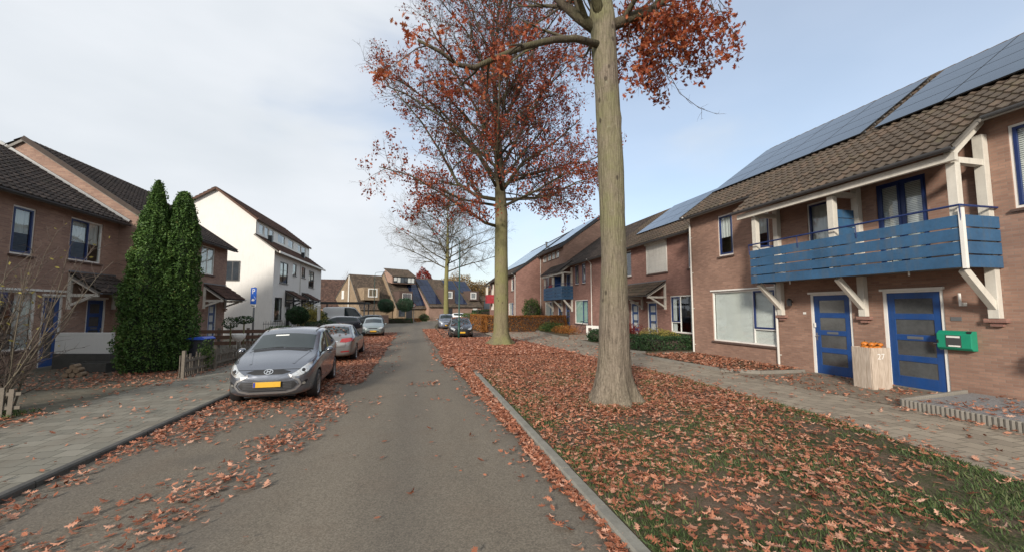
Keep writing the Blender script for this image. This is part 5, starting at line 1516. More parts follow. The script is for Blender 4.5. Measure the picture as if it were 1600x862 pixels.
Tb = thing('bare_tree', 'thin bare treetop above the dark red-brown far roof', 'tree', (-16.5, 98, 0)); tt = Tree(77)
q = curve_pts((0, 0, 0), (0, 0, 1), 10.5, 6, rn, 0.03); tt.lb.tube(q, [0.2, 0.18, 0.15, 0.12, 0.08, 0.05, 0.03], 6); tt.twigs(q[3:], 0.08, 2.6, 2.2, 1, 2, up=0.05)
tt.lb.build('trunk', TWIG2, Tb); tt.tw.build('twigs', TWIG2, Tb)
# bare shrub with a few yellow leaves at the far left
Sb = thing('bare_shrub', 'leafless twiggy shrub with a few yellow leaves at the left edge', 'shrub', (-8.0, 9.9, 0.05)); tt = Tree(31); rn = random.Random(31)
for k in range(30):
    a = rn.uniform(0, 6.28); d = Vector((math.cos(a) * 0.30 - 0.05, math.sin(a) * 0.30, 1))
    q = curve_pts((rn.gauss(0, 0.22), rn.gauss(0, 0.22), 0), d, rn.uniform(1.8, 4.0), 7, rn, 0.10, 0.01)
    r0 = rn.uniform(0.012, 0.026)
    tt.lb.tube(q, [r0 * (1 - 0.8 * i / 7) for i in range(8)], 5); tt.twigs(q, r0, 0.75, 4.2, 1, 2, up=0.03, leaf=lambda p: 0.03)
tt.lb.build('stems', TWIG2, Sb); tt.tw.build('twigs', TWIG, Sb)
crown_leaves(tt, Sb, YELL, 0.075, 1, (SPRAY_V, SPRAY_F), 5)
# ================================================================== cars
def m_paint(name, c, metallic=0.5, rough=0.32, dust=0.15):
    t = NT(name)
    o = t.obj()
    n = t.noise(o, 260, 2)
    b = t.noise(o, 2.0, 5, 0.65)
    cc = t.ramp(n, [(0.35, col3(c, 0.85)), (0.65, col3(c, 1.15))])
    z = t.n("ShaderNodeSeparateXYZ", {0: o}).outputs[2]
    low = t.n("ShaderNodeMapRange", {0: z, 1: 0.55, 2: 0.15, 3: 0.15, 4: 1.0}).outputs[0]
    d = t.math('MULTIPLY', t.math('MULTIPLY', b, low), dust * 2)
    cc = t.mix(d, cc, (0.18, 0.16, 0.13))
    rr = t.math('ADD', t.math('MULTIPLY', d, 0.8), rough)
    return t.bsdf(cc, rr, None, Metallic=metallic, Coat_Weight=0.85, Coat_Roughness=0.06, Specular_IOR_Level=0.5)
P_GREY = m_paint("paint_grey", (0.165, 0.182, 0.215), 0.7, 0.22)
P_SILVER = m_paint("paint_silver", (0.20, 0.20, 0.20), 0.6)
P_GREENSIL = m_paint("paint_pale_green_silver", (0.24, 0.29, 0.29), 0.5)
P_BLACK = m_paint("paint_black", (0.012, 0.013, 0.016), 0.1, 0.2)
P_NAVY = m_paint("paint_dark_navy", (0.02, 0.022, 0.035), 0.2, 0.25)
P_DGREEN = m_paint("paint_dark_grey_green", (0.05, 0.06, 0.06), 0.3)
P_BLUESIL = m_paint("paint_blue_silver", (0.22, 0.25, 0.31), 0.6)
P_WHITE = m_paint("paint_white", (0.62, 0.63, 0.63), 0.0)
CARGLASS = m_plain("car_glass", (0.022, 0.032, 0.034), 0.04, 0.3, 1.5, spec=0.45)
TRIM = m_plain("black_trim", (0.018, 0.018, 0.019), 0.45, 0.2)
CHROME = m_plain("chrome", (0.75, 0.75, 0.74), 0.15, 0.03, metallic=1.0)
RIM = m_plain("alloy", (0.42, 0.42, 0.42), 0.3, 0.08, metallic=0.8)
LAMP = m_plain("headlamp_lens", (0.55, 0.56, 0.55), 0.06, 0.35, 14, metallic=0.55, coat=1.0)
LAMPIN = m_plain("headlamp_bulb_bowl", (0.80, 0.80, 0.78), 0.08, 0.1, 10, metallic=0.9, coat=1.0)
REDL_ = m_plain("tail_lamp", (0.26, 0.010, 0.010), 0.12, 0.3, 12, coat=1.0)
AMBER = m_plain("amber_lens", (0.5, 0.2, 0.03), 0.15, coat=1.0)
PLATE = m_plain("yellow_plate", (0.62, 0.36, 0.03), 0.4, 0.06)
PLATEB = m_plain("plate_blue_band", (0.02, 0.05, 0.3), 0.4)

def half(st, L):
    k, y, zb, w, belt, top, wt, cr = st
    if k == 'h':
        p = [(0, zb), (w * .80, zb), (w * .965, zb + .09), (w, zb + (belt - zb) * .5), (w * .985, belt - .07), (w * .94, belt - 0.01),
             (w * .90, belt + .012), (w * .82, belt + (top - belt) * .45), (w * .48, top - .006), (0, top + cr)]
    else:
        p = [(0, zb), (w * .80, zb), (w * .965, zb + .09), (w, zb + (belt - zb) * .5), (w * .985, belt - .07), (w * .94, belt),
             (wt + .03, top - .085), (wt - .035, top - .03), (wt * .62, top), (0, top + cr)]
    return [(x, y - L / 2, z) for x, z in p]

def patch_pts(bvh, poly, view, L, off, cuts=2):
    bm = bmesh.new()
    vs = [bm.verts.new((a, b, 0)) for a, b in poly]
    bm.faces.new(vs)
    bmesh.ops.triangulate(bm, faces=bm.faces[:])
    if cuts: bmesh.ops.subdivide_edges(bm, edges=bm.edges[:], cuts=cuts, use_grid_fill=True)
    bmesh.ops.triangulate(bm, faces=bm.faces[:])
    V = []
    for v in bm.verts:
        a, b = v.co.x, v.co.y
        if view == 'front': o, d = Vector((a, -9, b)), Vector((0, 1, 0))
        elif view == 'rear': o, d = Vector((a, 9, b)), Vector((0, -1, 0))
        elif view == 'right': o, d = Vector((9, a, b)), Vector((-1, 0, 0))
        elif view == 'left': o, d = Vector((-9, a, b)), Vector((1, 0, 0))
        else: o, d = Vector((a, b, 9)), Vector((0, 0, -1))
        h, n, i, ds = bvh.ray_cast(o, d)
        if h is None:
            h, n, i, ds = bvh.find_nearest(Vector((a, -L / 2, b)) if view == 'front' else Vector((a, L / 2, b)) if view == 'rear' else o)
        if n.dot(d) > 0: n = -n
        V.append(tuple(h + n * off))
    bm.verts.index_update()
    F = [tuple(v.index for v in f.verts) for f in bm.faces]
    bm.free()
    return V, F

class Car:
    def __init__(s, name, label, loc, rz, L, st, segs, paint, wheels, wr=0.315, track=None, sub=2, group=None, cat='car', door_lines=True):
        s.L = L
        s.root = thing(name, label, cat, loc, rz, group)
        rings = []
        for q in st:
            h = half(q, L)
            rings.append(h + [(-x, y, z) for x, y, z in h[-2:0:-1]])
        n = len(rings[0]); M = MB()
        for r_ in rings: M.v.extend(r_)
        for i in range(len(rings) - 1):
            side, top = segs[i]
            for j in range(n):
                jj = (j + 1) % n
                M.f.append((i * n + j, i * n + jj, (i + 1) * n + jj, (i + 1) * n + j))
                hj = j if j < 9 else n - 1 - j
                mi = 0
                if hj == 5: mi = {'b': 0, 'g': 1, 'k': 2}[side]
                elif hj in (7, 8): mi = {'b': 0, 'g': 3, 'r': 4}[top]
                M.mi.append(mi)
        M.f.append(tuple(range(n))[::-1]); M.mi.append(0)
        e = (len(rings) - 1) * n
        M.f.append(tuple(range(e, e + n))); M.mi.append(0)
        o = M.build('body', [paint, CARGLASS, TRIM, CARGLASS, CARGLASS], None)
        me = o.data
        cr = me.attributes.new('crease_edge', 'FLOAT', 'EDGE')
        vals = []
        for ed in me.edges:
            a, b = ed.vertices; ia, ja = divmod(a, n); ib, jb = divmod(b, n); c = 0.0
            if ja == jb and ia != ib:
                hj = ja if ja <= 9 else n - ja
                if hj in (5, 6): c = 0.55
                elif hj in (2, 4): c = 0.35
                elif hj == 7 and st[min(ia, ib)][0] != 'h': c = 0.3
            elif ia == ib and ia in (0,): c = 0.15
            vals.append(c)
        cr.data.foreach_set('value', vals)
        sb = o.modifiers.new('s', 'SUBSURF'); sb.levels = sub; sb.render_levels = sub
        cut = MB(); cut.k = 0
        tr = track or max(q[3] for q in st)
        s.wx = tr - 0.115
        for wy in wheels:
            for sx in (-1, 1):
                x0, x1 = sorted((sx * (tr - 0.30), sx * (tr + 0.2)))
                k = 28; b0 = len(cut.v); Rw = wr + 0.045
                for x in (x0, x1):
                    for i in range(k):
                        a = 2 * math.pi * i / k
                        cut.v.append((x, wy - L / 2 + Rw * math.cos(a), wr + 0.01 + Rw * math.sin(a)))
                for i in range(k):
                    j = (i + 1) % k
                    cut.f.append((b0 + i, b0 + j, b0 + k + j, b0 + k + i)); cut.mi.append(2)
                cut.f.append(tuple(range(b0, b0 + k))[::-1]); cut.f.append(tuple(range(b0 + k, b0 + 2 * k))); cut.mi += [2, 2]
        co = cut.build('cutter', [paint, CARGLASS, TRIM], None)
        for obj_ in (o, co):
            bm = bmesh.new(); bm.from_mesh(obj_.data); bmesh.ops.recalc_face_normals(bm, faces=bm.faces[:]); bm.to_mesh(obj_.data); bm.free()
        bo = o.modifiers.new('b', 'BOOLEAN'); bo.operation = 'DIFFERENCE'; bo.object = co; bo.solver = 'EXACT'
        dg = bpy.context.evaluated_depsgraph_get(); dg.update()
        full = bpy.data.meshes.new_from_object(o.evaluated_get(dg), depsgraph=dg)
        bpy.data.objects.remove(o); bpy.data.objects.remove(co)
        bm = bmesh.new(); bm.from_mesh(full)
        s.bvh = BVHTree.FromBMesh(bm)
        names = {0: 'body', 1: 'side_window', 3: 'windscreen', 4: 'rear_window'}
        for k_, nm, sg_ in ((0, 'body', 0), (1, 'side_window', 1), (1, 'side_window', -1), (3, 'windscreen', 0), (4, 'rear_window', 0)):
            b2 = bm.copy()
            keep = (0, 2) if k_ == 0 else (k_,)
            bmesh.ops.delete(b2, geom=[f for f in b2.faces if f.material_index not in keep or (sg_ and f.calc_center_median().x * sg_ < 0)], context='FACES')
            if not b2.faces: b2.free(); continue
            for f in b2.faces: f.smooth = True
            for e_ in b2.edges:
                if len(e_.link_faces) == 2 and e_.calc_face_angle(0) > R(38): e_.smooth = False
            m2 = bpy.data.meshes.new(nm); b2.to_mesh(m2); b2.free()
            for m_ in (paint, CARGLASS, TRIM, CARGLASS, CARGLASS): m2.materials.append(m_)
            ob = bpy.data.objects.new(nm, m2); COL.objects.link(ob); ob.parent = s.root
            if k_ == 0: s.body = ob
        bm.free()
        # wheels
        first = None
        for wy in wheels:
            for sx in (-1, 1):
                w = s.wheel(wr) if first is None else copy_tree(first)
                if first is None: first = w
                w.parent = s.root
                w.location = (sx * s.wx, wy - L / 2, wr)
                w.rotation_euler = (0, 0, 0 if sx > 0 else math.pi)
    def wheel(s, r):
        M = MB()
        prof = [(r * .66, -.09), (r * .80, -.105), (r * .95, -.10), (r, -.07), (r, .07), (r * .95, .10), (r * .80, .105), (r * .66, .09)]
        n = 28
        def ring(M, prof, n):
            b = len(M.v)
            for rr, x in prof:
                for k in range(n):
                    a = 2 * math.pi * k / n; M.v.append((x, rr * math.cos(a), rr * math.sin(a)))
            for i in range(len(prof) - 1):
                for k in range(n):
                    M.f.append((b + i * n + k, b + i * n + (k + 1) % n, b + (i + 1) * n + (k + 1) % n, b + (i + 1) * n + k)); M.mi.append(M.k)
        ring(M, prof, n)
        w = thing('wheel', None, None); 
        M.build('tyre', BLACK, w, smooth=True)
        Q = MB(); ring(Q, [(r * .68, .092), (r * .66, .096), (r * .61, .085), (r * .60, .03), (r * .60, -.05)], n)
        ring(Q, [(0.001, .055), (r * .14, .055), (r * .16, .04), (r * .16, 0.0)], 12)
        for k in range(5):
            a = 2 * math.pi * k / 5
            for da in (-0.16, 0.16):
                Q.beam((0.045, r * .12 * math.cos(a), r * .12 * math.sin(a)), (0.072, r * .62 * math.cos(a + da), r * .62 * math.sin(a + da)), r * .085, .03, (1, 0, 0))
        Q.build('rim', RIM, w)
        D = MB(); ring(D, [(0.001, -.01), (r * .60, -.01)], 16); D.build('brake_disc', TRIM, w)
        return w
    def patch(s, name, poly, view, mat, off=0.006, cuts=2, parent=None, mirror=False):
        V, F = patch_pts(s.bvh, poly, view, s.L, off, cuts)
        M = MB(); M.v = V; M.f = F; M.mi = [0] * len(F)
        o = M.build(name, mat, parent or s.root, smooth=True)
        if mirror: s.patch(name, [(-a, b) for a, b in poly][::-1], view, mat, off, cuts, parent)
        return o
    def strip(s, name, pts, view, mat, w=0.010, off=0.003, mirror=False, parent=None):
        """thin line that follows the body"""
        M = MB()
        P = []
        for (a, b), (c, d) in zip(pts, pts[1:]):
            m_ = max(2, int(math.hypot(c - a, d - b) / 0.06))
            P += [(a + (c - a) * i / m_, b + (d - b) * i / m_) for i in range(m_)]
        P.append(pts[-1])
        for i, (a, b) in enumerate(P):
            q0, q1 = P[max(0, i - 1)], P[min(len(P) - 1, i + 1)]
            t = Vector((q1[0] - q0[0], q1[1] - q0[1])).normalized(); nx, ny = -t.y * w / 2, t.x * w / 2
            V, _ = [], None
            for sg in (1, -1):
                aa, bb = a + sg * nx, b + sg * ny
                if view in ('right', 'left'): o, d = Vector((9 if view == 'right' else -9, aa, bb)), Vector((-1 if view == 'right' else 1, 0, 0))
                elif view == 'front': o, d = Vector((aa, -9, bb)), Vector((0, 1, 0))
                elif view == 'rear': o, d = Vector((aa, 9, bb)), Vector((0, -1, 0))
                else: o, d = Vector((aa, bb, 9)), Vector((0, 0, -1))
                h, n, i_, ds = s.bvh.ray_cast(o, d)
                if h is None: h, n, i_, ds = s.bvh.find_nearest(o)
                if n.dot(d) > 0: n = -n
                M.v.append(tuple(h + n * off))
        for i in range(len(P) - 1):
            M.f.append((2 * i, 2 * i + 1, 2 * i + 3, 2 * i + 2)); M.mi.append(0)
        o = M.build(name, mat, parent or s.body)
        if mirror and view in ('right', 'left'): s.strip(name, pts, 'left' if view == 'right' else 'right', mat, w, off, False, parent)
        return o
    def plate(s, y, z, rear=False, w=0.52):
        M = MB(); d = 0.012
        y0 = y - s.L / 2
        M.box(-w / 2, w / 2, y0 - d, y0 + d, z - 0.055, z + 0.055)
        p = M.build('number_plate', PLATE, s.root, bevel=0.003)
        M = MB(); f = 1 if rear else -1
        M.box((-w / 2 + 0.004) * 1, (-w / 2 + 0.044), y0 + f * (d + 0.0005), y0 + f * (d + 0.002), z - 0.05, z + 0.05) if not rear else M.box(w / 2 - 0.044, w / 2 - 0.004, y0 + d + 0.0005, y0 + d + 0.002, z - 0.05, z + 0.05)
        M.build('blue_band', PLATEB, p)
    def mirrors(s, y, z, x, mat, sc=1.0):
        for sx in (-1, 1):
            M = MB(); yy = y - s.L / 2
            M.tube([(sx * (x - 0.06), yy + .02, z - 0.05), (sx * (x + 0.03), yy, z - 0.03)], 0.018, 6)
            m_ = M.build('mirror_arm', TRIM, s.root)
            M = MB(); c = (sx * (x + 0.12 * sc), yy, z)
            n = 10
            prof = [(0.0, -0.075), (0.045, -0.065), (0.062, -0.02), (0.068, 0.045), (0.055, 0.055)]
            b = len(M.v)
            for r_, dy in prof:
                for k in range(n):
                    a = 2 * math.pi * k / n
                    M.v.append((c[0] + 1.35 * max(r_, .001) * math.cos(a) * sc, c[1] + dy, c[2] + r_ * math.sin(a) * sc))
            for i in range(len(prof) - 1):
                for k in range(n): M.f.append((b + i * n + k, b + i * n + (k + 1) % n, b + (i + 1) * n + (k + 1) % n, b + (i + 1) * n + k)); M.mi.append(0)
            M.f.append(tuple(range(b + 4 * n, b + 5 * n))); M.mi.append(1)
            M.build('mirror', [mat, CARGLASS], s.root, smooth=True)
    def side_lines(s, doors, z0, z1, hz, mirror=True):
        L = s.L
        for d in doors:
            s.strip('door_seam', [(d[0] - L / 2, z1), (d[1] - L / 2, (z0 + z1) / 2), (d[2] - L / 2, z0)], 'right', TRIM, 0.011, mirror=True)
        s.strip('door_seam', [(doors[0][2] - L / 2, z0), (doors[-1][2] - L / 2, z0)], 'right', TRIM, 0.011, mirror=True)
    def handles(s, ys, z, mat, x):
        for sx in (-1, 1):
            for y in ys:
                o, d = Vector((9 * sx, y - s.L / 2, z)), Vector((-sx, 0, 0))
                h, n, i, ds = s.bvh.ray_cast(o, d)
                if h is None: continue
                M = MB(); M.tube([(h.x - sx * .01, h.y - .09, z), (h.x + sx * 0.03, h.y - .07, z + .004), (h.x + sx * 0.03, h.y + .07, z + .004), (h.x - sx * .01, h.y + .09, z)], 0.013, 6)
                M.build('door_handle', mat, s.root, smooth=True)
    def leaves(s, n, y0, y1, x0, x1, seed, zmin=0.6):
        rs = np.random.RandomState(seed); P = []
        for _ in range(n):
            x, y = rs.uniform(x0, x1), rs.uniform(y0, y1) - s.L / 2
            h, nn, i, ds = s.bvh.ray_cast(Vector((x, y, 9)), Vector((0, 0, -1)))
            if h is None or h.z < zmin: continue
            P.append(tuple(h + Vector((0, 0, 0.012))))
        Mw = s.root
        c = scatter('fallen_leaves', SIMPLE_V, SIMPLE_F, P, rots(rs, len(P), 0.25), 0.12 * rs.uniform(0.7, 1.2, len(P)), LITTER, None)
        c.location = Mw.location; c.rotation_euler = Mw.rotation_euler
        return c

HATCH = [('h', 0.00, .30, .50, .60, .64, 0, 0), ('h', 0.09, .21, .70, .70, .76, 0, .02), ('h', 0.32, .19, .83, .83, .90, 0, .025), ('h', 0.72, .19, .875, .945, 1.00, 0, .03),
         ('h', 1.02, .19, .88, 1.00, 1.07, 0, .03), ('c', 1.92, .19, .8825, 1.02, 1.50, .66, .03), ('c', 2.12, .19, .8825, 1.03, 1.545, .67, .03), ('c', 2.50, .19, .8825, 1.04, 1.57, .67, .03),
         ('c', 2.58, .19, .8825, 1.045, 1.57, .67, .03), ('c', 3.20, .19, .88, 1.075, 1.565, .65, .03), ('c', 3.50, .20, .875, 1.10, 1.54, .59, .03), ('c', 3.80, .24, .86, 1.14, 1.50, .56, .03),
         ('h', 4.00, .28, .82, 1.04, 1.10, 0, .02), ('h', 4.08, .30, .76, .84, .90, 0, .01), ('h', 4.10, .40, .68, .70, .78, 0, 0)]
HSEG = [('b', 'b')] * 4 + [('g', 'g'), ('g', 'b'), ('g', 'b'), ('k', 'b'), ('g', 'b'), ('g', 'b'), ('b', 'b'), ('b', 'r'), ('b', 'b'), ('b', 'b')]
def scaled(st, L, W, H, L0=4.10, W0=0.8825, H0=1.60):
    return [(k, y * L / L0, zb, w * W / W0, b * (H / H0) ** 0.75, t * H / H0, wt * W / W0, c) for k, y, zb, w, b, t, wt, c in st]

# ---- near grey hatchback
c1 = Car('parked_car', 'nearest parked car, metallic grey high-roofed hatchback facing the viewer', (-3.20, 11.80, 0), R(3.0), 4.10, HATCH, HSEG, P_GREY, (0.83, 3.44), 0.325, sub=3, group='cars parked on the left side')
L = 4.10
c1.mirrors(1.50, 1.06, 0.86, P_GREY)
c1.side_lines([(1.32, 1.22, 1.25), (2.54, 2.50, 2.50), (3.36, 3.50, 3.08)], 0.30, 1.0, 0)
c1.handles((2.30, 3.20), 0.90, P_GREY, 0.88)
for sg in (1, -1): c1.strip('hood_seam', [(sg * 0.70, -L / 2 + 0.42), (sg * 0.77, -L / 2 + 0.75), (sg * 0.77, -L / 2 + 1.05)], 'top', TRIM, 0.010)
for sg in (1, -1): c1.strip('hood_crease', [(sg * 0.42, -L / 2 + 0.30), (sg * 0.60, -L / 2 + 1.02)], 'top', P_GREY, 0.05, 0.007)
c1.patch('cowl', [(-0.66, -L / 2 + 1.0), (0.66, -L / 2 + 1.0), (0.60, -L / 2 + 1.09), (-0.60, -L / 2 + 1.09)], 'top', TRIM, 0.004, 3)
c1.strip('hood_seam', [(-0.74, 0.55), (-0.70, 0.76), (-0.30, 0.765), (0.30, 0.765), (0.70, 0.76), (0.74, 0.55)][1:5], 'front', TRIM, 0.008)
gr = c1.patch('lower_grille', [(-0.50, 0.52), (-0.56, 0.46), (-0.50, 0.38), (-0.34, 0.33), (0.34, 0.33), (0.50, 0.38), (0.56, 0.46), (0.50, 0.52)], 'front', TRIM, 0.006, 3)
c1.strip('grille_surround', [(-0.38, 0.655), (-0.58, 0.54), (-0.62, 0.45), (-0.53, 0.345), (-0.35, 0.30), (0.35, 0.30), (0.53, 0.345), (0.62, 0.45), (0.58, 0.54), (0.38, 0.655)], 'front', m_paint("paint_grey_light", (0.30, 0.30, 0.30), 0.6), 0.042, 0.014)
for z in (0.36, 0.39, 0.42, 0.45, 0.485): c1.strip('grille_bar', [(-0.46, z), (0.46, z)], 'front', GUTTER, 0.010, 0.014, parent=gr)
c1.patch('upper_grille', [(-0.43, 0.715), (-0.26, 0.672), (0.26, 0.672), (0.43, 0.715), (0.26, 0.762), (-0.26, 0.762)], 'front', TRIM, 0.006, 2)
hl = [(0.40, 0.635), (0.50, 0.615), (0.62, 0.625), (0.74, 0.70), (0.79, 0.80), (0.775, 0.875), (0.70, 0.845), (0.58, 0.745)]
for sg in (1, -1):
    pl = [(sg * a, b) for a, b in hl]; pl = pl if sg > 0 else pl[::-1]
    h_ = c1.patch('headlight', pl, 'front', LAMP, 0.008, 3)
    c1.patch('reflector', [(sg * (0.655 + 0.058 * math.cos(a)), 0.732 + 0.058 * math.sin(a)) for a in np.linspace(0, 2 * math.pi, 13)[:-1]], 'front', LAMPIN, 0.016, 1, h_)
    c1.patch('reflector', [(sg * (0.655 + 0.030 * math.cos(a)), 0.732 + 0.030 * math.sin(a)) for a in np.linspace(0, 2 * math.pi, 11)[:-1]], 'front', TRIM, 0.020, 1, h_)
    c1.patch('indicator', [(sg * a, b) for a, b in ((0.44, 0.645), (0.53, 0.632), (0.57, 0.665), (0.52, 0.695))], 'front', LAMPIN, 0.014, 1, h_)
    fg = c1.patch('fog_light', [(sg * a, b) for a, b in ((0.60, 0.40), (0.70, 0.43), (0.745, 0.52), (0.72, 0.535), (0.63, 0.47))], 'front', TRIM, 0.006, 2)
    c1.patch('reflector', [(sg * (0.675 + 0.032 * math.cos(a)), 0.462 + 0.028 * math.sin(a)) for a in np.linspace(0, 2 * math.pi, 10)[:-1]], 'front', LAMPIN, 0.012, 1, fg)
# oval badge with a slanted H
ov = [(0.083 * math.cos(a), 0.718 + 0.042 * math.sin(a)) for a in np.linspace(0, 2 * math.pi, 25)]
c1.strip('badge', ov, 'front', CHROME, 0.013, 0.022, parent=c1.root)
for pts in ([(-0.038, 0.69), (-0.022, 0.746)], [(0.022, 0.69), (0.038, 0.746)], [(-0.034, 0.712), (0.0, 0.722), (0.034, 0.724)]):
    c1.strip('badge', pts, 'front', CHROME, 0.014, 0.022, parent=c1.root)
c1.plate(-0.035, 0.475)
for sx in (0.1, -0.55):
    M = MB()
    pp = []
    for i in range(7):
        x = sx + 0.62 * i / 6 - 0.05; y = -L / 2 + 1.10 + 0.03 * i / 6
        h, nn, _, _ = c1.bvh.ray_cast(Vector((x, y, 9)), Vector((0, 0, -1)))
        pp.append(h + nn * 0.012)
    M.tube(pp, 0.009, 5); M.build('wiper', TRIM, c1.root)
c1.strip('roof_rail', [(0.57, -L / 2 + 2.0), (0.575, 0.3), (0.55, L / 2 - 0.45)], 'top', TRIM, 0.022, 0.008)
c1.strip('roof_rail', [(-0.57, -L / 2 + 2.0), (-0.575, 0.3), (-0.55, L / 2 - 0.45)], 'top', TRIM, 0.022, 0.008)
c1.patch('sticker', [(-0.30, 1.39), (0.0, 1.40), (0.0, 1.425), (-0.30, 1.415)], 'front', BLIND, 0.004, 1)
M = MB(); M.box(-0.5, 0.5, -L / 2 + 0.25, L / 2 - 0.25, 0.17, 0.24); M.build('underbody', TRIM, c1.root)

# ---- grey sedan seen from behind
SEDAN = [('h', 0.0, .30, .55, .56, .60, 0, 0), ('h', .10, .22, .76, .66, .70, 0, .015), ('h', .45, .19, .88, .76, .80, 0, .02), ('h', 1.05, .19, .915, .86, .90, 0, .03), ('h', 1.45, .19, .92, .91, .97, 0, .03),
         ('c', 2.30, .19, .92, .93, 1.39, .58, .03), ('c', 2.6, .19, .92, .935, 1.43, .60, .03), ('c', 2.72, .19, .92, .94, 1.44, .60, .03), ('c', 3.25, .19, .92, .95, 1.44, .60, .03), ('c', 3.65, .19, .92, .965, 1.40, .58, .03),
         ('h', 4.28, .20, .91, 1.00, 1.06, 0, .02), ('h', 4.62, .24, .88, .99, 1.04, 0, .01), ('h', 4.78, .28, .82, .86, .90, 0, 0), ('h', 4.85, .34, .72, .66, .70, 0, 0)]
SSEG = [('b', 'b')] * 4 + [('g', 'g'), ('g', 'b'), ('k', 'b'), ('g', 'b'), ('g', 'b'), ('b', 'r'), ('b', 'b'), ('b', 'b'), ('b', 'b')]
c2 = Car('parked_car', 'grey saloon parked behind the nearest car, seen from its red-lamped rear', (-3.40, 19.35, 0), R(180 + 1.5), 4.85, SEDAN, SSEG, P_SILVER, (0.85, 3.75), 0.33, sub=2, group='cars parked on the left side')
tl = [(0.40, 0.80), (0.62, 0.79), (0.84, 0.84), (0.86, 0.93), (0.74, 0.955), (0.46, 0.93)]
c2.patch('tail_light', tl, 'rear', REDL_, 0.010, 2, mirror=True)
c2.patch('rear_reflector', [(0.45, 0.42), (0.74, 0.44), (0.74, 0.48), (0.45, 0.46)], 'rear', REDL_, 0.008, 2, mirror=True)
c2.plate(4.88, 0.72, rear=True)
c2.strip('boot_seam', [(-0.62, 0.99), (-0.60, 0.62), (0.60, 0.62), (0.62, 0.99)], 'rear', TRIM, 0.010)
c2.strip('boot_strip', [(-0.33, 0.83), (0.33, 0.83)], 'rear', CHROME, 0.03, 0.01)
c2.side_lines([(1.75, 1.5, 1.5), (2.66, 2.66, 2.66), (3.7, 3.6, 3.4)], 0.28, 0.88, 0)
c2.handles((2.5, 3.45), 0.80, P_SILVER, 0.9); c2.mirrors(1.95, 1.0, 0.88, P_SILVER)
c2.patch('tail_light', [(4.55 - 2.425, 0.84), (4.72 - 2.425, 0.82), (4.72 - 2.425, 0.93), (4.48 - 2.425, 0.94)], 'right', REDL_, 0.008, 2)
c2.patch('tail_light', [(4.55 - 2.425, 0.84), (4.72 - 2.425, 0.82), (4.72 - 2.425, 0.93), (4.48 - 2.425, 0.94)], 'left', REDL_, 0.008, 2)
tag(c2.leaves(50, 3.6, 4.3, -0.6, 0.6, 4), 'brown leaves lying on the rear window of the grey saloon', 'leaves', kind='stuff')
tag(c2.leaves(9, 2.4, 4.7, -0.6, 0.6, 5), 'few scattered leaves on the roof and boot of the grey saloon', 'leaves', kind='stuff')

def front_kit(c, L, H, lampz, w, grille=TRIM, plate_z=0.42, lampmat=None, gw=0.32, low=True):
    s = w / 0.8825
    lp = [(0.42 * s, lampz - .05), (0.62 * s, lampz - .07), (0.78 * s, lampz), (0.76 * s, lampz + .10), (0.60 * s, lampz + .07)]
    c.patch('headlight', lp, 'front', lampmat or LAMP, 0.008, 2); c.patch('headlight', [(-a, b) for a, b in lp][::-1], 'front', lampmat or LAMP, 0.008, 2)
    c.patch('grille', [(-gw, lampz - .07), (gw, lampz - .07), (gw, lampz + 0.0), (-gw, lampz + 0.0)], 'front', grille, 0.006, 2)
    if low: c.patch('lower_grille', [(-0.52 * s, 0.30), (0.52 * s, 0.30), (0.48 * s, 0.42), (-0.48 * s, 0.42)], 'front', TRIM, 0.006, 2)
    c.plate(-0.02, plate_z)
    c.side_lines([(1.32 * L / 4.1, 1.22 * L / 4.1, 1.25 * L / 4.1), (2.54 * L / 4.1,) * 3, (3.36 * L / 4.1, 3.5 * L / 4.1, 3.08 * L / 4.1)], 0.30, 0.92 * H / 1.55, 0)
    c.mirrors(1.5 * L / 4.1, 0.98 * H / 1.55, w - 0.03, c_mat[0])
c_mat = [P_GREENSIL]
c3 = Car('parked_car', 'older pale green-silver hatchback, third in the left row and facing the viewer', (-3.50, 34.8, 0), R(4), 3.83, scaled(HATCH, 3.83, 0.83, 1.45), HSEG, P_GREENSIL, (0.76, 3.25), 0.29, group='cars parked on the left side')
front_kit(c3, 3.83, 1.45, 0.66, 0.83)
c_mat = [P_BLACK]
c4 = Car('parked_car', 'black hatchback with a diamond badge parked behind the green lamp post', (3.10, 31.6, 0), R(-2), 4.06, scaled(HATCH, 4.06, 0.87, 1.46), HSEG, P_BLACK, (0.83, 3.40), 0.32, group='cars parked on the right side')
front_kit(c4, 4.06, 1.46, 0.68, 0.87, gw=0.40)
c4.strip('badge', [(0, 0.62), (0.07, 0.70), (0, 0.78), (-0.07, 0.70), (0, 0.62)], 'front', CHROME, 0.028, 0.03, parent=c4.root)
c4.strip('daytime_lamp', [(0.56, 0.40), (0.74, 0.46), (0.74, 0.52)], 'front', LAMPIN, 0.035, 0.01, parent=c4.root)
c4.strip('daytime_lamp', [(-0.56, 0.40), (-0.74, 0.46), (-0.74, 0.52)], 'front', LAMPIN, 0.035, 0.01, parent=c4.root)
tag(c4.leaves(330, 1.9, 3.7, -0.62, 0.62, 6, 1.2), 'red-brown leaves covering the roof of the black hatchback', 'leaves', kind='stuff')
tag(c4.leaves(60, 0.3, 1.9, -0.7, 0.7, 7), 'loose leaves on the bonnet of the black hatchback', 'leaves', kind='stuff')
c_mat = [P_BLUESIL]
c5 = Car('parked_car', 'blue-silver compact car parked behind the black hatchback', (2.95, 45.6, 0), R(-1), 4.2, scaled(HATCH, 4.2, 0.87, 1.60), HSEG, P_BLUESIL, (0.85, 3.45), 0.31, group='cars parked on the right side')
front_kit(c5, 4.2, 1.6, 0.74, 0.87)
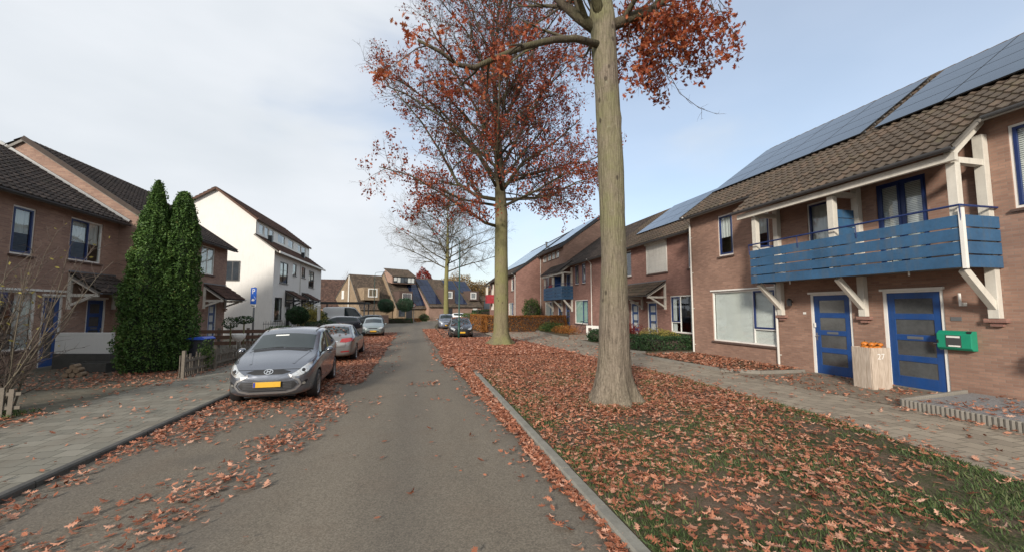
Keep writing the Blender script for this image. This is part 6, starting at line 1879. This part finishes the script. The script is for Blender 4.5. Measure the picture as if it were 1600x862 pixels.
# dark estate and grey-green hatch in the side court
ESTATE = [q if i < 9 else q for i, q in enumerate(scaled(SEDAN[:8], 4.7, 0.90, 1.42, 4.85, 0.92, 1.44))] + [
    ('c', 3.25, .19, .90, .93, 1.41, .60, .03), ('c', 3.95, .20, .89, .95, 1.38, .58, .03), ('c', 4.30, .22, .88, .97, 1.34, .55, .02), ('h', 4.60, .26, .85, .93, .98, 0, .01), ('h', 4.70, .36, .76, .72, .76, 0, 0)]
ESEG = [('b', 'b')] * 4 + [('g', 'g'), ('g', 'b'), ('k', 'b'), ('g', 'b'), ('g', 'b'), ('g', 'b'), ('b', 'r'), ('b', 'b')]
c_mat = [P_NAVY]
c6 = Car('parked_car', 'dark navy estate car standing side-on in the side court', (-7.75, 41.8, 0), R(-78), 4.7, ESTATE, ESEG, P_NAVY, (0.85, 3.55), 0.32, group='cars in the side court')
front_kit(c6, 4.7, 1.42, 0.62, 0.90, plate_z=0.4)
c_mat = [P_DGREEN]
c7 = Car('parked_car', 'grey-green hatchback half hidden behind the dark estate car', (-6.0, 50.5, 0), R(-80), 4.1, scaled(HATCH, 4.1, 0.86, 1.48), HSEG, P_DGREEN, (0.83, 3.4), 0.31, group='cars in the side court')
front_kit(c7, 4.1, 1.48, 0.68, 0.86)
c_mat = [P_WHITE]
c8 = Car('parked_car', 'white car in front of the far right solar-roofed house', (7.6, 72.5, 0), R(70), 4.1, scaled(HATCH, 4.1, 0.87, 1.5), HSEG, P_WHITE, (0.83, 3.4), 0.31)
VAN = [('h', 0.0, .30, .70, .80, .86, 0, 0), ('h', .12, .24, .84, .98, 1.05, 0, .02), ('h', .6, .22, .95, 1.15, 1.22, 0, .02), ('h', .85, .22, .96, 1.20, 1.28, 0, .02), ('c', 1.5, .22, .97, 1.22, 2.2, .80, .03), ('c', 1.7, .22, .97, 1.24, 2.35, .84, .03),
       ('c', 2.5, .22, .97, 1.25, 2.40, .86, .03), ('c', 4.9, .22, .97, 1.25, 2.38, .86, .03), ('c', 5.2, .24, .95, 1.2, 2.28, .84, .02), ('c', 5.25, .3, .9, 1.1, 1.95, .80, 0)]
VSEG = [('b', 'b')] * 3 + [('g', 'g'), ('g', 'b'), ('g', 'b'), ('b', 'b'), ('b', 'b'), ('b', 'b')]
c9 = Car('white_van', 'white panel van under the flat carport', (-8.7, 54.0, 0), R(95), 5.25, VAN, VSEG, P_WHITE, (0.95, 4.1), 0.34, cat='van')
# ================================================================== small things on the right
# wooden pedestal
pd = thing('wooden_pedestal', 'pale wooden pedestal box with a white 27 standing between the blue doors', 'planter', (11.28, 8.30, 0.078), R(-8))
WOOD = NT("pale_plank"); _o = WOOD.obj(); _n = WOOD.noise(WOOD.scale(_o, (14, 14, 1.2)), 3, 5, 0.6)
WOODM = WOOD.bsdf(WOOD.ramp(_n, [(0.3, (0.33, 0.26, 0.20)), (0.7, (0.56, 0.48, 0.40))]), 0.75, WOOD.bump(_n, 0.3, 0.006))
M = MB(); w = 0.26; n = 3
for i in range(3):
    a, b = -w + i * 2 * w / 3, -w + (i + 1) * 2 * w / 3
    for sgn in (-1, 1):
        M.box(a + 0.002, b - 0.002, sgn * w - 0.011, sgn * w + 0.011, 0.0, 1.02)
        M.box(sgn * w - 0.011, sgn * w + 0.011, max(a, -w + 0.012) + 0.002, min(b, w - 0.012) - 0.002, 0.0, 1.02)
M.box(-w + 0.013, w - 0.013, -w + 0.013, w - 0.013, 0.9, 0.98)
M.build('box', WOODM, pd, bevel=0.003)
def text(s, size, mat, parent, loc, rot, name='lettering', ext=0.002):
    cu = bpy.data.curves.new(name, 'FONT'); cu.body = s; cu.size = size; cu.extrude = ext; cu.align_x = 'CENTER'; cu.align_y = 'CENTER'
    cu.materials.append(mat); t_ = bpy.data.objects.new(name, cu); COL.objects.link(t_)
    dg = bpy.context.evaluated_depsgraph_get(); dg.update()
    me = bpy.data.meshes.new_from_object(t_.evaluated_get(dg), depsgraph=dg); bpy.data.objects.remove(t_)
    o = bpy.data.objects.new(name, me); COL.objects.link(o); o.parent = parent; o.location = loc; o.rotation_euler = rot
    return o
text('27', 0.20, RENDER_W, pd, (0.0, -w - 0.014, 0.80), (R(90), 0, 0), 'house_number')
GOURD = m_plain("orange_gourd", (0.50, 0.16, 0.02), 0.5, 0.35, 8)
rn = random.Random(3)
for k in range(13):
    g_ = thing('gourd', 'small orange gourd heaped on top of the wooden pedestal', 'gourd', (11.28 + rn.uniform(-0.18, 0.18), 8.30 + rn.uniform(-0.18, 0.18), 1.075 + (0.09 if k > 8 else 0)), rn.uniform(0, 6), 'gourds heaped on the wooden pedestal')
    M = MB(); rr = rn.uniform(0.055, 0.085); nb = 16
    for i in range(9):
        th = math.pi * i / 8
        for j in range(nb):
            a = 2 * math.pi * j / nb; rad = rr * math.sin(th) * (1 + 0.08 * math.cos(8 * a))
            M.v.append((rad * math.cos(a), rad * math.sin(a), -rr * 0.8 * math.cos(th)))
    for i in range(8):
        for j in range(nb): M.f.append((i * nb + j, i * nb + (j + 1) % nb, (i + 1) * nb + (j + 1) % nb, (i + 1) * nb + j)); M.mi.append(0)
    M.build('skin', GOURD, g_, smooth=True)
    M = MB(); M.tube([(0, 0, rr * 0.75), (0.01, 0, rr * 1.15)], [0.010, 0.006], 6); M.build('stalk', GREEN2, g_)
# green wall cabinet
ae = thing('wall_cabinet', 'green first aid cabinet with a small window on the brick wall by the door', 'cabinet', (12.198, 7.02, 1.12), R(-90))
GRN = m_plain("green_cabinet_paint", (0.012, 0.24, 0.14), 0.4, 0.08)
ae.scale = (0.93, 0.9, 0.92)
M = MB(); M.prism([(0, 0), (-0.16, 0), (-0.22, 0.06), (-0.22, 0.40), (-0.13, 0.48), (0, 0.48)], -0.34, 0.34); M.build('case', GRN, ae, bevel=0.012)
M = MB(); M.box(-0.15, 0.15, -0.228, -0.222, 0.08, 0.37); fw_ = M.build('window', DARKIN, ae)
M = MB(); M.box(-0.13, 0.13, -0.233, -0.229, 0.31, 0.355); M.box(-0.10, 0.13, -0.233, -0.229, 0.09, 0.125); M.build('sticker', WFRAME, fw_)
M = MB(); M.box(-0.335, -0.30, -0.235, -0.222, 0.17, 0.25); M.build('latch', TRIM, ae)
M = MB(); M.box(0.25, 0.325, -0.20, -0.10, 0.42, 0.475); M.build('alarm_lamp', TRIM, ae)
# lamp posts
GREENP = m_plain("green_post_paint", (0.010, 0.055, 0.042), 0.45, 0.15)
def lamp_post(label, loc, h, arm, mat, rz=0.0, rr=0.055):
    p = thing('street_lamp', label, 'street lamp', loc, rz, 'street lamps')
    M = MB(); M.tube([(0, 0, 0), (0, 0, 1.2)], rr * 1.5, 12); M.tube([(0, 0, 1.2), (0, 0, 1.28), (0, 0, h - 0.5)], [rr * 1.5, rr, rr * 0.6], 12)
    M.build('pole', mat, p, smooth=True)
    sg = 1 if arm > 0 else -1
    M = MB(); M.tube([(0, 0, h - 0.5), (sg * 0.03, 0, h - 0.2), (sg * 0.15, 0, h - 0.03), (arm * 0.6, 0, h + 0.03), (arm, 0, h + 0.05)], rr * 0.5, 8); M.build('arm', mat, p, smooth=True)
    M = MB(); M.prism([(arm - sg * 0.05, h + 0.02), (arm + sg * 0.42, h + 0.07), (arm + sg * 0.42, h + 0.11), (arm + sg * 0.1, h + 0.15), (arm - sg * 0.05, h + 0.10)], -0.09, 0.09, 'y'); M.build('lamp_head', GUTTER, p)
    return p
lamp_post('green street lamp in front of the black hatchback, its short arm pointing left', (2.70, 28.2, 0), 6.95, -0.45, GREENP)
lamp_post('distant street lamp before the tan gabled house, its long arm pointing right', (-6.05, 60.0, 0), 7.2, 1.15, GREENP, rr=0.05)
# bicycle
def bicycle(loc, rz):
    b = thing('bicycle', 'black bicycle leaning against the brick wall under the green curtained window', 'bicycle', loc, rz)
    b.rotation_euler = (R(7), 0, rz)
    for x in (-0.53, 0.53):
        M = MB(); M.tube([(x + 0.33 * math.cos(a), 0, 0.34 + 0.33 * math.sin(a)) for a in np.linspace(0, 2 * math.pi, 25)], 0.018, 6, cap=False)
        for k in range(12):
            a = k * math.pi / 6; M.tube([(x, 0, 0.34), (x + 0.32 * math.cos(a), 0, 0.34 + 0.32 * math.sin(a))], 0.002, 3, cap=False)
        M.build('wheel', BLACK, b)
    M = MB()
    for p, q in (((-0.53, 0, 0.34), (-0.1, 0, 0.30)), ((-0.1, 0, 0.30), (-0.22, 0, 0.86)), ((-0.1, 0, 0.30), (0.40, 0, 0.72)), ((-0.2, 0, 0.80), (0.37, 0, 0.88)), ((-0.53, 0, 0.34), (-0.2, 0, 0.78)), ((0.53, 0, 0.34), (0.36, 0, 0.98))):
        M.tube([p, q], 0.014, 6)
    M.build('frame', BLACK, b)
    M = MB(); M.tube([(0.36, -0.02, 0.98), (0.36, 0, 1.06), (0.34, -0.15, 1.08), (0.22, -0.28, 1.05)], 0.012, 6); M.tube([(0.36, 0, 1.06), (0.34, 0.15, 1.08), (0.22, 0.28, 1.05)], 0.012, 6); M.build('handlebar', BLACK, b)
    M = MB(); M.prism([(-0.36, 0.93), (-0.08, 0.94), (-0.06, 0.90), (-0.34, 0.88)], -0.07, 0.07, 'y'); M.build('saddle', BLACK, b)
    return b
bicycle((12.9, 30.6, 0.20), R(-62))
wb = thing('sign_board', 'small white board with a red-brown mark in the garden beside the bicycle', 'sign', (11.0, 24.9, 0.07), R(-70))
M = MB(); M.box(-0.55, 0.55, -0.03, 0.03, 0.45, 0.95); M.build('panel', WFRAME, wb)
M = MB(); M.box(-0.35, -0.05, -0.04, -0.031, 0.60, 0.80); M.build('mark', SILL, wb)
M = MB(); M.box(-0.5, -0.44, -0.025, 0.025, 0, 0.45); M.box(0.44, 0.5, -0.025, 0.025, 0, 0.45); M.build('post', WFRAME, wb)

# ================================================================== small things on the left
OLDW = m_plain("old_grey_wood", (0.15, 0.13, 0.105), 0.9, 0.3, 6, bump=0.4)
fn = thing('picket_fence', 'old leaning grey plank fence along the left pavement', 'fence', (-6.72, 16.0, 0.075))
rn = random.Random(6)
for (ya, yb, key) in ((13.9, 19.4, 0),):
    M = MB()
    for z in (0.18, 0.46): M.beam((0.05, ya - 16, z), (0.05, yb - 16, z), 0.03, 0.07)
    M.build('rail', OLDW, fn)
    y = ya; M = MB()
    while y < yb:
        h = rn.uniform(0.52, 0.68); tl_ = rn.gauss(0, 0.035)
        M.beam((0, y - 16, -0.02), (rn.gauss(0, 0.01), y - 16 + tl_, h), 0.085, 0.018, (1, 0, 0)); y += rn.uniform(0.10, 0.13)
    M.build('pickets', OLDW, fn)
    for yy in (ya, 15.8, 17.6, yb):
        M = MB(); M.box(0.04, 0.12, yy - 16.04, yy - 15.96, 0, 0.78); M.build('fence_post', OLDW, fn)
BRF = m_plain("brown_wood", (0.12, 0.065, 0.045), 0.85, 0.2, 5)
fb = thing('board_fence', 'low brown board fence in front of the tiled door canopy', 'fence', (-8.6, 21.6, 0.075))
M = MB(); 
for z in (0.35, 0.62, 0.88): M.box(-1.6, 1.9, -0.02, 0.02, z, z + 0.16)
M.build('board', BRF, fb)
for x in (-1.6, -0.4, 0.8, 1.9):
    M = MB(); M.box(x - 0.05, x + 0.05, 0.021, 0.12, 0, 1.12); M.build('fence_post', OLDW, fb)
wbn = thing('wheelie_bin', 'dark wheelie bin with a bright blue lid behind the old fence', 'bin', (-7.15, 15.95, 0.075), R(80))
BINM = m_plain("dark_bin_plastic", (0.02, 0.022, 0.03), 0.5, 0.15); LIDM = m_plain("blue_lid_plastic", (0.015, 0.07, 0.42), 0.4, 0.1)
M = MB(); bx = [(-0.23, -0.27), (0.23, -0.27), (0.23, 0.27), (-0.23, 0.27)]
n0 = len(M.v)
for z, s_ in ((0.06, 0.80), (0.9, 1.0), (0.97, 1.06)):
    for a, b in bx: M.v.append((a * s_, b * s_, z))
for l_ in (0, 4):
    for k in range(4): M.f.append((l_ + k, l_ + (k + 1) % 4, l_ + 4 + (k + 1) % 4, l_ + 4 + k)); M.mi.append(0)
M.f.append((3, 2, 1, 0)); M.mi.append(0)
M.build('tub', BINM, wbn, bevel=0.01)
M = MB(); M.prism([(-0.30, 0.975), (0.31, 0.975), (0.30, 1.02), (0.18, 1.055), (-0.22, 1.07), (-0.31, 1.01)], -0.27, 0.27); M.build('lid', LIDM, wbn, bevel=0.012)
M = MB(); M.tube([(-0.2, 0.32, 0.98), (0.2, 0.32, 0.98)], 0.016, 6); M.build('handle', BINM, wbn)
for x in (-0.2, 0.2):
    M = MB(); M.tube([(x - 0.02, 0.24, 0.1), (x + 0.02, 0.24, 0.1)], 0.10, 14); M.build('wheel', BLACK, wbn)
# sign post
sg = thing('parking_sign', 'blue parking sign with a white P on a grey pole behind the nearest car', 'sign', (-7.72, 22.0, 0.075), R(-25))
M = MB(); M.tube([(0, 0, 0), (0, 0, 3.05)], 0.04, 10); M.build('pole', ZINC, sg, smooth=True)
SB = m_plain("sign_blue", (0.02, 0.10, 0.45), 0.35, 0.05)
M = MB(); M.box(-0.16, 0.16, -0.065, -0.042, 2.24, 3.02); pn = M.build('sign_panel', SB, sg, bevel=0.004)
text('P', 0.34, WFRAME, pn, (0.0, -0.068, 2.83), (R(90), 0, 0), 'lettering')
M = MB()   # small vehicle and plug pictogram
M.box(-0.09, 0.07, -0.070, -0.0655, 2.40, 2.45); M.box(-0.055, 0.035, -0.070, -0.0655, 2.45, 2.49)
M.tube([(-0.05, -0.069, 2.385), (-0.05, -0.066, 2.385)], 0.018, 8); M.tube([(0.035, -0.069, 2.385), (0.035, -0.066, 2.385)], 0.018, 8)
M.tube([(0.08, -0.068, 2.42), (0.11, -0.068, 2.46), (0.10, -0.068, 2.56), (0.03, -0.068, 2.60)], 0.007, 5)
M.build('pictogram', WFRAME, pn)
M = MB(); M.box(-0.17, 0.17, -0.062, -0.042, 2.08, 2.22); sp_ = M.build('sign_panel', WFRAME, sg, bevel=0.003)
M = MB(); M.box(-0.11, 0.11, -0.066, -0.0625, 2.155, 2.175); M.box(-0.08, 0.09, -0.066, -0.0625, 2.12, 2.138); M.build('lettering', BLACK, sp_)
# garden bits
g1 = thing('stone_pedestal', 'white garden pedestal behind the fence, left of the sign pole', 'pedestal', (-7.55, 20.0, 0.07))
M = MB(); M.lathe([(0.17, 0), (0.17, 0.06), (0.09, 0.12), (0.07, 0.55), (0.10, 0.62), (0.24, 0.75), (0.27, 0.92), (0.25, 0.95), (0.2, 0.9)], n=16); M.build('column', WFRAME, g1, smooth=True)
lw = thing('garden_wall', 'low cream rendered garden wall over a dark brick base before the blue door', 'wall', (-11.0, 16.9, 0.07), R(-13))
M = MB(); M.box(-0.98, 0.92, -0.07, 0.07, 0.5, 1.2); M.build('cream_panel', RENDER_W, lw, bevel=0.01)
M = MB(); M.box(-1.0, 0.94, -0.085, 0.085, 0.0, 0.497); M.build('dark_base', KERBD, lw)
tr = thing('planter_trough', 'dark low planter trough on the yard beside the conifers', 'planter', (-10.05, 15.9, 0.07), R(-10))
M = MB()
for a_, b_, c_, d_ in ((-0.55, 0.55, -0.25, -0.2), (-0.55, 0.55, 0.2, 0.25), (-0.55, -0.5, -0.2, 0.2), (0.5, 0.55, -0.2, 0.2)): M.box(a_, b_, c_, d_, 0, 0.30)
M.box(-0.5, 0.5, -0.2, 0.2, 0, 0.24); M.build('trough', KERBD, tr)
lg = thing('log_pile', 'small pile of cut logs and pale stones on the front yard', 'log pile', (-9.85, 14.85, 0.07), R(10))
lg.scale = (0.62, 0.62, 0.62)
for i, (x, z) in enumerate(((-0.28, 0.11), (-0.03, 0.12), (0.22, 0.11), (-0.15, 0.32), (0.1, 0.33), (-0.03, 0.5))):
    M = MB(); M.tube([(x, -0.25, z), (x + 0.01, 0.25, z)], 0.115, 10); M.build('log', m_plain('cut_wood', (0.24, 0.17, 0.11), 0.9, 0.3, 9, bump=0.4) if i == 0 else bpy.data.materials['cut_wood'], lg)
fl = thing('picket_fence', 'short low weathered picket fence at the foot of the bare shrub', 'fence', (-7.9, 9.45, 0.07), R(8))
M = MB()
for i in range(15): M.beam((-1.2 + i * 0.13, 0, 0), (-1.2 + i * 0.13 + rn.gauss(0, .01), 0, 0.55 + rn.uniform(-.04, .04)), 0.07, 0.018, (0, 1, 0))
M.build('pickets', OLDW, fl)
M = MB(); M.box(-1.27, 0.75, 0.011, 0.035, 0.15, 0.21); M.box(-1.27, 0.75, 0.011, 0.035, 0.40, 0.46); M.build('rail', OLDW, fl)
ir = thing('iron_railing', 'low black iron railing in front of the white house', 'railing', (-9.9, 34.5, 0.0))
M = MB()
for i in range(20): M.tube([(-1.5 + i * 0.16, 0, 0), (-1.5 + i * 0.16, 0, 1.15 + 0.08 * (i % 2))], 0.012, 5)
M.build('bars', BLACK, ir)
M = MB(); M.box(-1.55, 1.6, -0.015, 0.015, 0.95, 0.99); M.box(-1.55, 1.6, -0.015, 0.015, 0.2, 0.24); M.build('rail', BLACK, ir)
wp = thing('garden_post', 'pale wooden post standing among the yellow autumn bush', 'post', (-8.55, 39.0, 0))
M = MB(); M.box(-0.11, 0.11, -0.11, 0.11, 0, 2.35); M.prism([(-0.13, 2.35), (0.13, 2.35), (0, 2.48)], -0.13, 0.13); M.build('shaft', PIPE, wp, bevel=0.01)
# far end bits
pb = thing('picnic_bench', 'wooden picnic bench against the brick front of the solar-roofed house', 'bench', (3.0, 73.6, 0), R(10))
PALEW = m_plain("pale_wood", (0.42, 0.30, 0.2), 0.8, 0.15, 4)
M = MB(); M.box(-1.0, 1.0, -0.38, 0.38, 0.72, 0.77); M.build('table_top', PALEW, pb)
for y in (-0.75, 0.75):
    M = MB(); M.box(-1.0, 1.0, y - 0.14, y + 0.14, 0.42, 0.47); M.build('seat', PALEW, pb)
for x in (-0.75, 0.75):
    M = MB(); M.beam((x, -0.25, 0.72), (x, -0.72, 0), 0.05, 0.1); M.beam((x, 0.25, 0.72), (x, 0.72, 0), 0.05, 0.1); M.box(x - 0.025, x + 0.025, -0.85, 0.85, 0.34, 0.419); M.build('leg', PALEW, pb)
rsn = thing('road_sign', 'thin grey post with a small red and white sign at the far corner', 'sign', (-0.75, 68.0, 0))
M = MB(); M.tube([(0, 0, 0), (0, 0, 3.0)], 0.06, 8); M.build('pole', ZINC, rsn)
M = MB(); M.tube([(0, -0.07, 2.7), (0, -0.10, 2.7)], 0.32, 20); M.build('sign_disc', RED_B, rsn)
M = MB(); M.tube([(0, -0.105, 2.7), (0, -0.115, 2.7)], 0.22, 20); M.build('sign_face', WFRAME, rsn)
bw = thing('garden_wall', 'low brick garden wall before the clipped ball trees', 'wall', (-5.2, 63.2, 0), R(4))
M = MB(); M.box(-1.2, 0.9, -0.1, 0.1, 0, 1.25); M.build('brickwork', BRICK_L, bw)

# ================================================================== fallen leaves and grass
rsL = np.random.RandomState(42)
def fbm(x, y, s, sd=0.0):
    return noise.noise(Vector((x * s, y * s, sd))) + 0.5 * noise.noise(Vector((x * s * 2.3, y * s * 2.3, sd + 7))) + 0.25 * noise.noise(Vector((x * s * 5, y * s * 5, sd + 13)))
def verge_right(y):
    for (x0, y0), (x1, y1) in zip(verge_edge, verge_edge[1:]):
        if y0 <= y <= y1: return x0 + (x1 - x0) * (y - y0) / (y1 - y0)
    return 6
def sample(n, x0, x1, y0, y1, dens, seed):
    rs = np.random.RandomState(seed)
    X = rs.uniform(x0, x1, n); Y = rs.uniform(y0, y1, n); U_ = rs.rand(n); out = []
    for x, y, w_ in zip(X, Y, U_):
        if w_ < dens(x, y): out.append((x, y))
    return out
def litter(name, label, pts, z, near, seed, size=0.125, tilt=0.28, tone=None, stack=0.03):
    rs = np.random.RandomState(seed); n = len(pts)
    P = np.array([(x, y, z) for x, y in pts], dtype=np.float32)
    P[:, 2] += 0.012 + rs.rand(n) * stack
    half_ = rs.rand(n) < 0.5
    sc = size * rs.uniform(0.5, 1.4, n)
    rt = rots(rs, n, tilt)
    tn = rs.rand(n) ** 0.9 if tone is None else tone(rs, P)
    if not near:
        o = scatter(name, SIMPLE_V, SIMPLE_F, P, rt, sc, LITTER, tone=tn)
    else:
        kk = rs.rand(n); objs = []
        flat3 = [(x * 0.75, y * 0.8, z * 0.4 + 0.25 * x * y) for x, y, z in LEAF_V]
        for lo, hi, V, F in ((0, 0.45, LEAF_V, LEAF_F), (0.45, 0.75, LEAF2_V, LEAF2_F), (0.75, 0.9, flat3, LEAF_F), (0.9, 1.0, SPRAY_V, SPRAY_F)):
            m = (kk >= lo) & (kk < hi)
            wv = np.stack([rs.uniform(0.75, 1.2, m.sum()), np.ones(m.sum()), rs.uniform(0.4, 1.7, m.sum())], 1)
            q = scatter(name, V, F, P[m], rt[m], sc[m][:, None] * wv, LITTER, tone=tn[m])
            if q: objs.append(q)
        o = objs[0]
        if len(objs) > 1:
            bm = bmesh.new()
            for q in objs: bm.from_mesh(q.data)
            bm.to_mesh(o.data); bm.free()
            for q in objs[1:]: bpy.data.objects.remove(q)
        print('attr', [a.name for a in o.data.attributes])
    if o: tag(o, label, 'leaves', kind='stuff')
    print(name, n)
    return o
def d_verge(x, y):
    if x < 1.9 or x > verge_right(y) - 0.02: return 0
    g = fbm(x, y, 0.55, 3.3)
    base = 0.84 + 0.06 * (y - 5.0)
    if y < 9: base -= 0.095 * max(0, x - 2.6) * (9 - y) / 3
    if y < 7: base *= 0.8
    base += 0.5 * g
    if x < 2.35: base -= 0.2 * (2.35 - x) / 0.45
    r_ = math.hypot(x - 4.14, y - 8.35)
    if r_ < 0.45: return 0
    return min(1, max(0.06, base))
litter('fallen_leaves', 'thick carpet of red-brown oak leaves over the near grass verge', sample(40000, 1.9, 7.6, 2.2, 17.5, d_verge, 1), 0.082, True, 1, 0.083)
litter('fallen_leaves', 'unbroken carpet of red-brown leaves over the far part of the verge', sample(46000, 1.85, 7.5, 17.5, 28.6, lambda x, y: 0 if x > verge_right(y) + 0.05 else 1, 2), 0.082, False, 2, 0.115, stack=0.05)
def d_gut(x, y):
    w_ = 0.17 + 0.03 * max(0, y - 4) + 0.16 * fbm(x * 0.2, y, 0.6, 9.1)
    if y > 15: w_ = max(w_, 0.75 + 0.3 * fbm(0, y, 0.4, 2))
    d = 1.76 - x
    return 1.0 if 0 <= d < w_ else 0.035 if d < w_ + 0.4 else 0.0012
litter('fallen_leaves', 'ridge of curled brown leaves heaped along the right kerb', sample(20000, 0.2, 1.76, 2.6, 14, d_gut, 3), 0.0, True, 3, 0.085, 0.4, stack=0.06)
litter('fallen_leaves', 'leaves drifted over the right road edge towards the parked cars', sample(34000, 0.4, 2.1, 14, 44, d_gut, 4), 0.0, False, 4, 0.115, stack=0.04)
litter('fallen_leaves', 'leaves lying over the far stretch of the right kerb', sample(2600, 1.68, 2.0, 12.5, 28.6, lambda x, y: min(1, (y - 12.5) * 0.5), 33), 0.095, False, 33, 0.11, stack=0.02)
def d_bay(x, y):
    g = fbm(x + 0.1 * y, y, 0.75, 5.5)
    s = 0.0
    if x < -3.85: s += 0.7                       # along the dark kerb
    c = -1.95 - 0.03 * (y - 5) + 0.25 * math.sin(y * 0.9)  # wind row between the bay and the lane
    s += 0.62 * math.exp(-((x - c + 0.15) / 0.34) ** 2)
    if y > 7: s += 0.22
    if y > 9.5: s += 0.25
    if x > c + 0.45: s -= 0.45
    return max(0.003 if x < 0.5 else 0.002, min(1.0, (s + 0.85 * g) * 0.85))
litter('fallen_leaves', 'clumps and wind rows of brown leaves on the empty parking bay', sample(17000, -4.25, 0.6, 2.6, 12.2, d_bay, 5), 0.0, True, 5, 0.085, 0.35, stack=0.035)
def d_left(x, y):
    e = -1.45 - 0.012 * (y - 12) + 0.25 * fbm(0, y, 0.5, 4)
    if x > e: return 0.01
    return min(1, 0.55 + 0.5 * fbm(x, y, 0.8, 8.8) + (0.2 if x > -2.4 else 0.1))
litter('fallen_leaves', 'band of brown leaves beside the nearest two parked cars', sample(14000, -4.25, -0.6, 12.2, 20, d_left, 6), 0.0, True, 6, 0.10, stack=0.04)
litter('fallen_leaves', 'band of brown leaves beside the further parked cars on the left', sample(26000, -4.25, -0.6, 20, 38, d_left, 16), 0.0, False, 16, 0.115, stack=0.04)
def d_pav(x, y):
    s = 0.030
    if y > 12.5 and x < -6.2: s += 0.42 * min(1, (-6.2 - x) * 2.2)
    if -9.6 < x < -7.0 and 13.6 < y < 15.2: s += 0.3
    if y > 11 and x < -9.3: s *= 0.4
    if x < -6.3 and y < 9.8: s += 0.85 * max(0, 1 - abs(x + 7.3) / 1.1) + 0.25 * fbm(x, y, 0.9, 2.2)
    if -6.95 < x < -6.75: s += 0.25
    s += 0.12 * max(0, fbm(x, y, 0.9, 6.6))
    return max(0, s)
litter('fallen_leaves', 'scattered brown leaves on the left pavement and yard, heaped by fence and shrub', sample(22000, -11.5, -4.4, 4.5, 20, d_pav, 7), 0.076, True, 7, 0.09, 0.3, stack=0.03)
def d_path(x, y):
    if x < verge_right(min(y, 28)) : return 0
    s = 0.035 + 0.10 * max(0, fbm(x, y, 0.9, 1.1))
    if x < verge_right(min(y, 28)) + 0.35: s += 0.3
    if 9.3 < x < 9.65 and y > 10: s += 0.45
    if x > 9.6 and 10.9 < y < 16.3: s += 0.75
    if x > 9.4 and y < 10.5: s += 0.10 + 0.5 * max(0, fbm(x, y, 1.1, 7.7))
    if 9.2 < x < 9.6 and y < 6.6: s += 0.45
    return s
pts = sample(14000, 6.6, 12.1, 2.5, 16.3, d_path, 8)
litter('fallen_leaves', 'loose leaves on the right footpath and the door apron', [p for p in pts if not (p[0] > 9.35 and p[1] > 10.8) and not (p[0] > 9.65 and p[1] < 6.7)], 0.080, True, 8, 0.09, 0.3, stack=0.02)
litter('fallen_leaves', 'leaves filling the raised bed below the blinded window', [p for p in pts if p[0] > 9.5 and p[1] > 11], 0.135, True, 9, 0.115, 0.3)
litter('fallen_leaves', 'leaves lying on the gravel bed at the right edge', [p for p in pts if p[0] > 9.7 and p[1] < 6.4], 0.193, True, 10, 0.105, 0.3)
litter('fallen_leaves', 'leaves along the footpath and beds further down the right side', sample(9000, 6.0, 13.2, 16.3, 36, lambda x, y: 0.12 + 0.35 * max(0, fbm(x, y, 0.5, 2)) + (0.4 if x < verge_right(min(y, 28)) + 0.5 else 0), 11), 0.085, False, 11, 0.14, stack=0.03)
litter('fallen_leaves', 'leaves on the brick parking around the cars on the right', sample(4500, 1.9, 6.4, 28.6, 44, lambda x, y: 0.8 if x < 2.5 or y < 30.2 else 0.12, 12), 0.012, False, 12, 0.15, stack=0.03)
# grass blades
BLADE_V = [(-0.006, 0, 0), (0.006, 0, 0), (0.004, 0.02, 0.035), (0, 0.045, 0.06)]; BLADE_F = [(0, 1, 2), (0, 2, 3)]
GRASS = m_leaf("grass_blades", [(0.0, (0.034, 0.062, 0.020)), (0.5, (0.075, 0.125, 0.040)), (1.0, (0.19, 0.20, 0.09))], trans=0.3)
def gmask(x, y):
    if x < 1.9 or x > verge_right(y) - 0.02: return 0
    g = fbm(x, y, 0.9, 12.0)
    s = 0.32 + 1.2 * g - 0.05 * (y - 5)
    if x < 2.3 or x > verge_right(y) - 0.3: s += 0.45
    return max(0.03, min(1, s))
gp_ = sample(110000, 1.9, 7.6, 2.2, 13.5, gmask, 21)
rs = np.random.RandomState(9); n = len(gp_)
P = np.array([(x, y, 0.078) for x, y in gp_], dtype=np.float32)
g_ = scatter('grass', BLADE_V, BLADE_F, P, rots(rs, n, 0.35), rs.uniform(0.5, 1.15, n), GRASS); tag(g_, 'short green grass between the fallen leaves on the verge', 'grass', kind='stuff'); print('grass', n)
gp2 = sample(6000, -9.0, -6.9, 7.8, 10.2, lambda x, y: 0.7 if x < -7.2 and fbm(x, y, 1.2, 4) > -0.1 else 0, 22)
n = len(gp2); P = np.array([(x, y, 0.072) for x, y in gp2], dtype=np.float32)
g_ = scatter('grass', BLADE_V, BLADE_F, P, rots(rs, n, 0.35), rs.uniform(0.9, 1.8, n), GRASS); tag(g_, 'tuft of green grass under the bare shrub at the left', 'grass', kind='stuff')
